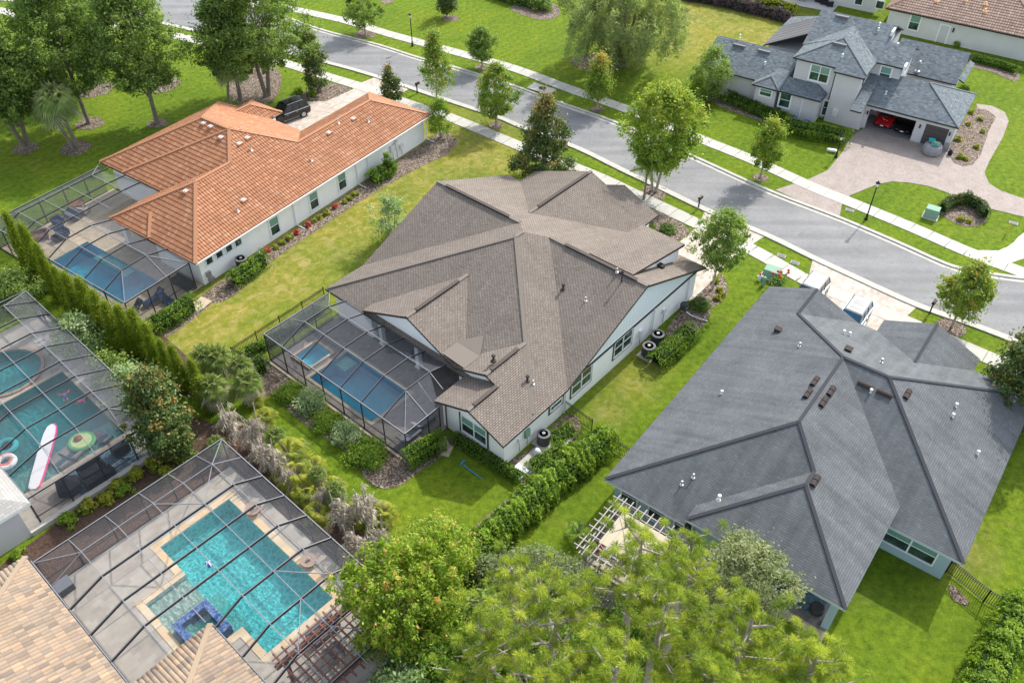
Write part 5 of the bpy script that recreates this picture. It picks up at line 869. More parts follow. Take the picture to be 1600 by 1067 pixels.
cage('pool_cage', 'wide screen cage over the turquoise pool with rippled light, ending against the mottled tile roof', RB, (-6, 0, 0),
  [[(0, v, z1), (-1.93, v, z2), (-10.55, v, z2), (-12.75, v, z1+.2)] for v in V[1:4]]+[[(0, v, z1), (-1.93, v, z2), (-6.1, v, z2), (-7.95, v, z1+.2)] for v in V[4:]+W],
  [((u, -2.24, z2+.1), (u, -19.5 if u > -7 else (-11.3 if u < -7.5 else -19), z2+.1)) for u in (-1.93, -3.95, -6.0, -8.25, -10.55)]+[((-1.93, -2.24, z2+.05), (-10.55, -2.24, z2+.05)), ((0, 0, z1), (-1.93, -2.24, z2)), ((0, -2.24, z1), (-1.93, -2.24, z2)), ((-1.93, -2.24, z2), (-3.95, -4.55, z2+.1)), ((-6.0, -2.24, z2), (-3.95, -4.55, z2+.1)), ((-10.55, -2.24, z2), (-12.7, 0, z1)), ((-10.55, -2.24, z2), (-12.7, -2.24, z1))]+[((u, 0, z1), (u, -2.24, z2)) for u in (-1.9, -3.93, -5.96, -8.23, -10.54)]+[((-1.93, -19, z2+.05), (-3.95, -16.3, z2+.1)), ((-1.93, -13.85, z2+.1), (-3.95, -11.35, z2+.1)), ((-6.0, -16.3, z2+.1), (-3.95, -13.85, z2+.1))],
  [(0, v, z1) for v in [0]+V+W]+[(u, 0, z1) for u in (-2, -4, -6, -8.2, -10.5, -12.6)],
  [((0, 0, z1), (-12.7, 0, z1)), ((0, 0, z1), (0, -20, z1)), ((-12.72, 0, z1+.2), (-12.72, -11, z1+.2)), ((-7.93, -11, z1+.2), (-7.93, -20, z1+.2))],
  [[(-1.93, -2.24, z2), (-10.55, -2.24, z2), (-10.55, -11.2, z2), (-6.1, -11.2, z2), (-6.1, -20, z2), (-1.93, -20, z2)], [(0, 0, z1), (-12.7, 0, z1), (-10.55, -2.24, z2), (-1.93, -2.24, z2)], [(0, 0, z1), (-1.93, -2.24, z2), (-1.93, -20, z2), (0, -20, z1)], [(-10.55, -2.24, z2), (-12.75, 0, z1), (-12.75, -11.2, z1+.2), (-10.55, -11.2, z2)], [(-6.1, -11.2, z2), (-7.95, -11.2, z1+.2), (-7.95, -20, z1+.2), (-6.1, -20, z2)]],
  [(0, 0, -12.7, 0, z1), (0, 0, 0, -20, z1)], bw=.08, bh=.17, scr='screen_mesh_light')
V = [-1.85, -4.05, -6.35, -8.5, -10.7, -12.85, -15.05, -17.3]; z2 = 3.6
cage('pool_cage', 'screen cage over the blue green pool with floats at the left edge of the photo', RA, (-2, -10, 0),
  [[(0, v, z1), (-2.2, v, z2), (-14, v, z2)] for v in V[:5]]+[[(0, v, z1), (-2.2, v, z2), (-6.75, v, z2), (-9.15, v, z1+.15)] for v in V[5:]],
  [((u, -1.85, z2+.08), (u, -17.3, z2+.08)) for u in (-2.2, -4.48, -6.75)]+[((-9, -1.85, z2+.08), (-9, -12, z2+.08)), ((-2.2, -17.3, z2), (-2.4, -19.7, z1)), ((-4.5, -17.3, z2), (-4.6, -19.7, z1)), ((-6.75, -17.3, z2), (-6.9, -19.7, z1)), ((-2.2, -17.3, z2), (0, -19.6, z1)), ((-2.2, -1.85, z2), (0, 0, z1)), ((-2.2, -1.85, z2), (-12, -1.85, z2))],
  [(0, v, z1) for v in [0]+V[::2]+[-19.7]]+[(u, -19.7, z1) for u in (-2.4, -4.7, -7.0, -9.2)],
  [((0, 0, z1), (0, -19.7, z1)), ((0, -19.7, z1), (-9.3, -19.7, z1)), ((0, 0, z1), (-14, 0, z1)), ((-9.17, -19.7, z1+.1), (-9.17, -12, z1+.1))],
  [[(-2.2, -1.85, z2), (-2.2, -17.3, z2), (-6.75, -17.3, z2), (-6.75, -12, z2), (-14, -12, z2), (-14, -1.85, z2)], [(0, 0, z1), (0, -19.7, z1), (-2.2, -17.3, z2), (-2.2, -1.85, z2)], [(0, -19.7, z1), (-9.2, -19.7, z1), (-6.75, -17.3, z2), (-2.2, -17.3, z2)], [(-6.75, -12, z2), (-6.75, -17.3, z2), (-9.2, -19.7, z1), (-9.2, -12, z1+.1)]],
  [(0, 0, 0, -19.7, z1), (0, -19.7, -9.3, -19.7, z1)], bw=.05, bh=.11)
V = [17.4, 15.1, 13.0, 10.7, 8.5, 5.95, 3.4]; z2 = 3.5
cage('pool_cage', 'screen cage over the dark blue pool and lounge chairs behind the orange tile house', HL, (-6, 10, 0),
  [[(-6.3, v, z1), (-4.35, v, z2), (3, v, z2), (4.8, v, 3.4)] for v in V[:3]]+[[(-6.3, v, z1), (-4.35, v, z2), (-2.0, v, z2), (.05, v, 2.95)] for v in V[3:]],
  [((u, 17.4, z2+.08), (u, v_, z2+.08)) for u, v_ in ((-4.35, 3.4), (-2.0, 3.4), (.5, 11.5), (2.9, 11.5))]+[((-4.35, 3.4, z2), (-6.3, .8, z1)), ((-2, 3.4, z2), (-.1, .8, z1)), ((-2, 3.4, z2), (-2.3, .8, z1)), ((-4.35, 17.4, z2), (-6.3, 19.4, z1)), ((2.9, 17.4, z2), (4.9, 19.2, 3.2)), ((-4.35, 17.4, z2), (-4.3, 19.4, z1)), ((2.9, 17.4, z2+.05), (-4.35, 17.4, z2+.05))],
  [(-6.3, v, z1) for v in [.8]+V+[19.4]]+[(u, 19.4, z1) for u in (-4, -1.6, .8, 3)]+[(u, .8, z1) for u in (-4.2, -2.1, -.1)],
  [((-6.3, .8, z1), (-6.3, 19.4, z1)), ((-6.3, 19.4, z1), (4.8, 19.4, z1)), ((-6.3, .8, z1), (-.05, .8, z1))],
  [[(-4.35, 3.4, z2), (-4.35, 17.4, z2), (2.9, 17.4, z2), (2.9, 11.3, z2), (-2, 11.3, z2), (-2, 3.4, z2)], [(-6.3, .8, z1), (-6.3, 19.4, z1), (-4.35, 17.4, z2), (-4.35, 3.4, z2)], [(-6.3, 19.4, z1), (4.8, 19.4, z1), (2.9, 17.4, z2), (-4.35, 17.4, z2)], [(-6.3, .8, z1), (-.05, .8, z1), (-2, 3.4, z2), (-4.35, 3.4, z2)], [(-2, 3.4, z2), (-.05, .8, z1), (.05, 11.2, 2.95), (-2, 11.3, z2)], [(2.9, 11.3, z2), (4.8, 11.3, 3.4), (4.8, 19.4, 2.9), (2.9, 17.4, z2)]],
  [(-6.3, .8, -6.3, 19.4, z1), (-6.3, 19.4, 4.8, 19.4, z1), (-6.3, .8, -.05, .8, z1)], bw=.05, bh=.11)

# ------------------------------------------------------------------ vehicles
Z0 = Frame(0, (0, 0))
def make_car(name, label, kind, L, W, H, paint, glass='car_glass', roofm=None, cat='car', sunroof=False, rails=False):
    t = thing(name, (0, 0, 0), label, cat); mb = MB(); hw = W/2; suv = kind == 'suv'
    ST = [(-L/2, .82, .42, .92), (-L/2+.12, .95, .34, 1.08), (-L/2+.7, 1, .28, 1.12), (-.5, 1, .26, 1.10), (L*.16, 1, .26, 1.08), (L*.30, .99, .28, 1.02), (L/2-.45, .94, .32, .93), (L/2-.1, .84, .36, .80), (L/2, .70, .42, .66)] if suv else \
         [(-L/2, .80, .42, .80), (-L/2+.15, .93, .34, .93), (-L/2+.8, 1, .24, .96), (-.4, 1, .22, .94), (L*.14, 1, .22, .93), (L*.28, .99, .24, .86), (L/2-.5, .94, .28, .74), (L/2-.12, .82, .32, .62), (L/2, .66, .38, .52)]
    secs = []
    for x, wf, zb, zt in ST:
        y = hw*wf; secs.append([(x, -y*.90, zb), (x, -y, zb+.16), (x, -y, zt-.16), (x, -y*.93, zt-.03), (x, -y*.6, zt+.03), (x, 0, zt+.05), (x, y*.6, zt+.03), (x, y*.93, zt-.03), (x, y, zt-.16), (x, y, zb+.16), (x, y*.90, zb)])
    for a, b_ in zip(secs[:-1], secs[1:]):
        for i in range(10): mb.face([a[i], b_[i], b_[i+1], a[i+1]][::-1], paint)
        mb.face([a[0], a[10], b_[10], b_[0]], 'metal_black')
    mb.face(secs[0][::-1], paint); mb.face(secs[-1], paint); body = mb.build('body', t, smooth=True)
    # greenhouse: glass below, painted roof above
    gx = [(-L/2+.16, 1.04, -L/2+.42), (L*.17, 1.06, L*.045)] if suv else [(-L/2+.75, .92, -L/2+1.35), (L*.20, .92, L*.05)]
    gb = MB(); B = []; Tp = []; rz = H-.05
    for (xb, zb, xt) in gx:
        for sg in (-1, 1): B.append((xb, sg*hw*.90, zb)); Tp.append((xt, sg*hw*.74, rz))
    b0, b1, b2, b3 = B[0], B[2], B[3], B[1]; t0, t1, t2, t3 = Tp[0], Tp[2], Tp[3], Tp[1]
    for q in ((b0, b1, t1, t0), (b1, b2, t2, t1), (b2, b3, t3, t2), (b3, b0, t0, t3)): gb.face(q, glass)
    gb.build('windows', t); rb = MB(); e = .03; R1 = [(t0[0]-e, t0[1]-e, rz-.03), (t1[0]+e, t1[1]-e, rz-.03), (t2[0]+e, t2[1]+e, rz-.03), (t3[0]-e, t3[1]+e, rz-.03)]; R2 = [(t0[0]+.15, t0[1]+.12, rz+.06), (t1[0]-.15, t1[1]+.12, rz+.06), (t2[0]-.15, t2[1]-.12, rz+.06), (t3[0]+.15, t3[1]-.12, rz+.06)]
    rb.hexa(R1, R2, roofm or paint)
    for xf in ((0, .02), (.36, .36), (.66, .67), (1, .98)):
        for sg, (bb, tt) in ((-1, ((b0, b1), (t0, t1))), (1, ((b3, b2), (t3, t2)))):
            p = np.array(bb[0])*(1-xf[0])+np.array(bb[1])*xf[0]; q = np.array(tt[0])*(1-xf[1])+np.array(tt[1])*xf[1]; rb.beam(p+np.array([0, sg*.01, 0]), q+np.array([0, sg*.01, 0]), .07, .05, paint)
    roof_ = rb.build('roof', t, bevel=.02)
    if sunroof: sb = MB(); sb.box(Z0, t0[0]+.5, t0[0]+1.2, -.42, .42, rz+.055, rz+.075, 'roof_glass'); sb.box(Z0, t0[0]+1.5, t1[0]-.4, -.48, .48, rz+.055, rz+.075, 'roof_glass'); sb.build('sunroof', roof_)
    if rails:
        for sg in (-1, 1): sb = MB(); sb.beam((t0[0]+.3, sg*hw*.68, rz+.11), (t1[0]-.2, sg*hw*.68, rz+.11), .04, .05, 'metal_grey'); sb.build('roof_rail', roof_)
    if suv:
        for sg in (-1, 1):
            tr_ = MB(); tr_.beam((-L/2+.25, sg*hw*.945, 1.10), (L*.16, sg*hw*.95, 1.08), .03, .035, 'metal_white'); tr_.build('window_trim', t)
            tr_ = MB(); tr_.beam((-L*.19, sg*(hw+.02), .42), (L*.19, sg*(hw+.02), .42), .05, .05, 'metal_grey'); tr_.build('side_step', t)
            for hx in (-.9, .25): tr_ = MB(); tr_.beam((hx, sg*(hw+.01), .95), (hx+.18, sg*(hw+.01), .95), .03, .03, 'metal_grey'); tr_.build('door_handle', t)
    for sx in (-L*.30, L*.31):
        for sg in (-1, 1):
            wb_ = MB(); r_ = .40 if suv else .34; y0 = sg*(hw-.13)
            wb_.tube([(sx, y0-.11, r_), (sx, y0+.13 if sg > 0 else y0-.13, r_)] if False else [(sx, y0-.12, r_), (sx, y0+.14, r_)] if sg > 0 else [(sx, y0+.12, r_), (sx, y0-.14, r_)], [r_, r_], 'tyre', 18); wh = wb_.build('wheel', t)
            wb_ = MB(); yy = y0+sg*.13; wb_.tube([(sx, yy, r_), (sx, yy+sg*.03, r_)], [r_*.66, r_*.62], 'rim', 12)
            wb_.build('rim', wh)
    for sg in (-1, 1):
        hb = MB(); x = L/2-.17; z = ST[-2][3]-.13; hb.hexa([(x-.10, sg*hw*.50, z-.05), (x+.10, sg*hw*.50, z-.08), (x-.02, sg*hw*.80, z-.06), (x-.22, sg*hw*.84, z-.03)], [(x-.10, sg*hw*.50, z+.10), (x+.06, sg*hw*.50, z+.07), (x-.04, sg*hw*.80, z+.09), (x-.22, sg*hw*.84, z+.13)], 'lamp_lens'); hb.build('headlight', t)
        hb = MB(); x = -L/2; hb.box(Z0, x-.02, x+.10, min(sg*hw*.55, sg*hw*.82), max(sg*hw*.55, sg*hw*.82), .72, .95, 'tail_red'); hb.build('tail_light', t)
        hb = MB(); hb.box(Z0, L*.14, L*.14+.12, min(sg*hw*1.0, sg*(hw+.2)), max(sg*hw*1.0, sg*(hw+.2)), 1.0, 1.15, paint); hb.build('mirror', t)
    gb = MB(); gb.box(Z0, L/2-.09, L/2+.01, -.42, .42, .42, .60, 'metal_black'); gb.build('grille', t); gb = MB(); gb.box(Z0, L/2-.02, L/2+.02, -.16, .16, .44, .56, 'lamp_lens'); gb.build('licence_plate', t); return t
def face_to(px0, px1, z=0): a, b_ = g(*px0, z), g(*px1, z); return math.atan2(b_[1]-a[1], b_[0]-a[0])
c = make_car('parked_car', 'black SUV with chrome wheels parked on the cream paver driveway', 'suv', 5.1, 2.0, 1.85, 'car_black', cat='car', rails=True); place(c, g(449, 186), 1, face_to((470, 176), (432, 190)))
c = make_car('parked_car', 'silver SUV with two glass roof panels parked in front of the slate roof house', 'suv', 4.9, 1.95, 1.8, 'car_silver', glass='car_blue', sunroof=True); place(c, HD.P(26.6, -6.2, .05), 1, R(HD.az+180))
c = make_car('parked_car', 'silver SUV with a plain roof, mostly hidden behind the slate roof ridge', 'suv', 5.0, 1.95, 1.85, 'car_tan', roofm='car_silver'); place(c, HD.P(27.4, -2.3, .05), 1, R(HD.az+180))
c = make_car('parked_car', 'bright red car in the open garage with white letters on its bonnet', 'sedan', 4.5, 1.85, 1.35, 'car_red'); place(c, HN.P(2.75, -1.55, .1), 1, R(HN.az+180)); kids.clear(); redcar = c
c = make_car('parked_car', 'black car parked beside the red one in the open garage', 'sedan', 4.7, 1.85, 1.45, 'car_black'); place(c, HN.P(2.75, -3.65, .1), 1, R(HN.az+180))
# white letters on the bonnet of the red car
tb = bpy.data.curves.new('lettering', 'FONT'); tb.body = 'US'; tb.size = .55; tb.extrude = .004; tb.align_x = 'CENTER'; t_ = bpy.data.objects.new('text', tb); col.objects.link(t_); bpy.context.view_layer.update(); me = bpy.data.meshes.new_from_object(t_.evaluated_get(bpy.context.evaluated_depsgraph_get())); bpy.data.objects.remove(t_); to = bpy.data.objects.new('lettering', me); col.objects.link(to); me.materials.clear(); me.materials.append(MATS['float_white']); to.parent = redcar; to.location = (1.55, .1, .86); to.rotation_euler = (0, .12, R(90))
c = make_car('parked_car', 'white car with a blue windscreen at the top right corner behind the brown tile roof', 'sedan', 4.6, 1.85, 1.45, 'float_white', glass='car_blue'); place(c, g(1592, 6)+np.array([1.2, 1.5, 0]), 1, R(-30))

# ------------------------------------------------------------------ fences
def fence(label, pix, h=1.25, gate=False):
    P = [g(*p) for p in pix]; t = thing('metal_fence', P[0], label, 'fence', 'black metal picket fences'); up = np.array([0, 0, 1.])
    for a, b_ in zip(P[:-1], P[1:]):
        L = np.linalg.norm(b_-a); n_ = max(1, round(L/2.1)); d = (b_-a)/L
        for i in range(n_):
            p, q = a+d*L*i/n_, a+d*L*(i+1)/n_; mb = MB(); mb.beam(p, p+up*(h+.08), .07, .07, 'metal_black'); mb.build('post', t); mb = MB()
            for z in (h-.04, h-.2, .15): mb.beam(p+up*z, q+up*z, .03, .04, 'metal_black')
            m_ = int(L/n_/.13)
            for k in range(1, m_): x = p+(q-p)*k/m_; mb.beam(x+up*.05, x+up*(h-.02), .022, .022, 'metal_black')
            mb.build('panel', t)
    mb = MB(); mb.beam(P[-1], P[-1]+up*(h+.08), .07, .07, 'metal_black'); mb.build('post', t); return t
fence('black picket fence between the white house wall and the long hedge', [(881, 643), (924, 674)]); fence('black picket fence panel from the end of the long hedge to the slate roof house', [(950, 700), (985, 722)])
fence('black picket fence from the pale blue house to the hedge at bottom right', [(1478, 893), (1536, 940), (1600, 973), (1650, 1000)]); fence('black picket fence along the dry lawn beside the middle pool cage', [(508, 468), (366, 562)])
fence('black picket fence seen behind the fan palms left of the middle pool cage', [(366, 562), (405, 578)])

# ------------------------------------------------------------------ street furniture
def lamp_post(label, base, h=4.15):
    t = thing('street_lamp', base, label, 'street lamp', 'street lamps'); b_ = np.array(base)
    mb = MB(); mb.lathe(b_, [(.17, 0), (.17, .12), (.11, .2), (.10, .55), (.065, .62), (.05, h-.75), (.07, h-.72), (.07, h-.66), (.03, h-.6)], 'metal_black', 10); mb.build('pole', t)
    mb = MB(); mb.lathe(b_+np.array([0, 0, h-.62]), [(.09, 0), (.17, .36)], 'lamp_lens', 8); lh = mb.build('lantern', t); mb = MB(); mb.lathe(b_+np.array([0, 0, h-.26]), [(.22, 0), (.16, .1), (.06, .16), (.03, .24), (.01, .28)], 'metal_black', 8); mb.build('cap', lh); return t
lamp_post('black street lamp on the far verge near the top, left of the curb inlet', g(644.5, 72.5)); lamp_post('black street lamp on the verge in front of the curved brown paver driveway', g(1353, 343)); lamp_post('short black garden lamp in front of the hedge by the garage', g(1306, 246), 2.6)
lamp_post('thin black street lamp behind the oak at the top left corner', g(12, 62), 4.2)
def mailbox(label, base, lean=0):
    t = thing('mailbox', base, label, 'mailbox', 'kerb mailboxes'); b_ = np.array(base); F = Frame(50, b_); mb = MB(); mb.box(F, -.05, .05, -.05, .05, 0, 1.15, 'metal_black'); mb.box(F, -.3, .15, -.03, .03, .95, 1.0, 'metal_black'); mb.build('post', t)
    mb = MB(); mb.box(F, -.15, .40, -.12, .12, 1.03, 1.18, 'metal_black'); P = []
    for k in range(7): a = math.pi*k/6; P.append((.12*math.cos(a), 1.18+.12*math.sin(a)))
    for k in range(6): mb.face([F.P(-.15, *P[k]), F.P(.40, *P[k]), F.P(.40, *P[k+1]), F.P(-.15, *P[k+1])], 'metal_black')
    mb.face([F.P(-.15, *p) for p in P], 'metal_black'); mb.face([F.P(.40, *p) for p in P], 'metal_black'); bx = mb.build('box', t); mb = MB(); mb.box(F, .05, .10, -.14, -.12, 1.15, 1.4, 'red'); mb.build('flag', bx); return t
mailbox('black mailbox by the kerb between the multi-trunk tree and the glossy round tree', g(1091, 326)); mailbox('black mailbox on the grass beside the last driveway at right', g(1452, 490)); mailbox('black mailbox by the kerb next to the orange tile house driveway', g(652, 146))
# curb inlet
c0 = g(847, 140); t = thing('curb_inlet', c0, 'concrete storm drain inlet with a round rusty lid in the far kerb', 'drain'); F = Frame(-35, c0); mb = MB(); mb.box(F, -1.5, 1.5, -.9, .7, 0, .14, 'kerb'); mb.build('slab', t); mb = MB(); mb.box(F, -1.0, 1.0, -.93, -.88, .02, .11, 'metal_black'); mb.build('opening', t)
mb = MB(); mb.lathe(F.P(0, .05, .14), [(.42, 0), (.42, .02), (.05, .03)], 'vent_brown', 16); mb.build('lid', t)
for (x, y, lb) in ((1221, 400, 'grey concrete valve cover in the grass strip nearer the round tree'), (1242, 411, 'grey concrete valve cover in the grass strip nearer the cream driveway'), (1327.5, 329, 'dark rectangular valve cover in the verge beside the street lamp'), (1583.5, 349, 'pale valve cover in the lawn at the right edge of the photo')):
    c0 = g(x, y); F = Frame(-30, c0); t = thing('valve_cover', c0, lb, 'valve cover', 'valve covers in the lawns'); mb = MB(); mb.box(F, -.38, .38, -.24, .24, 0, .05, 'stone_veneer'); mb.build('frame', t, bevel=.01); mb = MB(); mb.box(F, -.30, .30, -.17, .17, .05, .065, 'cabinet_grey'); mb.build('lid', t)
c0 = g(1254, 367); mb = MB(); mb.lathe(c0, [(.33, .006), (.33, .014), (.05, .016)], 'metal_dark', 18); tag(mb.build('manhole_cover', origin=c0), 'small dark round manhole cover in the street', 'manhole cover')
c0 = g(1453.5, 339); F = Frame(-33, c0); t = thing('transformer', c0, 'pale green transformer box on the curved front lawn', 'transformer'); mb = MB(); mb.box(F, -.7, .7, -.6, .6, 0, .1, 'concrete'); mb.build('pad', t)
mb = MB(); mb.hexa([F.P(-.6, -.5, .1), F.P(.6, -.5, .1), F.P(.6, .5, .1), F.P(-.6, .5, .1)], [F.P(-.58, -.35, .95), F.P(.58, -.35, .95), F.P(.58, .48, 1.0), F.P(-.58, .48, 1.0)], 'utility_green'); mb.build('cabinet', t, bevel=.03)
c0 = g(1204, 432); F = Frame(-33, c0); t = thing('transformer', c0, 'pale green transformer box beside red flowers by the near sidewalk', 'transformer'); mb = MB(); mb.box(F, -.8, .8, -.7, .7, 0, .1, 'concrete'); mb.build('pad', t)
mb = MB(); mb.hexa([F.P(-.65, -.55, .1), F.P(.65, -.55, .1), F.P(.65, .55, .1), F.P(-.65, .55, .1)], [F.P(-.62, -.4, .8), F.P(.62, -.4, .8), F.P(.62, .5, .85), F.P(-.62, .5, .85)], 'utility_green'); mb.build('cabinet', t, bevel=.03)
c0 = g(1186, 438); mb = MB(); mb.tube([c0, c0+np.array([0, 0, .8])], [.06, .06], 'red', 8); mb.tube([c0+np.array([-.2, .05, .4]), c0+np.array([.25, -.1, .5])], [.08, .08], 'plastic_white', 8); mb.lathe(c0, [(.14, 0), (.14, .35), (.06, .4)], 'plastic_white', 8); tag(mb.build('water_valve', origin=c0), 'red and white water valve standing in the grass beside the transformer', 'valve')
c0 = g(1192, 446); mb = MB(); mb.lathe(c0, [(.17, 0), (.16, .8), (.12, .88), (.03, .92)], 'utility_green', 10); tag(mb.build('utility_pedestal', origin=c0), 'dark green utility pedestal next to the red and white valve', 'utility box')
c0 = g(1571, 367); mb = MB(); mb.tube([c0, c0+np.array([.05, 0, 1.0])], [.045, .05], 'yellow', 8); mb.lathe(c0+np.array([.05, 0, .95]), [(.06, 0), (.05, .08), (.01, .12)], 'yellow', 8); tag(mb.build('marker_post', origin=c0), 'yellow marker post in the curved lawn at the right edge', 'marker post')
c0 = g(1299, 237); mb = MB(); mb.box(Frame(-20, c0), -.5, .5, -.15, .15, 0, .28, 'metal_white'); mb.box(Frame(-20, c0), -.2, .45, -.3, -.1, .1, .35, 'metal_white'); tag(mb.build('garden_ornament', origin=c0, bevel=.05), 'pale stone ornament in front of the garage hedge', 'ornament')
c0 = g(735, 735); t = thing('pool_brush', c0, 'blue telescopic pool brush pole lying on the shaded lawn', 'pool pole'); mb = MB(); a, b_ = g(724, 726, .06), g(753, 748, .06); mb.tube([a, b_], [.035, .03], 'hose_blue', 6); mb.build('pole', t); mb = MB(); q = g(719, 726, .06); mb.beam(q, g(726, 719, .06), .10, .06, 'hose_blue'); mb.build('brush_head', t)
# air conditioners
def ac(label, base, r_=.5, h=.95, sq=True, top='metal_dark'):
    t = thing('air_conditioner', base, label, 'air conditioner', 'outdoor air conditioners'); b_ = np.array(base); F = Frame(49, b_); mb = MB(); mb.box(F, -r_-.15, r_+.15, -r_-.15, r_+.15, 0, .1, 'concrete'); mb.build('pad', t)
    mb = MB(); n_ = 4 if False else 16; prof = [(r_, .1), (r_, h), (r_*.95, h+.03), (r_*.78, h+.04)]; mb.lathe(b_, prof, 'metal_dark', 20)
    for k in range(24): a = 2*math.pi*k/24; mb.beam(b_+np.array([r_*1.01*math.cos(a), r_*1.01*math.sin(a), .12]), b_+np.array([r_*1.01*math.cos(a), r_*1.01*math.sin(a), h]), .03, .03, 'cabinet_grey')
    mb.build('cabinet', t); mb = MB(); mb.lathe(b_+np.array([0, 0, h+.03]), [(r_+.02, -.05), (r_+.02, .03), (r_*.8, .045)], 'cabinet_grey', 20); mb.lathe(b_+np.array([0, 0, h+.06]), [(r_*.74, 0), (r_*.7, .015)], 'metal_black', 16); mb.lathe(b_+np.array([0, 0, h+.07]), [(.14, 0), (.12, .06)], 'metal_grey', 10); mb.build('fan_guard', t); return t
ac('pale topped air conditioner by the trimmed hedge, the one nearer the street', g(1026, 536), top='w'); ac('pale topped air conditioner by the trimmed hedge, the one nearer the window', g(1012, 555), top='w')
ac('round dark heat pump beside the pool pump slab at the house corner', g(849, 692), .45); ac('dark air conditioner behind the shrubs against the white wall of the orange tile house', g(380, 418), .5)
# pool equipment
c0 = HC.P(5.0, -.6); t = thing('pool_equipment', c0, 'white pool pump, filter and pipes on a concrete slab by the white wall corner', 'pool pump'); F = HC; mb = MB(); mb.box(F, 1.0, 5.6, -1.6, -.1, 0, .09, 'concrete'); mb.build('slab', t)
mb = MB(); mb.lathe(F.P(2.7, -.7, .09), [(.2, 0), (.22, .15), (.22, .5), (.15, .65), (.05, .7)], 'plastic_white', 12); mb.build('filter', t); mb = MB(); mb.tube([F.P(2.0, -.8, .3), F.P(2.6, -.9, .3)], [.14, .14], 'metal_black', 10); mb.build('pump', t); mb = MB()
mb.tube([F.P(1.0, -.6, .15), F.P(1.6, -1.1, .25), F.P(2.6, -1.2, .25)], [.05]*3, 'plastic_white', 6); mb.tube([F.P(1.2, -1.3, .15), F.P(2.2, -1.5, .35), F.P(2.8, -1.0, .5)], [.05]*3, 'plastic_white', 6); mb.build('pipes', t)
mb = MB(); mb.box(F, .2, 1.3, -1.2, -.2, 0, .25, 'plastic_white'); mb.build('lid_box', t, bevel=.04)
c0 = HL.P(3.2, -1.2); t = thing('pool_heater', c0, 'dark red and grey pool heater box on gravel by the white wall', 'pool heater'); mb = MB(); mb.box(HL, 2.6, 3.6, -1.7, -.6, .05, .75, 'metal_dark'); mb.box(HL, 2.58, 2.64, -1.6, -.7, .15, .65, 'tail_red'); mb.build('cabinet', t, bevel=.03); mb = MB(); mb.tube([HL.P(3.8, -1.1, .3), HL.P(4.5, -1.0, .5), HL.P(4.9, -.7, .3)], [.05]*3, 'plastic_white', 6); mb.build('pipes', t)
c0 = HL.P(5.6, -.7); mb = MB(); mb.lathe(c0, [(.25, 0), (.27, .2), (.27, .75), (.15, .95), (.06, 1.0)], 'metal_grey', 12); tag(mb.build('pool_filter', origin=c0), 'grey cylindrical pool filter between the heater box and the shrubs', 'pool filter')
mb = MB(); a = g(1072, 487); mb.tube([g(1072, 487, .4), g(1082, 494, .2), g(1105, 502, .08)], [.05, .05, .05], 'metal_white', 7); tag(mb.build('drain_pipe', origin=a), 'pale drain pipe lying across the mulch below the hose reel', 'pipe')
c0 = HC.P(22.0, -.1); mb = MB(); mb.lathe(HC.P(22.0, -.1, .5), [(.3, 0), (.34, .12), (.2, .2), (.2, .3), (.34, .36), (.3, .5)], 'metal_dark', 14); tag(mb.build('hose_reel', origin=c0), 'dark coiled hose on the white wall at the front corner', 'hose reel')
# wrapped pallet before the small garage door
c0 = HN.P(-1.3, -7.2); F = Frame(57, c0); t = thing('wrapped_pallet', c0, 'pallet of teal bags wrapped in clear plastic before the small garage door', 'pallet'); mb = MB(); mb.box(F, -.8, .8, -.65, .65, 0, .14, 'wood_brown'); mb.build('pallet', t); mb = MB(); mb.lathe(F.P(0, 0, .14), [(.95, 0), (.98, .4), (.9, .75), (.75, .9), (.2, 1.0)], 'car_silver', 9); mb.build('plastic_wrap', t)
mb = MB()
for k in range(9): a, b_ = random.uniform(-.35, .35), random.uniform(-.35, .35); mb.box(Frame(20*k, F.P(a, b_)), -.3, .3, -.2, .2, 1.0+.07*k*.6, 1.14+.07*k*.6, 'utility_green' if k % 2 else 'float_teal')
mb.build('bag', t)
c0 = HN.P(-.6, -8.9); mb = MB(); mb.lathe(c0, [(.2, 0), (.26, .3), (.15, .45), (.2, .6), (.05, .65)], 'metal_black', 10); tag(mb.build('plant_pot', origin=c0), 'black urn beside the small garage door', 'pot')
for x, y, l_ in ((1238, 190, 'blue bin against the grey wall left of the downpipe'), (1259, 197, 'blue bin against the grey wall right of the downpipe')):
    c0 = g(x, y); mb = MB(); mb.lathe(c0, [(.32, 0), (.36, .5), (.38, .55), (.3, .6), (.05, .62)], 'blue', 12); tag(mb.build('bin', origin=c0), l_, 'bin')

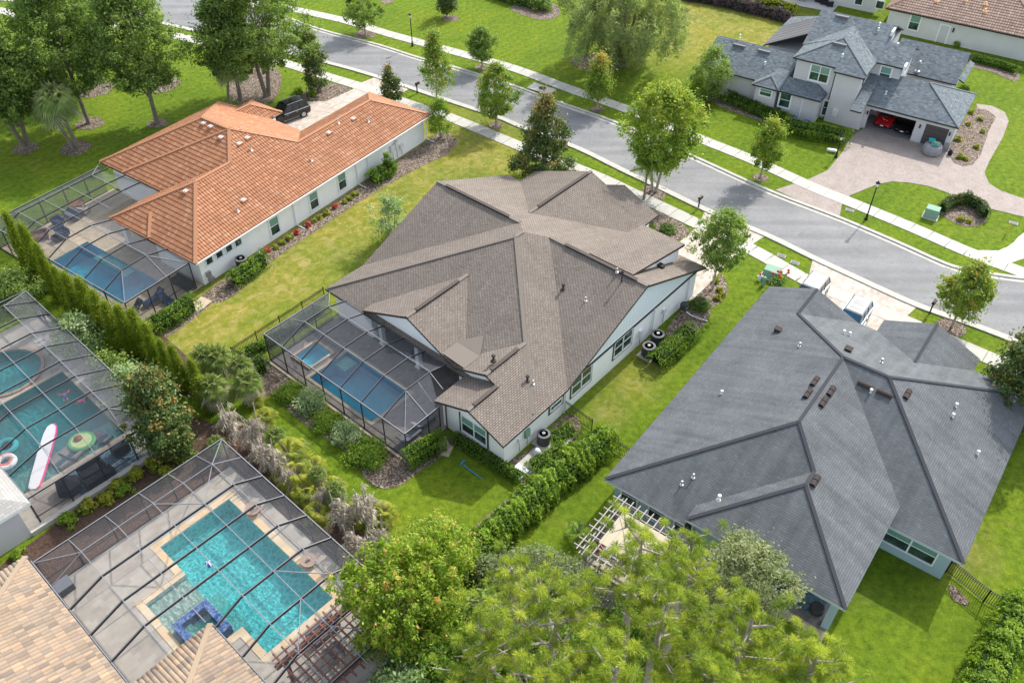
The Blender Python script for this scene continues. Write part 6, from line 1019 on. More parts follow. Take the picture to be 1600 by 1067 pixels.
# ------------------------------------------------------------------ patio things
def lounger(label, F, u, v, rz, m='fabric_grey', z=.05, group='pool loungers', flat=False):
    t = thing('sun_lounger', F.P(u, v, z), label, 'sun lounger', group); G = Frame(F.az+rz, F.P(u, v)); up = .3
    mb = MB(); mb.hexa([G.P(-.95, -.32, z+up), G.P(.35, -.32, z+up), G.P(.35, .32, z+up), G.P(-.95, .32, z+up)], [G.P(-.95, -.32, z+up+.07), G.P(.35, -.32, z+up+.07), G.P(.35, .32, z+up+.07), G.P(-.95, .32, z+up+.07)], m); mb.build('seat', t)
    mb = MB(); h = .12 if flat else .5; mb.hexa([G.P(.35, -.32, z+up), G.P(1.0, -.32, z+up+h), G.P(1.0, .32, z+up+h), G.P(.35, .32, z+up)], [G.P(.35, -.32, z+up+.08), G.P(.98, -.32, z+up+h+.07), G.P(.98, .32, z+up+h+.07), G.P(.35, .32, z+up+.08)], m); mb.build('backrest', t)
    mb = MB(); mb.hexa([G.P(.72, -.28, z+up+h*.65+.06), G.P(.92, -.28, z+up+h*.9+.06), G.P(.92, .28, z+up+h*.9+.06), G.P(.72, .28, z+up+h*.65+.06)], [G.P(.70, -.28, z+up+h*.65+.13), G.P(.90, -.28, z+up+h*.9+.13), G.P(.90, .28, z+up+h*.9+.13), G.P(.70, .28, z+up+h*.65+.13)], 'metal_grey' if m == 'fabric_grey' else m); mb.build('pillow', t)
    for a, b_ in ((-.85, -.28), (-.85, .28), (.3, -.28), (.3, .28)): mb = MB(); mb.box(G, a-.03, a+.03, b_-.03, b_+.03, z, z+up, 'metal_dark'); mb.build('leg', t)
    return t
lounger('grey lounger in the near corner of the middle pool cage, the left one', HC, -1.95, 7.0, 180); lounger('grey lounger in the near corner of the middle pool cage, the right one', HC, -.4, 7.2, 180)
def sofa(name, label, F, u, v, rz, w_=1.8, m='fabric_black', seats=True, z=.05, h=.75, cat='sofa', group=None):
    t = thing(name, F.P(u, v, z), label, cat, group); G = Frame(F.az+rz, F.P(u, v)); mb = MB(); mb.box(G, -.42, .42, -w_/2, w_/2, z+.12, z+.42, m); mb.build('seat', t, bevel=.05); mb = MB(); mb.box(G, .25, .45, -w_/2, w_/2, z+.42, z+h, m); mb.build('backrest', t, bevel=.05)
    for s_ in (-1, 1): mb = MB(); mb.box(G, -.42, .25, min(s_*w_/2, s_*(w_/2-.16)), max(s_*w_/2, s_*(w_/2-.16)), z+.42, z+.6, m); mb.build('armrest', t, bevel=.03)
    for a in (-.35, .35):
        for s_ in (-1, 1): mb = MB(); mb.box(G, a-.04, a+.04, s_*(w_/2-.1)-.04, s_*(w_/2-.1)+.04, z, z+.12, 'metal_black'); mb.build('leg', t)
    return t
def table(label, F, u, v, rz, a=.6, b_=.6, h=.45, m='metal_dark', z=.05, round_=False, group=None):
    t = thing('table', F.P(u, v, z), label, 'table', group); G = Frame(F.az+rz, F.P(u, v)); mb = MB()
    if round_: mb.lathe(G.P(0, 0, z+h), [(a, 0), (a, .05), (.02, .06)], m, 20)
    else: mb.box(G, -a, a, -b_, b_, z+h, z+h+.05, m)
    mb.build('table_top', t, bevel=.01)
    for x in (-.8, .8):
        for y in (-.8, .8): mb = MB(); q = .7 if round_ else 1; mb.box(G, x*a*q-.03, x*a*q+.03, y*(a if round_ else b_)*q-.03, y*(a if round_ else b_)*q+.03, z, z+h, m); mb.build('leg', t)
    return t
def rug(label, F, u0, u1, v0, v1, z=.05): mb = MB(); mb.box(F, u0, u1, v0, v1, z, z+.015, 'rug_blue'); tag(mb.build('rug', origin=F.P(u0, v0, z)), label, 'rug')
# left pool terrace
rug('blue patterned rug under the black sofas on the left pool terrace', RA, -6.4, -2.0, -19.3, -17.1)
def at_ra(px, py, z=.4): return RA.loc(px, py, z)
for (x, y, w_, rz, nm, lb, hh) in ((187, 700, 1.1, 270, 'armchair', 'black covered armchair at the house end of the blue rug, nearest the tree', .95), (143, 731, 1.7, 90, 'sofa', 'black covered sofa on the pool side of the blue rug', .75), (162, 752, 2.0, 270, 'sofa', 'black covered sofa along the outer screen beside the blue rug', .8)):
    u_, v_ = at_ra(x, y, .5); v_ = max(v_, -19.15); sofa(nm, lb, RA, u_, v_, rz-90 if False else rz, w_, 'fabric_black', h=hh, cat=nm)
u_, v_ = at_ra(106, 757, .6); c0 = RA.P(u_, v_); t = thing('covered_umbrella', c0, 'black fabric hexagonal umbrella cover standing by the cage corner', 'umbrella'); mb = MB(); mb.lathe(c0+np.array([0, 0, .05]), [(.62, 0), (.85, .1), (.8, .7), (.3, 1.05), (.05, 1.2)], 'fabric_black', 6); mb.build('cover', t); mb = MB(); mb.tube([c0+np.array([0, 0, 1.2]), c0+np.array([0, 0, 1.5])], [.03, .02], 'metal_black', 6); mb.build('finial', t)
# in-pool loungers
for i, (x, y, rz, lb) in enumerate(((160, 683, 280, 'blue grey in-pool lounger nearest the cage wall corner'), (112, 708, 285, 'curved grey in-pool lounger in the shallow end, middle of three'), (93, 722, 280, 'curved grey in-pool lounger in the shallow end beside the paddle board'))):
    u_, v_ = RA.loc(x, y, 0); t = thing('pool_chaise', RA.P(u_, v_, -.3), lb, 'pool lounger', 'loungers in the shallow pool shelf'); G = Frame(RA.az+rz, RA.P(u_, v_)); mb = MB(); prof = [(-.95, .05), (-.5, .12), (-.1, .02), (.2, .05), (.6, .35), (.9, .52)]
    for (a, z_), (b_, y_) in zip(prof[:-1], prof[1:]): mb.hexa([G.P(a, -.36, z_-.3), G.P(b_, -.36, y_-.3), G.P(b_, .36, y_-.3), G.P(a, .36, z_-.3)], [G.P(a, -.36, z_-.12), G.P(b_, -.36, y_-.12), G.P(b_, .36, y_-.12), G.P(a, .36, z_-.12)], 'car_tan' if i else 'fabric_grey')
    mb.build('shell', t); t.scale = (1, 1, 1); mb = MB(); mb.box(G, .55, .75, -.25, .25, .16, .26, 'metal_grey'); mb.build('headrest', t)
# paddle board
a, b_ = g(53, 765, .05), g(83, 664, .05); d = (b_-a)/np.linalg.norm(b_-a); q = np.array([-d[1], d[0], 0]); L = np.linalg.norm(b_-a); t = thing('paddle_board', (a+b_)/2, 'long white paddle board with a pink edge floating at the pool corner', 'paddle board'); mb = MB(); prev = None
for (s_, w_) in ((0, .22), (.03, .36), (.2, .42), (.55, .45), (.85, .42), (.96, .32), (1.0, .12)):
    c = a+d*L*s_; cur = [c+q*w_, c-q*w_]
    if prev: mb.hexa([prev[1], cur[1], cur[0], prev[0]], [x+np.array([0, 0, .12]) for x in (prev[1], cur[1], cur[0], prev[0])], 'float_white')
    prev = cur
mb.build('deck', t); mb = MB(); prev = None
for (s_, w_) in ((0, .22), (.03, .36), (.2, .42), (.55, .45), (.85, .42), (.96, .32), (1.0, .12)):
    c = a+d*L*s_-q*w_+np.array([0, 0, .08])
    if prev is not None: mb.beam(prev, c, .07, .14, 'float_pink')
    prev = c
mb.build('edge', t)
def ring(mb, c, R_, r_, m, n_=22, k_=8, sx=1., sy=1.):
    for i in range(n_):
        for j in range(k_):
            P = []
            for a_, b2 in ((i, j), (i+1, j), (i+1, j+1), (i, j+1)): A = 2*math.pi*a_/n_; B = 2*math.pi*b2/k_; P.append(c+np.array([(R_+r_*math.cos(B))*math.cos(A)*sx, (R_+r_*math.cos(B))*math.sin(A)*sy, r_*math.sin(B)]))
            mb.face(P, m)
c0 = g(128, 690, .0); t = thing('pool_float', c0, 'avocado shaped pool float with a brown pit', 'pool float'); mb = MB(); mb.lathe(c0, [(.8, -.05), (.95, .05), (.85, .16), (.6, .14), (.1, .1)], 'float_green', 18); mb.build('skin', t); mb = MB(); mb.lathe(c0+np.array([0, 0, .12]), [(.72, 0), (.68, .05), (.1, .06)], 'float_lime', 18); mb.build('flesh', t); mb = MB(); mb.lathe(c0+np.array([-.25, .1, .16]), [(.3, 0), (.28, .12), (.12, .22), (.02, .24)], 'float_brown', 12); mb.build('pit', t)
c0 = g(8, 720, .0); t = thing('pool_float', c0, 'coral and white ring float at the left edge', 'pool float'); mb = MB(); ring(mb, c0, .5, .2, 'float_coral'); mb.build('ring', t, smooth=True); mb = MB(); ring(mb, c0+np.array([.15, -.15, .05]), .55, .17, 'float_white'); mb.build('back_ring', t, smooth=True)
c0 = g(10, 698, .0); t = thing('pool_float', c0, 'teal and dark patterned ring float at the left edge', 'pool float'); mb = MB(); ring(mb, c0, .6, .2, 'float_teal'); mb.build('ring', t, smooth=True); mb = MB(); mb.lathe(c0, [(.45, -.02), (.4, .03)], 'metal_black', 14); mb.build('seat', t)
for k in range(17):
    v_ = -2.6-k*.98+(.3 if k > 3 else 0); mb = MB(); mb.box(RA, -1.62+.0*k, -.85, v_-.36, v_+.36, .045, .075, 'concrete'); o = mb.build('stepping_slab'); o['kind'] = 'structure'
# children in the pool
def swimmer(label, px, py, rz, suit, arms):
    c0 = g(px, py, -.05); t = thing('person', c0, label, 'person', 'children swimming'); me = bpy.data.meshes.new('body'); ca, sa = math.cos(rz), math.sin(rz)
    def W(x, y, z): return (x*ca-y*sa, x*sa+y*ca, z)
    V = [W(0, 0, 0), W(0, .12, .05), W(0, .26, .08), W(0, .34, .10), W(0, .42, .13)]; E = [(0, 1), (1, 2), (2, 3), (3, 4)]; Rd = [.10, .095, .10, .045, .085]
    for s_ in (-1, 1):
        i = len(V); V += [W(s_*.12, .28, .09), W(s_*.25, .30+arms*.1, .08), W(s_*.36, .40+arms*.1, .12), W(s_*.41, .45+arms*.1, .15)]; E += [(2, i), (i, i+1), (i+1, i+2), (i+2, i+3)]; Rd += [.045, .036, .03, .032]
        i = len(V); V += [W(s_*.08, -.06, -.01), W(s_*.14, -.32, -.06), W(s_*.13, -.58, -.10), W(s_*.15, -.66, -.1)]; E += [(0, i), (i, i+1), (i+1, i+2), (i+2, i+3)]; Rd += [.065, .05, .035, .035]
    me.from_pydata(V, E, []); o = bpy.data.objects.new('body', me); col.objects.link(o); o.parent = t; sk = o.modifiers.new('skin', 'SKIN'); ss = o.modifiers.new('sub', 'SUBSURF'); ss.levels = ss.render_levels = 1; me.materials.append(MATS['skin'])
    for i, r_ in enumerate(Rd): me.skin_vertices[0].data[i].radius = (r_, r_)
    me.skin_vertices[0].data[0].use_root = True; mb = MB(); mb.tube([np.array(W(0, -.1, .0))+c0, np.array(W(0, .1, .05))+c0, np.array(W(0, .27, .08))+c0], [.125, .12, .115], suit, 10); mb.build('swimsuit', t, smooth=True)
    mb = MB(); mb.lathe(np.array(W(0, .45, .12))+c0, [(.07, -.02), (.098, .04), (.085, .1), (.03, .13)], 'hair_dark', 10); mb.build('hair', t, smooth=True)
    if arms > .5:
        for s_ in (-1, 1): mb = MB(); mb.tube([np.array(W(s_*.2, .29, .09))+c0, np.array(W(s_*.33, .38, .11))+c0], [.075, .07], 'float_pink', 8); mb.build('arm_band', t)
swimmer('child with arms spread wearing pink arm bands, floating in the left pool', 102, 621, .5, 'swim_blue', 1); swimmer('child swimming low in the water beside the one with pink arm bands', 126, 627, -1.3, 'swim_pink', .2)
# turquoise pool terrace
for x, y, lb in ((397, 800, 'round brown planter bowl on the far side of the turquoise pool, nearer the back'), (484, 880, 'round brown planter bowl on the far side of the turquoise pool, nearer the pergola')):
    c0 = g(x, y, .05); t = thing('planter', c0, lb, 'planter', 'round planters by the turquoise pool'); mb = MB(); mb.lathe(c0, [(.32, 0), (.50, .35), (.52, .42), (.44, .40), (.1, .38)], 'ceramic', 18); mb.build('bowl', t); mb = MB(); mb.lathe(c0+np.array([0, 0, .38]), [(.12, 0), (.1, .2), (.02, .24)], 'stone_veneer', 10); mb.build('spout', t)
c0 = g(326, 881, -.05); mb = MB()
for i in range(8):
    for j in range(6):
        P = [c0+.24*np.array([math.sin(math.pi*b2/6)*math.cos(2*math.pi*a_/8), math.sin(math.pi*b2/6)*math.sin(2*math.pi*a_/8), math.cos(math.pi*b2/6)]) for a_, b2 in ((i, j), (i, j+1), (i+1, j+1), (i+1, j))]; mb.face(P, 'float_white' if i % 2 else 'blue')
tag(mb.build('beach_ball', origin=c0, smooth=True), 'blue and white beach ball floating in the turquoise pool', 'ball')
c0 = g(102, 921, .05); F = Frame(47.7, c0); t = thing('storage_box', c0, 'dark storage box on the terrace by the mottled roof corner', 'box'); mb = MB(); mb.box(F, -.5, .5, -.4, .4, .05, .6, 'metal_dark'); mb.build('body', t, bevel=.02); mb = MB(); mb.box(F, -.53, .53, -.43, .43, .6, .66, 'fabric_grey'); mb.build('lid', t, bevel=.02)
def pergola(name, label, F, u0, u1, v0, v1, z, m, nu, nv, roof=None, w_=.09):
    t = thing(name, F.P(u0, v0), label, 'pergola')
    for a in (u0+.3, u1-.3):
        for b_ in (v0+.3, v1-.3): mb = MB(); mb.box(F, a-.1, a+.1, b_-.1, b_+.1, 0, z, m); mb.build('post', t)
    for b_ in (v0+.22, v0+.42, v1-.22, v1-.42): mb = MB(); mb.box(F, u0-.35, u1+.35, b_-.04, b_+.04, z, z+.2, m); mb.build('beam', t)
    for k in range(nu): u = u0+(u1-u0)*k/(nu-1); mb = MB(); mb.box(F, u-w_/2, u+w_/2, v0-.35, v1+.35, z+.2, z+.34, m); mb.build('rafter', t)
    for k in range(nv): v = v0+(v1-v0)*k/(nv-1); mb = MB(); mb.box(F, u0-.3, u1+.3, v-.03, v+.03, z+.34, z+.40, m); mb.build('lath', t)
    return t
pergola('pergola', 'red brown timber pergola inside the cage at the end of the turquoise pool', RB, -6.7, -.6, -18.6, -15.1, 2.4, 'wood_red', 12, 9)
u_, v_ = RB.loc(505, 985, .4); sofa('sofa', 'grey sofa under the red brown pergola', RB, u_, v_, 90, 1.9, 'fabric_grey', cat='sofa'); u_, v_ = RB.loc(520, 1020, .4); table('dark low table under the red brown pergola', RB, u_, v_, 0, .6, .45)
# orange house terrace
for i, (x, y, rz, w_, mm, lb) in enumerate(((112, 335, 0, 1.8, 'fabric_grey', 'grey outdoor sofa in the shaded middle of the orange house terrace'), (90, 345, 90, .9, 'fabric_blue', 'blue cushioned armchair near the left end of the orange house terrace'), (130, 328, 200, .9, 'fabric_cream', 'cream armchair on the orange house terrace'), (60, 368, 60, 1.6, 'wood_brown', 'brown wicker sofa at the left corner of the orange house terrace'), (97, 362, 90, 1.0, 'fabric_blue', 'dark blue ottoman chair in the sun beside the deep end of the dark blue pool'))):
    u_, v_ = HL.loc(x, y, .4); sofa('garden_sofa' if w_ > 1.2 else 'garden_chair', lb, HL, u_, v_, rz, w_, mm, cat='sofa' if w_ > 1.2 else 'chair')
u_, v_ = HL.loc(122, 322, .4); table('round brown dining table on the orange house terrace', HL, u_, v_, 0, .7, .7, .7, 'wood_brown', round_=True)
for x, y, rz, lb in ((207, 486, 0, 'black lounger at the near corner of the orange house cage, left one'), (240, 468, 0, 'black lounger at the near corner of the orange house cage, middle one'), (262, 470, 90, 'black lounger in front of the shrub at the orange house cage')):
    u_, v_ = HL.loc(x, y, .3); lounger(lb, HL, u_, v_, rz, 'fabric_blue')
u_, v_ = HL.loc(285, 440, .5); sofa('garden_sofa', 'black sofa under the roof edge by the orange house cage door', HL, u_, max(v_, 1.9), 0, 2.0, 'fabric_black')
u_, v_ = HL.loc(90, 381, .05); mb = MB(); 
for q in ((0, 0, 1.2, .05), (0, .75, 1.2, .8), (0, 0, .05, .8), (1.15, 0, 1.2, .8), (.35, .2, .85, .25), (.35, .55, .85, .6), (.35, .2, .4, .6), (.8, .2, .85, .6)): mb.box(HL, u_+q[0], u_+q[2], v_+q[1], v_+q[3], .05, .55, 'metal_dark')
tag(mb.build('ladder_frame', origin=HL.P(u_, v_)), 'small dark metal frame at the end of the dark blue pool', 'frame')
# middle house lanai
u_, v_ = 5.2, 12.6; table('dark outdoor dining table under the lanai of the brown shingle house', HC, u_, v_, 0, .9, .6, .7, 'metal_dark')
for k, (du, dv, rz, q) in enumerate(((-1.3, 0, 180, 'pool side'), (1.3, 0, 0, 'house side'), (0, 1.0, 90, 'left end'), (0, -1.0, 270, 'right end'))): sofa('dining_chair', 'dark dining chair at the %s of the lanai table' % q, HC, u_+du, v_+dv, rz, .6, 'fabric_grey', h=.9, cat='chair', group='chairs around the lanai table')
# slate house patio: pergola, toys, chair
deck('patio', [HD.P(-6.0, -1.2), HD.P(.6, -1.2), HD.P(.6, -9.2), HD.P(-3, -9.2), HD.P(-6.0, -7.4)], [], 'pavers_grey', .04); deck('patio', rect(HD, .3, 4.2, -15.1, -6.6), [], 'pavers_grey', .05)
deck('patio_edge', rect(HD, -.25, .32, -15.1, -8.5), [], 'pavers_tan', .07)
pergola('pergola', 'white slatted pergola with straw cover behind the slate roof house, under the pines', HD, -4.9, -.6, -6.6, -1.4, 2.35, 'pergola_white', 9, 12, w_=.05)
mb = MB(); mb.box(HD, -4.0, -1.3, -5.8, -2.2, 2.70, 2.73, 'straw'); tag(mb.build('shade_cover', origin=HD.P(-4, -5.8)), 'straw coloured shade cloth lying over the white slatted pergola', 'shade cloth')
rug('blue patterned rug on the covered patio of the slate roof house', HD, .9, 3.9, -14.4, -10.6, .06)
u_, v_ = HD.loc(1242, 926, .4); sofa('armchair', 'cream cushioned wooden armchair on the blue rug of the covered patio', HD, u_, v_, 170, .85, 'fabric_cream', h=.85, cat='armchair'); u_, v_ = HD.loc(1277, 950, .5); c0 = HD.P(u_, v_, .06); mb = MB(); mb.lathe(c0, [(.3, 0), (.42, .2), (.42, .55), (.36, .6), (.1, .58)], 'metal_dark', 14); tag(mb.build('fire_bowl', origin=c0), 'round dark planter tub beside the blue column of the covered patio', 'tub')
u_, v_ = HD.loc(1102, 845, .4); c0 = HD.P(u_, v_, .06); F = Frame(HD.az, c0); t = thing('grill', c0, 'black barbecue grill at the left end of the covered patio', 'barbecue'); mb = MB(); mb.box(F, -.3, .3, -.6, .6, .1, .85, 'metal_black'); mb.build('cart', t); mb = MB(); mb.lathe(F.P(0, 0, .85), [(.4, 0), (.36, .2), (.1, .3)], 'metal_dark', 12); mb.build('hood', t)
for x, y, m_, lb in ((1116, 848, 'yellow', 'yellow plastic toy on the covered patio beside the grill'), (1128, 851, 'yellow', 'yellow toy truck on the covered patio right of the other yellow toy'), (1139, 855, 'red', 'red plastic toy on the covered patio')):
    c0 = g(x, y, .05); F = Frame(20, c0); t = thing('toy', c0, lb, 'toy', 'toys on the covered patio'); mb = MB(); mb.box(F, -.3, .3, -.2, .2, .1, .4, m_); mb.box(F, -.1, .25, -.18, .18, .4, .62, m_); mb.build('body', t, bevel=.05)
    for a in (-.2, .2):
        for s_ in (-1, 1): mb = MB(); mb.tube([F.P(a, s_*.18, .12), F.P(a, s_*.25, .12)], [.12, .12], 'metal_black', 10); mb.build('wheel', t)
a, b_ = g(1066, 856, .15), g(1083, 862, .15); mb = MB(); pts = [a+(b_-a)*t_ for t_ in (0, .15, .5, .85, 1)]; mb.tube(pts, [.05, .25, .32, .25, .05], 'blue', 8); tag(mb.build('kayak', origin=a), 'bright blue plastic tub toy lying against the slate house wall', 'toy')
a, b_ = g(935, 862, .1), g(943, 848, .1); t = thing('toy_slide', a, 'red and pale blue toy slide beside the white pergola', 'toy slide'); mb = MB(); mb.beam(a, b_+np.array([0, 0, .3]), .28, .1, 'red'); mb.build('slide', t); mb = MB(); mb.hexa([g(938, 866, .05), g(962, 872, .05), g(968, 852, .05), g(948, 848, .05)], [g(938, 866, .25), g(962, 872, .25), g(968, 852, .25), g(948, 848, .25)], 'float_white'); mb.build('base', t)
c0 = g(926, 845, .04); mb = MB(); mb.lathe(c0, [(.3, 0), (.36, .3), (.34, .34), (.28, .3), (.05, .28)], 'vent_brown', 14); tag(mb.build('fire_bowl', origin=c0), 'small rusty fire bowl beside the white pergola', 'fire bowl')
for k, (x, y, m_) in enumerate(((957, 795, 'straw'), (975, 815, 'straw'), (990, 835, 'straw'))): pass
mb = MB(); mb.box(HD, -4.3, -1.2, -5.6, -1.9, .05, .09, 'straw'); tag(mb.build('play_mat', origin=HD.P(-4.3, -5.6)), 'straw coloured play mat under the white slatted pergola', 'mat')
u_, v_ = HD.loc(1030, 832, .3); sofa('garden_chair', 'white garden chair by the slate house wall under the pines', HD, u_, v_, 90, .6, 'float_white', cat='chair')
# far patio at the top
sheet('patio', [(1222, 2), (1245, 10), (1300, 20), (1330, -10), (1235, -14)], 'white_concrete', .05)
for k, (x, y, rz, m_, lb) in enumerate(((1278, 4, 0, 'fabric_black', 'black and white patio chair, left of the four on the far white patio'), (1287, 8, 90, 'fabric_black', 'black and white patio chair, second from the left on the far white patio'), (1296, 11, 200, 'fabric_black', 'black and white patio chair, third from the left on the far white patio'), (1270, 0, 30, 'fabric_blue', 'blue patio chair at the back of the far white patio'))):
    c0 = g(x, y, 0); sofa('patio_chair', lb, Frame(57, c0), 0, 0, rz, .8, m_, cat='chair', group='chairs on the far patio')
c0 = g(1255, 1, 0); table('orange brown table on the far white patio', Frame(57, c0), 0, 0, 0, .8, .5, .6, 'wood_brown')
# ------------------------------------------------------------------ trees
def T(kind, label, b, top, half, **k):
    """one tree: b base pixel, top pixel, half crown width in pixels"""
    H = hgt(*b, *top); r_ = half*mpp(b[0], b[1], H*.6)
    t = make_tree(kind, label, 'tree', H, r_, **k); t.location = tuple(float(x) for x in g(*b)); t.rotation_euler = (0, 0, random.random()*6.28); return t
oak = dict(shape='egg', leaf='leaf_oak', base=.22, n_cl=300, per=100, cr=.72, ls=.30, tr=.22, group='tall oaks beside the orange tile house', nb=12)
T('oak_tree', 'tall oak at the far left edge with two leaning trunks in a mulch ring', (42, 231), (5, 15), 68, **{**oak, 'multi': 2, 'base': .25})
T('oak_tree', 'broad oak behind the pair of sabal palms, its trunk in a mulch ring', (139, 193), (80, -48), 95, **{**oak, 'n_cl': 400, 'base': .26})
T('oak_tree', 'tall dense oak with a bare straight trunk on the lawn behind the orange roof', (246, 192), (212, -50), 84, **{**oak, 'n_cl': 400, 'base': .26})
T('oak_tree', 'tall oak with twin pale trunks behind the black parked SUV', (418, 150), (385, -60), 104, **{**oak, 'multi': 2, 'n_cl': 400, 'base': .26})
T('oak_tree', 'dark oak between the single sabal palm and the twin trunked oak', (376, 155), (325, -25), 58, **{**oak, 'tint': -.1})
T('oak_tree', 'shaded oak at the back left with only its trunk foot in the mulch bed', (145, 138), (140, -60), 55, **{**oak, 'tint': -.08})
T('oak_tree', 'oak leaning in from the left edge above the lawn by the side road', (-25, 190), (-10, 20), 40, **oak)
P = make_palm('sabal_palm', 'sabal palm with hanging fans, front one of the pair in a mulch ring', 5.0, 2.1, 44, True, droop=.35, lift=1.3, nl=20, dead=3, group='sabal palms on the left lawn', tint=-.02, lean=(-.9, .2)); place(P, g(113, 231)); reg(P)
q = dup(P, 'sabal palm with hanging fans, taller one behind its twin in the mulch ring'); place(q, g(121, 229), 1.22, 1.9); q = dup(P, 'single sabal palm with a thin trunk behind the orange roof edge'); place(q, g(357, 166), .95, 3.6)
q = dup(P, 'sabal palm whose fronds just show at the left edge above the screen cage'); place(q, g(-12, 275), .7, 5)
st = dict(shape='egg', base=.2, n_cl=130, per=75, cr=.42, ls=.22, tr=.09, bark='bark_pale', group='young trees along the street')
T('street_tree', 'round dark street tree in a mulch ring near the top left of the far verge', (571, 54), (566, -22), 33, leaf='leaf_oak', **st)
T('street_tree', 'small dense tree in a mulch ring on the far lawn at the top edge', (698, 27), (698, -26), 22, leaf='leaf_magnolia', **{**st, 'shape': 'cone', 'base': .15})
T('street_tree', 'small round street tree beside the far sidewalk in a mulch ring', (753, 106), (747, 42), 27, leaf='leaf_oak', **{**st, 'shape': 'round'})
T('street_tree', 'tall loose maple on the near verge with a ragged pointed top', (683, 161), (672, 45), 36, leaf='leaf_maple', **{**st, 'shape': 'cone', 'base': .18, 'cr': .6})
T('street_tree', 'full green maple with a short straight trunk on the near verge', (775, 196), (775, 100), 39, leaf='leaf_maple', **{**st, 'n_cl': 180, 'base': .2})
T('street_tree', 'maple with yellow tipped top beside the curb inlet', (933, 171), (935, 82), 29, leaf='leaf_maple', **{**st, 'tipt': .55, 'shape': 'cone', 'base': .2, 'cr': .6})
T('street_tree', 'large yellow green sycamore with forked pale trunks on the near verge', (1022, 299), (1035, 128), 72, leaf='leaf_yellow', **{**st, 'n_cl': 150, 'per': 110, 'cr': .72, 'ls': .28, 'multi': 2, 'tr': .13, 'tint': -.08, 'tipt': .25, 'shape': 'vase', 'base': .3, 'irregular': .3} if False else {**st, 'n_cl': 300, 'cr': .55, 'ls': .28, 'multi': 2, 'tr': .13, 'tint': .0, 'tipt': .2, 'shape': 'round', 'base': .25})
T('street_tree', 'yellowing young tree in a mulch ring left of the brown paver driveway', (1188, 278), (1202, 183), 28, leaf='leaf_yellow', **{**st, 'tipt': .3, 'base': .2})
T('street_tree', 'bushy green sycamore with grey trunk in a mulch ring on the near verge at right', (1487, 510), (1492, 398), 44, leaf='leaf_maple', **{**st, 'n_cl': 180, 'tint': .12, 'base': .25})
T('street_tree', 'leafy tree cut by the right edge above the dark magnolia', (1612, 575), (1608, 440), 36, leaf='leaf_maple', **{**st, 'tint': .08, 'base': .2})
T('round_tree', 'glossy round headed holly with upright leaves beside the cream driveway', (1113, 452), (1127, 330), 49, shape='round', leaf='leaf_oak', base=.3, n_cl=170, per=70, cr=.42, ls=.24, tr=.09, bark='bark_pale', tint=.05, asp=.4, up=.3)
T('small_tree', 'small lime green tree at the street end of the orange tile house wall', (688, 216), (686, 152), 22, shape='egg', leaf='leaf_hedge', base=.08, n_cl=55, per=110, cr=.42, ls=.16, tr=.07, tint=.12)
mg = dict(shape='cone', leaf='leaf_magnolia', base=.04, per=110, cr=.5, ls=.24, tr=.11, group='magnolia trees')
T('magnolia', 'dark magnolia column in the mulch bed near the black SUV', (498, 144), (487, 52), 26, n_cl=75, tipt=.25, **{**mg, 'shape': 'egg'}); T('magnolia', 'small magnolia with rusty new tips beside the orange hip roof corner', (612, 166), (603, 102), 24, n_cl=50, tipt=.35, **{**mg, 'cr': .4})
T('magnolia', 'large conical magnolia with rusty tips behind the brown shingle roof', (850, 283), (856, 148), 64, n_cl=230, tipt=.4, **mg)
T('magnolia', 'wide magnolia with orange new leaves shading the slate roof at the right edge', (1578, 655), (1575, 480), 74, n_cl=220, tipt=.3, **{**mg, 'shape': 'egg'})
T('magnolia', 'big glossy magnolia between the left pool cage and the dead palms', (272, 706), (272, 560), 54, n_cl=260, tipt=.06, **{**mg, 'shape': 'egg', 'cr': .46, 'per': 90, 'tint': .08, 'up': .45})
# willow-like weeping tree
H = hgt(975, 103, 985, -60); t = thing('weeping_tree', (0, 0, 0), 'huge grey green weeping tree on the far lawn at the top centre', 'tree'); Cc = crown_pts('round', 260, H*.22, H*.95, 7.2)
limbs('trunk', H*.7, .3, [tuple(c[:3]) for c in Cc[:14]], 'bark', t, .2, (0, 0), 3); n_ = 260*170; idx = np.repeat(np.arange(260), 170); s_ = rng.random(n_); d = unit(260)[idx]*.5; C = Cc[idx, :3]+d*s_[:, None]*1.0+rng.normal(size=(n_, 3))*.28; C[:, 2] -= s_**1.3*2.0; C[:, 2] = np.maximum(C[:, 2], .4)
leaf_mesh('crown', C, unit(n_)+np.array([0, 0, .3]), .42*(.6+.8*rng.random(n_)), .5+.2*rng.normal(size=260)[idx]+.1*rng.normal(size=n_), 'leaf_willow', .22, t); place(t, g(972, 103))
T('garden_tree', 'leafy green tree at the left corner of the grey two storey house', (1105, 158), (1112, 72), 34, shape='egg', leaf='leaf_oak', base=.1, n_cl=85, per=110, cr=.55, ls=.22, tr=.1, tint=.12)
T('garden_tree', 'small yellow green tree in front of the leafy one by the grey house', (1085, 168), (1086, 118), 15, shape='egg', leaf='leaf_yellow', base=.15, n_cl=32, per=90, cr=.45, ls=.2, tr=.06)
P = make_palm('young_palm', 'slim palm with an upright feathery head behind the roof, beside the sycamore', 3.6, 1.7, 13, False, 'leaf_hedge', .35, .10, lift=1.35, nl=20, tint=.25, skirt=False); place(P, g(1006, 312))
H = hgt(610, 378, 620, 308); T('flowering_shrub', 'loose shrub with white flowers at the edge of the brown shingle roof', (612, 378), (622, 305), 34, shape='round', leaf='leaf_silver', base=.05, n_cl=60, per=60, cr=.45, ls=.2, tr=.06, multi=3, tint=.02)
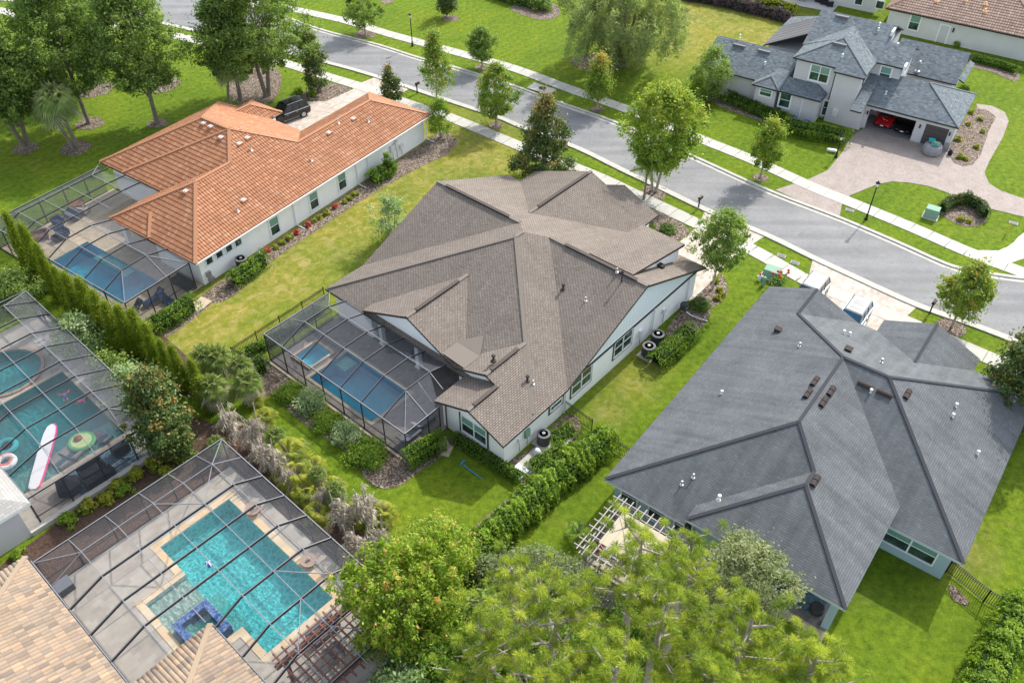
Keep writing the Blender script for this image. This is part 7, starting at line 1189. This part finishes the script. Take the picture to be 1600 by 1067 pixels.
# cypress row
cyp = make_tree('cypress', 'tall narrow cypress, leftmost and highest of the row', 'tree', 6.0, .82, shape='cone', leaf='leaf_cypress', base=.0, n_cl=230, per=80, cr=.22, ls=.13, tr=.09, group='row of yellow green cypresses', up=.2, asp=.3, flat=2.6, nb=4); reg(cyp)
cy = [(12, 343, 6.2), (36, 362, 5.7), (58, 388, 5.4), (80, 412, 5.2), (100, 430, 5.2), (122, 440, 4.9), (143, 456, 4.8), (162, 474, 4.6), (184, 482, 4.6), (206, 490, 4.4), (226, 510, 4.5), (247, 528, 4.3), (268, 545, 4.2), (296, 562, 4.0), (312, 590, 3.2)]
near_ = ['behind the leftmost one', 'third from the left', 'fourth from the left', 'fifth from the left', 'sixth from the left', 'above the pale green bush', 'right of the pale green bush', 'at the near corner of the dark blue pool cage', 'with a forked top', 'below the near corner of the dark blue pool cage', 'beside the clipped shrub', 'fourth from the right end', 'third from the right end', 'by the fan palms', 'shortest, at the right end']
for i, (x, y, h) in enumerate(cy):
    t = cyp if i == 0 else dup(cyp, 'yellow green cypress in the row, '+near_[i]); p = g(x, y, h); place(t, (p[0], p[1], 0), .85+.45*random.random(), random.random()*6, h/6.0*(.92+.2*random.random()))
T1 = lambda lb, px, z, r_, leaf, **k: None
def bush_at(name, label, px, py, h, r_, leaf, **k):   # top pixel given
    p = g(px, py, h*.75); b_ = make_bush(name, label, r_, h, leaf, **k); b_.location = (float(p[0]), float(p[1]), 0); return b_
bush_at('shrub', 'large pale green airy bush between the cypress row and the left pool cage', 112, 505, 3.6, 2.3, 'leaf_silver', n_cl=55, per=110, ls=.2, cr=.6); bush_at('shrub', 'mid green bush below the pale airy bush along the left pool cage', 160, 560, 3.0, 1.8, 'leaf_oak', n_cl=36, per=100, ls=.2, tint=.15)
bush_at('shrub', 'pale silvery green bush touching the big glossy magnolia', 193, 588, 3.4, 2.0, 'leaf_silver', n_cl=45, per=110, ls=.2, cr=.6, tint=.05); bush_at('shrub', 'dark leafy bush with small pale flowers at the left edge above the left cage', 15, 435, 3.2, 2.6, 'leaf_oak', n_cl=50, per=110, ls=.2, tint=.05)
# fan palms and dead palms
P = make_palm('fan_palm', 'lush fan palm clump nearest the black fence', 2.8, 1.5, 30, True, lift=1.4, droop=.25, nl=22, tint=.1, dead=4, group='fan palms above the dead fronds', leaf='leaf_fan'); place(P, g(352, 600, 0)+0, 1, 0); reg(P)
for i, (x, y, s_, lb) in enumerate(((318, 560, 1.0, 'fan palm left of the largest clump, against the cypress end'), (385, 592, .9, 'fan palm at the right of the clump by the mulch bed'), (330, 600, .9, 'fan palm in front of the cypress end'), (372, 560, .75, 'small bright fan palm behind the clump'))):
    q = dup(P, lb); p = g(x, y, 2.6); place(q, (p[0], p[1], 0), s_, i*1.3+.5)
D = thing('dead_palm', (0, 0, 0), 'dead grey palm below the fan palms, beside the glossy magnolia', 'dead palm', 'dead grey palms along the rear lot line'); V = []; TT = []; tb = MB()
for i in range(46):                       # tangled dry fronds, each a bent rib with ragged leaflets
    a = rng.random()*6.28; el = rng.uniform(-.6, 1.35); L = rng.uniform(.7, 1.7); z0 = rng.uniform(.9, 2.4); d = np.array([math.cos(a), math.sin(a), 0]); q = np.array([-d[1], d[0], 0]); b0 = np.array([rng.normal()*.3, rng.normal()*.3, z0]); rib = []
    for k in range(6): t_ = k/5; rib.append(b0+d*L*t_*math.cos(el)*(1-.2*t_)+q*.15*math.sin(5*t_+i)*t_+np.array([0, 0, L*t_*math.sin(el)-rng.uniform(.5, 1.1)*L*t_*t_]))
    tb.tube(rib, [.022*(1-.8*k/5) for k in range(6)], 'bark_pale', 4, False); tt = rng.normal(.5, .22)
    for k in range(13):
        j = .6+4.2*k/13; i0 = int(j); p = rib[i0]*(1-(j-i0))+rib[i0+1]*(j-i0)
        for sgn in (-1, 1): e_ = p+q*sgn*rng.uniform(.08, .3)+d*rng.uniform(-.05, .2)-np.array([0, 0, rng.uniform(.1, .45)]); m_ = (p+e_)/2; sd_ = d*.02; V += [p, m_-sd_, e_, m_+sd_]; TT.append(tt+.15*rng.normal())
V = np.array(V); me = bpy.data.meshes.new('dead_fronds'); me.from_pydata(V.tolist(), [], np.arange(len(V)).reshape(-1, 4).tolist()); at = me.attributes.new('tint', 'FLOAT', 'FACE'); at.data.foreach_set('value', np.clip(TT, 0, 1).astype(np.float32)); me.materials.append(MATS['leaf_dead']); o = bpy.data.objects.new('dead_fronds', me); col.objects.link(o); o.parent = D
tb.build('frond_stem', D); tb = MB()
for k in range(4): a = k*1.6; tb.tube([(.15*math.cos(a), .15*math.sin(a), 0), (.3*math.cos(a), .3*math.sin(a), 1.3), (.5*math.cos(a), .45*math.sin(a), 2.2+.55*k)], [.09, .07, .03], 'bark_pale', 6)
tb.build('trunk', D); reg(D)
dl = ['dead grey palm leaning over the mulch, left part of the row', 'tall dead grey palm with bare spikes near the lawn edge', 'dead palm above the back corner of the turquoise pool cage', 'dead grey palm beside yellowed young palms', 'dead grey palm with fronds hanging toward the cage, middle of the row', 'dead palm left of the tallest bare stump', 'tallest dead palm stump near the lime green tree', 'dead grey palm next to the lime green tree', 'dead palm lowest in the row against the lime green tree']
for i, (x, y, s_) in enumerate(((358, 655, 1.0), (395, 668, 1.05), (422, 715, .95), (450, 742, .7), (505, 770, .7), (530, 800, .95), (572, 790, 1.15), (590, 840, .95), (550, 850, .85), (405, 705, .8))):
    q = D if i == 0 else dup(D, dl[i-1]); p = g(x, y, 1.8*s_); place(q, (p[0], p[1], 0), s_, i*2.1)
Y = make_palm('small_palm', 'yellowing feather palm at the lawn side below the dead palms', .5, 1.25, 20, False, 'leaf_gold', .55, .08, lift=1.35, nl=16, tint=-.02, group='yellowing small palms along the rear lot line'); reg(Y)
for i, (x, y, s_, lb) in enumerate(((345, 700, .55, 'small green fan palm between the back cage corner and the first dead palms'), (437, 690, .6, 'small green fan palm at the lawn edge in the rear row'), (528, 775, .6, 'small green fan palm among the dead palms, nearer the lime green tree'), (500, 745, .5, 'lowest green fan palm on the lawn side of the rear row'))):
    q = dup(P, lb); place(q, g(x, y+14), s_, i*1.9)
yl = ['yellowing small palm above the back corner of the turquoise pool cage', 'small yellow green palm in the middle of the rear row', 'bright yellow palm tuft right of the middle of the rear row', 'yellow green palm just before the tallest dead stump', 'small green palm below the tallest dead stump', 'yellow palm tuft between dead fronds near the lime green tree', 'yellow palm beside the mulch edge of the lawn', 'small palm deep in the rear row beside the cage', 'yellow tuft under the first dead palms']
for i, (x, y, s_) in enumerate(((455, 715, 1.4), (468, 745, 1.2), (492, 728, .8), (480, 768, .9), (520, 760, .85), (555, 800, .9), (600, 800, .85), (415, 650, .8), (500, 800, .9), (400, 620, .7))):
    q = Y if i == 0 else dup(Y, yl[i-1]); place(q, g(x, y+8), s_*1.25, i*1.7)
# bottom trees
def tree_at(name, label, px, py, z, H, r_, **k): p = g(px, py, z); t = make_tree(name, label, 'tree', H, r_, **k); t.location = (float(p[0]), float(p[1]), 0); t.rotation_euler = (0, 0, random.random()*6); return t
tree_at('lime_tree', 'large bright lime green tree with reddish tips over the end of the turquoise pool cage', 640, 925, 6.0, 8.6, 3.9, shape='vase', leaf='leaf_lime', base=.12, n_cl=1000, per=50, cr=.27, ls=.2, tr=.2, up=.35, flat=2.0, nb=16, tint=.03)
tree_at('lime_tree', 'smaller lime green tree beside the top of the large one, against the lawn', 678, 850, 4.2, 6.0, 2.3, shape='dome', leaf='leaf_lime', base=.1, n_cl=360, per=50, cr=.27, ls=.19, tr=.12, flat=2.0, tint=.0)
tree_at('broadleaf_tree', 'dense mid green tree at the bottom edge below the lime green tree', 690, 1040, 5, 6.6, 3.4, shape='dome', leaf='leaf_hedge', base=.1, n_cl=190, per=110, cr=.5, ls=.22, tr=.16, tint=.0); tree_at('broadleaf_tree', 'blue green tree at the bottom edge left of the pines', 640, 1085, 5, 6.4, 2.6, shape='dome', leaf='leaf_silver', base=.1, n_cl=120, per=110, cr=.5, ls=.22, tr=.14, tint=-.15)
tree_at('broadleaf_tree', 'dark understorey tree between the lime green tree and the pines', 760, 965, 3.2, 4.6, 2.4, shape='dome', leaf='leaf_oak', base=.1, n_cl=110, per=110, cr=.5, ls=.22, tr=.14)
for x, y, h, r_, leaf, ti, lb in ((840, 880, 3.2, 2.6, 'leaf_grey', .0, 'grey green viburnum thicket at the lawn corner left of the white pergola'), (800, 905, 3.4, 2.4, 'leaf_grey', -.05, 'grey green bush left of the viburnum thicket'), (895, 905, 2.8, 2.3, 'leaf_grey', .08, 'grey green bush below the white pergola corner'), (760, 890, 2.6, 1.6, 'leaf_grey', -.15, 'dark bush at the end of the long hedge'), (830, 985, 3.0, 2.4, 'leaf_oak', .0, 'dark bush seen through the left pine'), (900, 1010, 2.6, 2.6, 'leaf_hedge', -.15, 'green bush seen through the middle pines'), (1000, 965, 2.2, 2.2, 'leaf_hedge', -.1, 'green bush below the straight pine trunk'), (1090, 985, 1.8, 1.8, 'leaf_oak', .1, 'bush under the right pines beside the moss tree')):
    bush_at('shrub', lb, x, y, h, r_, leaf, n_cl=55, per=120, ls=.18, tint=ti)
# pines
def make_pine(label, px, py, z, H, r_, n_t, seed):
    global rng
    p = g(px, py, z); t = thing('pine_tree', (0, 0, 0), label, 'pine tree', 'tall pines at the bottom of the photo'); rr = np.random.default_rng(seed); mb = MB()
    mb.tube([(0, 0, 0), (.1, .1, H*.3), (-.1, .15, H*.6), (.05, 0, H*.85), (0, 0, H)], [.26, .21, .17, .11, .04], 'bark_pale', 9); tufts = []; nb = 15
    for i in range(nb):
        f_ = .62+.38*i/nb; a = i*2.4+rr.random(); L = r_*(1.15-.75*(f_-.62)/.38)*(.7+.5*rr.random()); s0 = np.array([0, 0, H*f_]); e = s0+np.array([math.cos(a)*L, math.sin(a)*L, L*.25+.2]); m_ = (s0+e)/2+rr.normal(size=3)*.22-np.array([0, 0, .15])
        mb.tube([s0, m_, e], [.075, .05, .018], 'bark_pale', 5, False); nt_ = int(n_t/nb)
        for k in range(nt_):
            u_ = .38+.62*rr.random(); b0 = m_+(e-m_)*max(0, (u_-.5)*2) if u_ > .5 else s0+(m_-s0)*u_*2; q = b0+rr.normal(size=3)*np.array([.42, .42, .2])+np.array([0, 0, .22]); tufts.append(q); mb.tube([b0, (b0+q)/2+np.array([0, 0, -.03]), q], [.02, .014, .01], 'bark', 4, False)
    for k in range(6): q = np.array([0, 0, H])+rr.normal(size=3)*.3; tufts.append(q)
    mb.build('trunk', t); tufts = np.array(tufts); per = 130; n_ = len(tufts)*per; idx = np.repeat(np.arange(len(tufts)), per); d = rr.normal(size=(n_, 3)); d[:, 2] = np.abs(d[:, 2])*.9-.25; d /= np.linalg.norm(d, axis=1, keepdims=True)
    L = (.34*(.75+.5*rr.random(len(tufts)))[idx]*(.8+.4*rr.random(n_)))[:, None]; base = tufts[idx]; e = base+d*L-np.array([0, 0, 1])*L*.18; sd_ = np.cross(d, rr.normal(size=(n_, 3))); sd_ /= np.linalg.norm(sd_, axis=1, keepdims=True); m_ = base+d*L*.55
    V = np.stack([base, m_-sd_*.0085, e, m_+sd_*.0085], 1).reshape(-1, 3); me = bpy.data.meshes.new('needles'); me.vertices.add(n_*4); me.vertices.foreach_set('co', V.astype(np.float32).ravel()); me.loops.add(n_*4); me.loops.foreach_set('vertex_index', np.arange(n_*4, dtype=np.int32)); me.polygons.add(n_); me.polygons.foreach_set('loop_start', np.arange(0, n_*4, 4, dtype=np.int32)); me.update(calc_edges=True)
    at = me.attributes.new('tint', 'FLOAT', 'FACE'); at.data.foreach_set('value', np.clip(.52+.2*rr.normal(size=len(tufts))[idx]+.14*rr.normal(size=n_)+.25*d[:, 2], 0, 1).astype(np.float32)); me.materials.append(MATS['needles']); me.validate()
    o = bpy.data.objects.new('needle_crown', me); col.objects.link(o); o.parent = t; t.location = (float(p[0]), float(p[1]), 0); return t
for i, (x, y, z, H, r_, n_t, lb) in enumerate(((1000, 862, 12.5, 13.5, 2.7, 150, 'pine reaching highest in the photo, in front of the white pergola'), (870, 955, 12.0, 13.0, 2.9, 200, 'pine at the left of the group, above the grey green thicket'), (1040, 950, 13.0, 14.0, 2.8, 190, 'pine in the middle with a bare straight trunk showing'), (1170, 985, 12.0, 13.0, 2.7, 190, 'pine below the moss draped tree'), (765, 1000, 10.0, 11, 2.3, 130, 'smaller pine beside the lime green tree'), (1270, 1040, 10.5, 11.5, 2.3, 150, 'pine at the right of the group beside the sunny lawn'), (960, 1060, 13.5, 14.5, 2.8, 190, 'pine cut by the bottom edge, centre of the group'), (1110, 1070, 12.5, 13.5, 2.6, 170, 'pine cut by the bottom edge, right of centre'), (850, 1075, 11.5, 12.5, 2.6, 160, 'pine cut by the bottom edge, left of centre'), (1080, 855, 11.0, 11.6, 1.5, 80, 'slim pine by the slate house wall corner'), (800, 900, 9.5, 10.2, 1.5, 60, 'thin pine over the end of the long hedge'))):
    make_pine(lb, x, y, z, H, r_, int(n_t*.8), 100+i)
tree_at('mossy_tree', 'grey green tree draped with moss before the covered patio of the slate roof house', 1168, 898, 5.0, 7.2, 3.0, shape='round', leaf='leaf_grey', base=.2, n_cl=190, per=70, cr=.45, ls=.2, tr=.16, bark='bark_pale', tint=.22, multi=2, nb=16)
# banana-like plant, yucca
P = make_palm('banana_plant', 'dark spiky plant on the lawn corner by the rusty fire bowl', .7, 1.1, 11, False, 'leaf_hedge', .3, .1, lift=1.4, nl=14, tint=.1, cat='plant'); place(P, g(903, 842)); 

# ------------------------------------------------------------------ hedges and shrubs
hedge('hedge', [(640, 726), (684, 700)], 1.25, 1.85, 'tall square clipped hedge at the near corner of the middle pool cage', tint=.05, wob=.04, dens=420); hedge('hedge', [(713, 690), (765, 722), (812, 752)], .95, .85, 'low clipped hedge under the rear window of the brown shingle house', tint=-.05, wob=.05)
hedge('hedge', [(735, 885), (770, 850), (810, 812), (860, 765), (905, 728), (942, 700)], 2.1, 2.1, 'long loose green hedge running between the two backyards', tint=.22, ls=.19, dens=330, wob=.22); hedge('hedge', [(832, 735), (880, 705)], 1.2, .8, 'low reddish green hedge beside the pool pump slab', tint=.1, wob=.2); hedge('hedge', [(862, 690), (895, 672)], 1.4, .55, 'loose grassy shrubs beside the small fence at the white wall', leaf='leaf_hedge', tint=.25, wob=.3)
hedge('hedge', [(1026, 572), (1052, 550), (1076, 528)], 1.7, 1.5, 'rounded clipped hedge hiding the pair of air conditioners', tint=.08, wob=.1); hedge('hedge', [(1524, 1100), (1550, 1030), (1592, 965)], 2.3, 2.3, 'tall bright green hedge at the bottom right corner', tint=.3, ls=.17, dens=380, wob=.2)
hedge('hedge', [(368, 447), (395, 428), (414, 414)], 1.3, 1.6, 'leafy shrub screen in front of the pool filter of the orange tile house', tint=.15, wob=.2); hedge('hedge', [(583, 288), (612, 270)], 1.5, 1.6, 'bushy shrubs against the long white wall of the orange tile house', tint=.05, wob=.25); bush_at('shrub', 'taller rounded shrub behind the bushy ones against the long white wall', 604, 247, 2.4, .9, 'leaf_hedge', n_cl=26, per=110, ls=.14)
hedge('hedge', [(245, 518), (272, 502), (302, 482)], 1.6, 1.6, 'dense rounded hedge at the near corner of the orange tile house cage', tint=.02, wob=.15); hedge('hedge', [(385, 556), (410, 545), (460, 514), (500, 486)], .9, .9, 'low hedge between the black fence and the middle pool cage', tint=.0, wob=.1); hedge('hedge', [(404, 588), (415, 580)], 1.0, 2.0, 'tall dark shrub at the left corner of the middle pool cage', tint=-.2)
hedge('hedge', [(1138, 158), (1180, 176), (1228, 194)], 1.8, 1.2, 'dark foundation shrubs along the left wing of the grey two storey house', tint=-.12, wob=.25); hedge('hedge', [(1232, 206), (1270, 214), (1318, 222)], 2.3, 1.6, 'dense hedge beside the open garage of the grey two storey house', tint=.12, wob=.15)
hedge('hedge', [(1518, 95), (1555, 104), (1586, 114)], 1.2, .9, 'low dark hedge along the wall of the beige house', tint=-.08); hedge('hedge', [(1470, 332), (1482, 322), (1508, 318), (1532, 330), (1536, 342)], .9, 1.3, 'curved dark hedge around the island bed by the green transformer', leaf='leaf_magnolia', tint=.12, wob=.2)
hedge('hedge', [(1062, -2), (1120, 8), (1180, 22), (1232, 36)], 1.3, 1.5, 'mixed purple and yellow shrub row at the top edge', leaf='leaf_purple', ls=.22, wob=.35, dens=130); hedge('hedge', [(1120, -4), (1175, 8), (1240, 22)], 1.2, 1.3, 'bright yellow green shrub row behind the purple shrubs', leaf='leaf_gold', ls=.22, wob=.35, dens=120)
hedge('hedge', [(760, -12), (800, 2), (845, 12)], 2.4, 1.8, 'dark hedge by a mulch bed at the top edge', leaf='leaf_oak', tint=-.05, ls=.22, dens=150); bush_at('shrub', 'dark bush in the mulch bed at the top edge left of the weeping tree', 845, -2, 1.8, 1.9, 'leaf_oak', n_cl=40, per=100, ls=.2)
s1 = make_bush('shrub', 'silvery round shrub by the middle pool cage, the farther one', 1.3, 1.4, 'leaf_silver', n_cl=60, per=110, ls=.14, group='shrubs in the mulch bed along the middle pool cage'); place(s1, g(488, 634)); reg(s1); q = dup(s1, 'silvery round shrub by the middle pool cage, the nearer one'); place(q, g(541, 684), .95, 2)
s2 = make_bush('shrub', 'low green mounded shrub at the far end of the bed by the middle pool cage', 1.2, .8, 'leaf_hedge', n_cl=60, per=120, ls=.12, group='shrubs in the mulch bed along the middle pool cage', tint=.1); place(s2, g(455, 618)); reg(s2)
q = dup(s2, 'low green mounded shrub between the two silvery shrubs'); place(q, g(512, 662), 1, 1); q = dup(s2, 'low green mounded shrub at the near end of the bed by the middle pool cage'); place(q, g(574, 712), 1.25, 2)
cyc = make_palm('cycad', 'dark green cycad in the mulch bed beside the white wall', .25, 1.15, 30, False, 'leaf_hedge', .4, .14, lift=1.3, nl=16, tint=-.12, cat='cycad', group='cycads in the mulch beds'); place(cyc, g(1093, 480)); reg(cyc); q = dup(cyc, 'cycad with yellowish fronds beside the sidewalk in front of the brown shingle house'); place(q, g(1042, 362), .95, 1)
sm = make_bush('small_plant', 'lime leaved plant beside the foot of the holly tree', .38, .42, 'leaf_gold', n_cl=9, per=45, ls=.13, cat='plant', group='small bedding plants in the mulch beds'); place(sm, g(1125, 455)); reg(sm)
SMALL = [(1130, 463, 'lime leaved plant at the outer edge of the holly bed'), (1122, 468, 'lime leaved plant at the near edge of the holly bed'), (1118, 440, 'lime leaved plant at the street side of the holly bed')]
SMALL += [(431, 388, 'yellow green plant against the white wall, nearest the left shrub'), (440, 381, 'yellow green plant, second along the white wall'), (452, 374, 'yellow green plant, third along the white wall'), (492, 347, 'yellow green plant below the middle tall window'), (500, 342, 'yellow green plant right of the middle tall window'), (511, 335, 'yellow green plant between the two red ones at the right'), (539, 317, 'yellow green plant below the last tall window'), (545, 312, 'yellow green plant, last but one along the white wall'), (554, 306, 'yellow green plant, last along the white wall')]
SMALL += [(1513, 196, 'yellow green tuft in the wide bed beside the garage, upper'), (1526, 232, 'yellow green tuft in the wide bed beside the garage, right'), (1500, 247, 'yellow green tuft at the near end of the wide bed'), (1508, 250, 'yellow tuft at the near tip of the wide bed'), (1530, 188, 'small tuft near the path in the wide bed'), (1500, 345, 'lime plant inside the curved hedge, left'), (1514, 348, 'lime plant inside the curved hedge, right'), (1518, 178, 'tuft at the upper corner of the wide bed'), (1497, 220, 'tuft in the middle of the wide bed'), (1535, 207, 'tuft halfway along the path side of the wide bed')]
SMALL += [(240, 728, 'yellow shrub between the left and the turquoise pool cages, right end'), (255, 720, 'yellow shrub nearest the corner of the left pool cage'), (185, 762, 'yellow shrub between the two cages, by the black armchair'), (215, 745, 'yellow green shrub between the two cages, middle right'), (170, 782, 'yellow shrub between the two cages, middle left'), (140, 793, 'yellow shrub between the two cages near the cage door'), (262, 742, 'yellow shrub at the back edge of the turquoise pool cage')]
for i, (x, y, lb) in enumerate(SMALL): q = dup(sm, lb); big = y > 700; place(q, g(x, y), (1.9 if big else 1.0+.25*(i % 3)*.5), i)
rd = make_bush('small_plant', 'dark red plant at the end of the left shrub by the white wall', .34, .5, 'leaf_red', n_cl=8, per=40, ls=.16, cat='plant', group='red bedding plants by the white wall'); place(rd, g(419, 393)); reg(rd)
for x, y, lb in ((464, 366, 'dark red plant left of the downspout by the white wall'), (482, 354, 'dark red plant right of the downspout by the white wall'), (524, 325, 'dark red plant between the middle and last tall windows')): q = dup(rd, lb); place(q, g(x, y), 1, x)
gb = make_bush('shrub', 'round bright green shrub by the cage door between the two rear pools', .75, .8, 'leaf_hedge', n_cl=20, per=90, ls=.12, tint=.25, group='green shrubs between the rear pool cages'); place(gb, g(110, 815)); reg(gb); q = dup(gb, 'round green shrub between the two cages, beside the yellow ones'); place(q, g(196, 768), .9, 1); q = dup(gb, 'green shrub in the corner between the cages and the glossy magnolia'); place(q, g(290, 712), 1.1, 1)
q = dup(gb, 'small shrub by the grey wall at the left edge'); place(q, g(28, 868), .7, 2); q = dup(gb, 'brownish shrub against the beige wall beside the narrow door', 'single foundation shrubs'); place(q, g(1495, 72), .95, 1); q = dup(gb, 'small shrub at the right end of the grey two storey house', 'single foundation shrubs'); place(q, g(1506, 140), .9, 3); q = dup(gb, 'green and yellow shrub in the mulch bed beside the black SUV', 'single foundation shrubs'); place(q, g(488, 150), .9, 4)
q = dup(gb, 'dark shrub left of the magnolia in the bed by the black SUV', 'single foundation shrubs'); place(q, g(466, 146), 1, 5)
# red cannas
c0 = g(1217, 446); t = thing('red_flowers', c0, 'clump of red canna flowers beside the pale green transformer', 'flowers'); mb = MB(); hd = MB()
for k in range(9):
    a = k*.72; r_ = .25+.75*random.random(); e = c0+np.array([r_*math.cos(a), r_*math.sin(a), 1.0+.35*random.random()]); mb.tube([c0+np.array([.1*math.cos(a), .1*math.sin(a), 0]), (c0+e)/2+np.array([0, 0, .15]), e], [.03, .022, .015], 'utility_green', 5)
    if k < 7: hd.lathe(e, [(.03, -.05), (.12, .02), (.10, .12), (.03, .16)], 'red', 7); hd.cut()
mb.build('stem', t); hd.build('flower', t); C = c0[None, :]*0+np.stack([rng.normal(0, .35, 160), rng.normal(0, .35, 160), rng.uniform(.1, .8, 160)], 1); leaf_mesh('foliage', C, unit(160), .3*np.ones(160), rng.random(160), 'leaf_hedge', .4, t)
for o in bpy.data.objects:
    if '_off' in o: del o['_off']
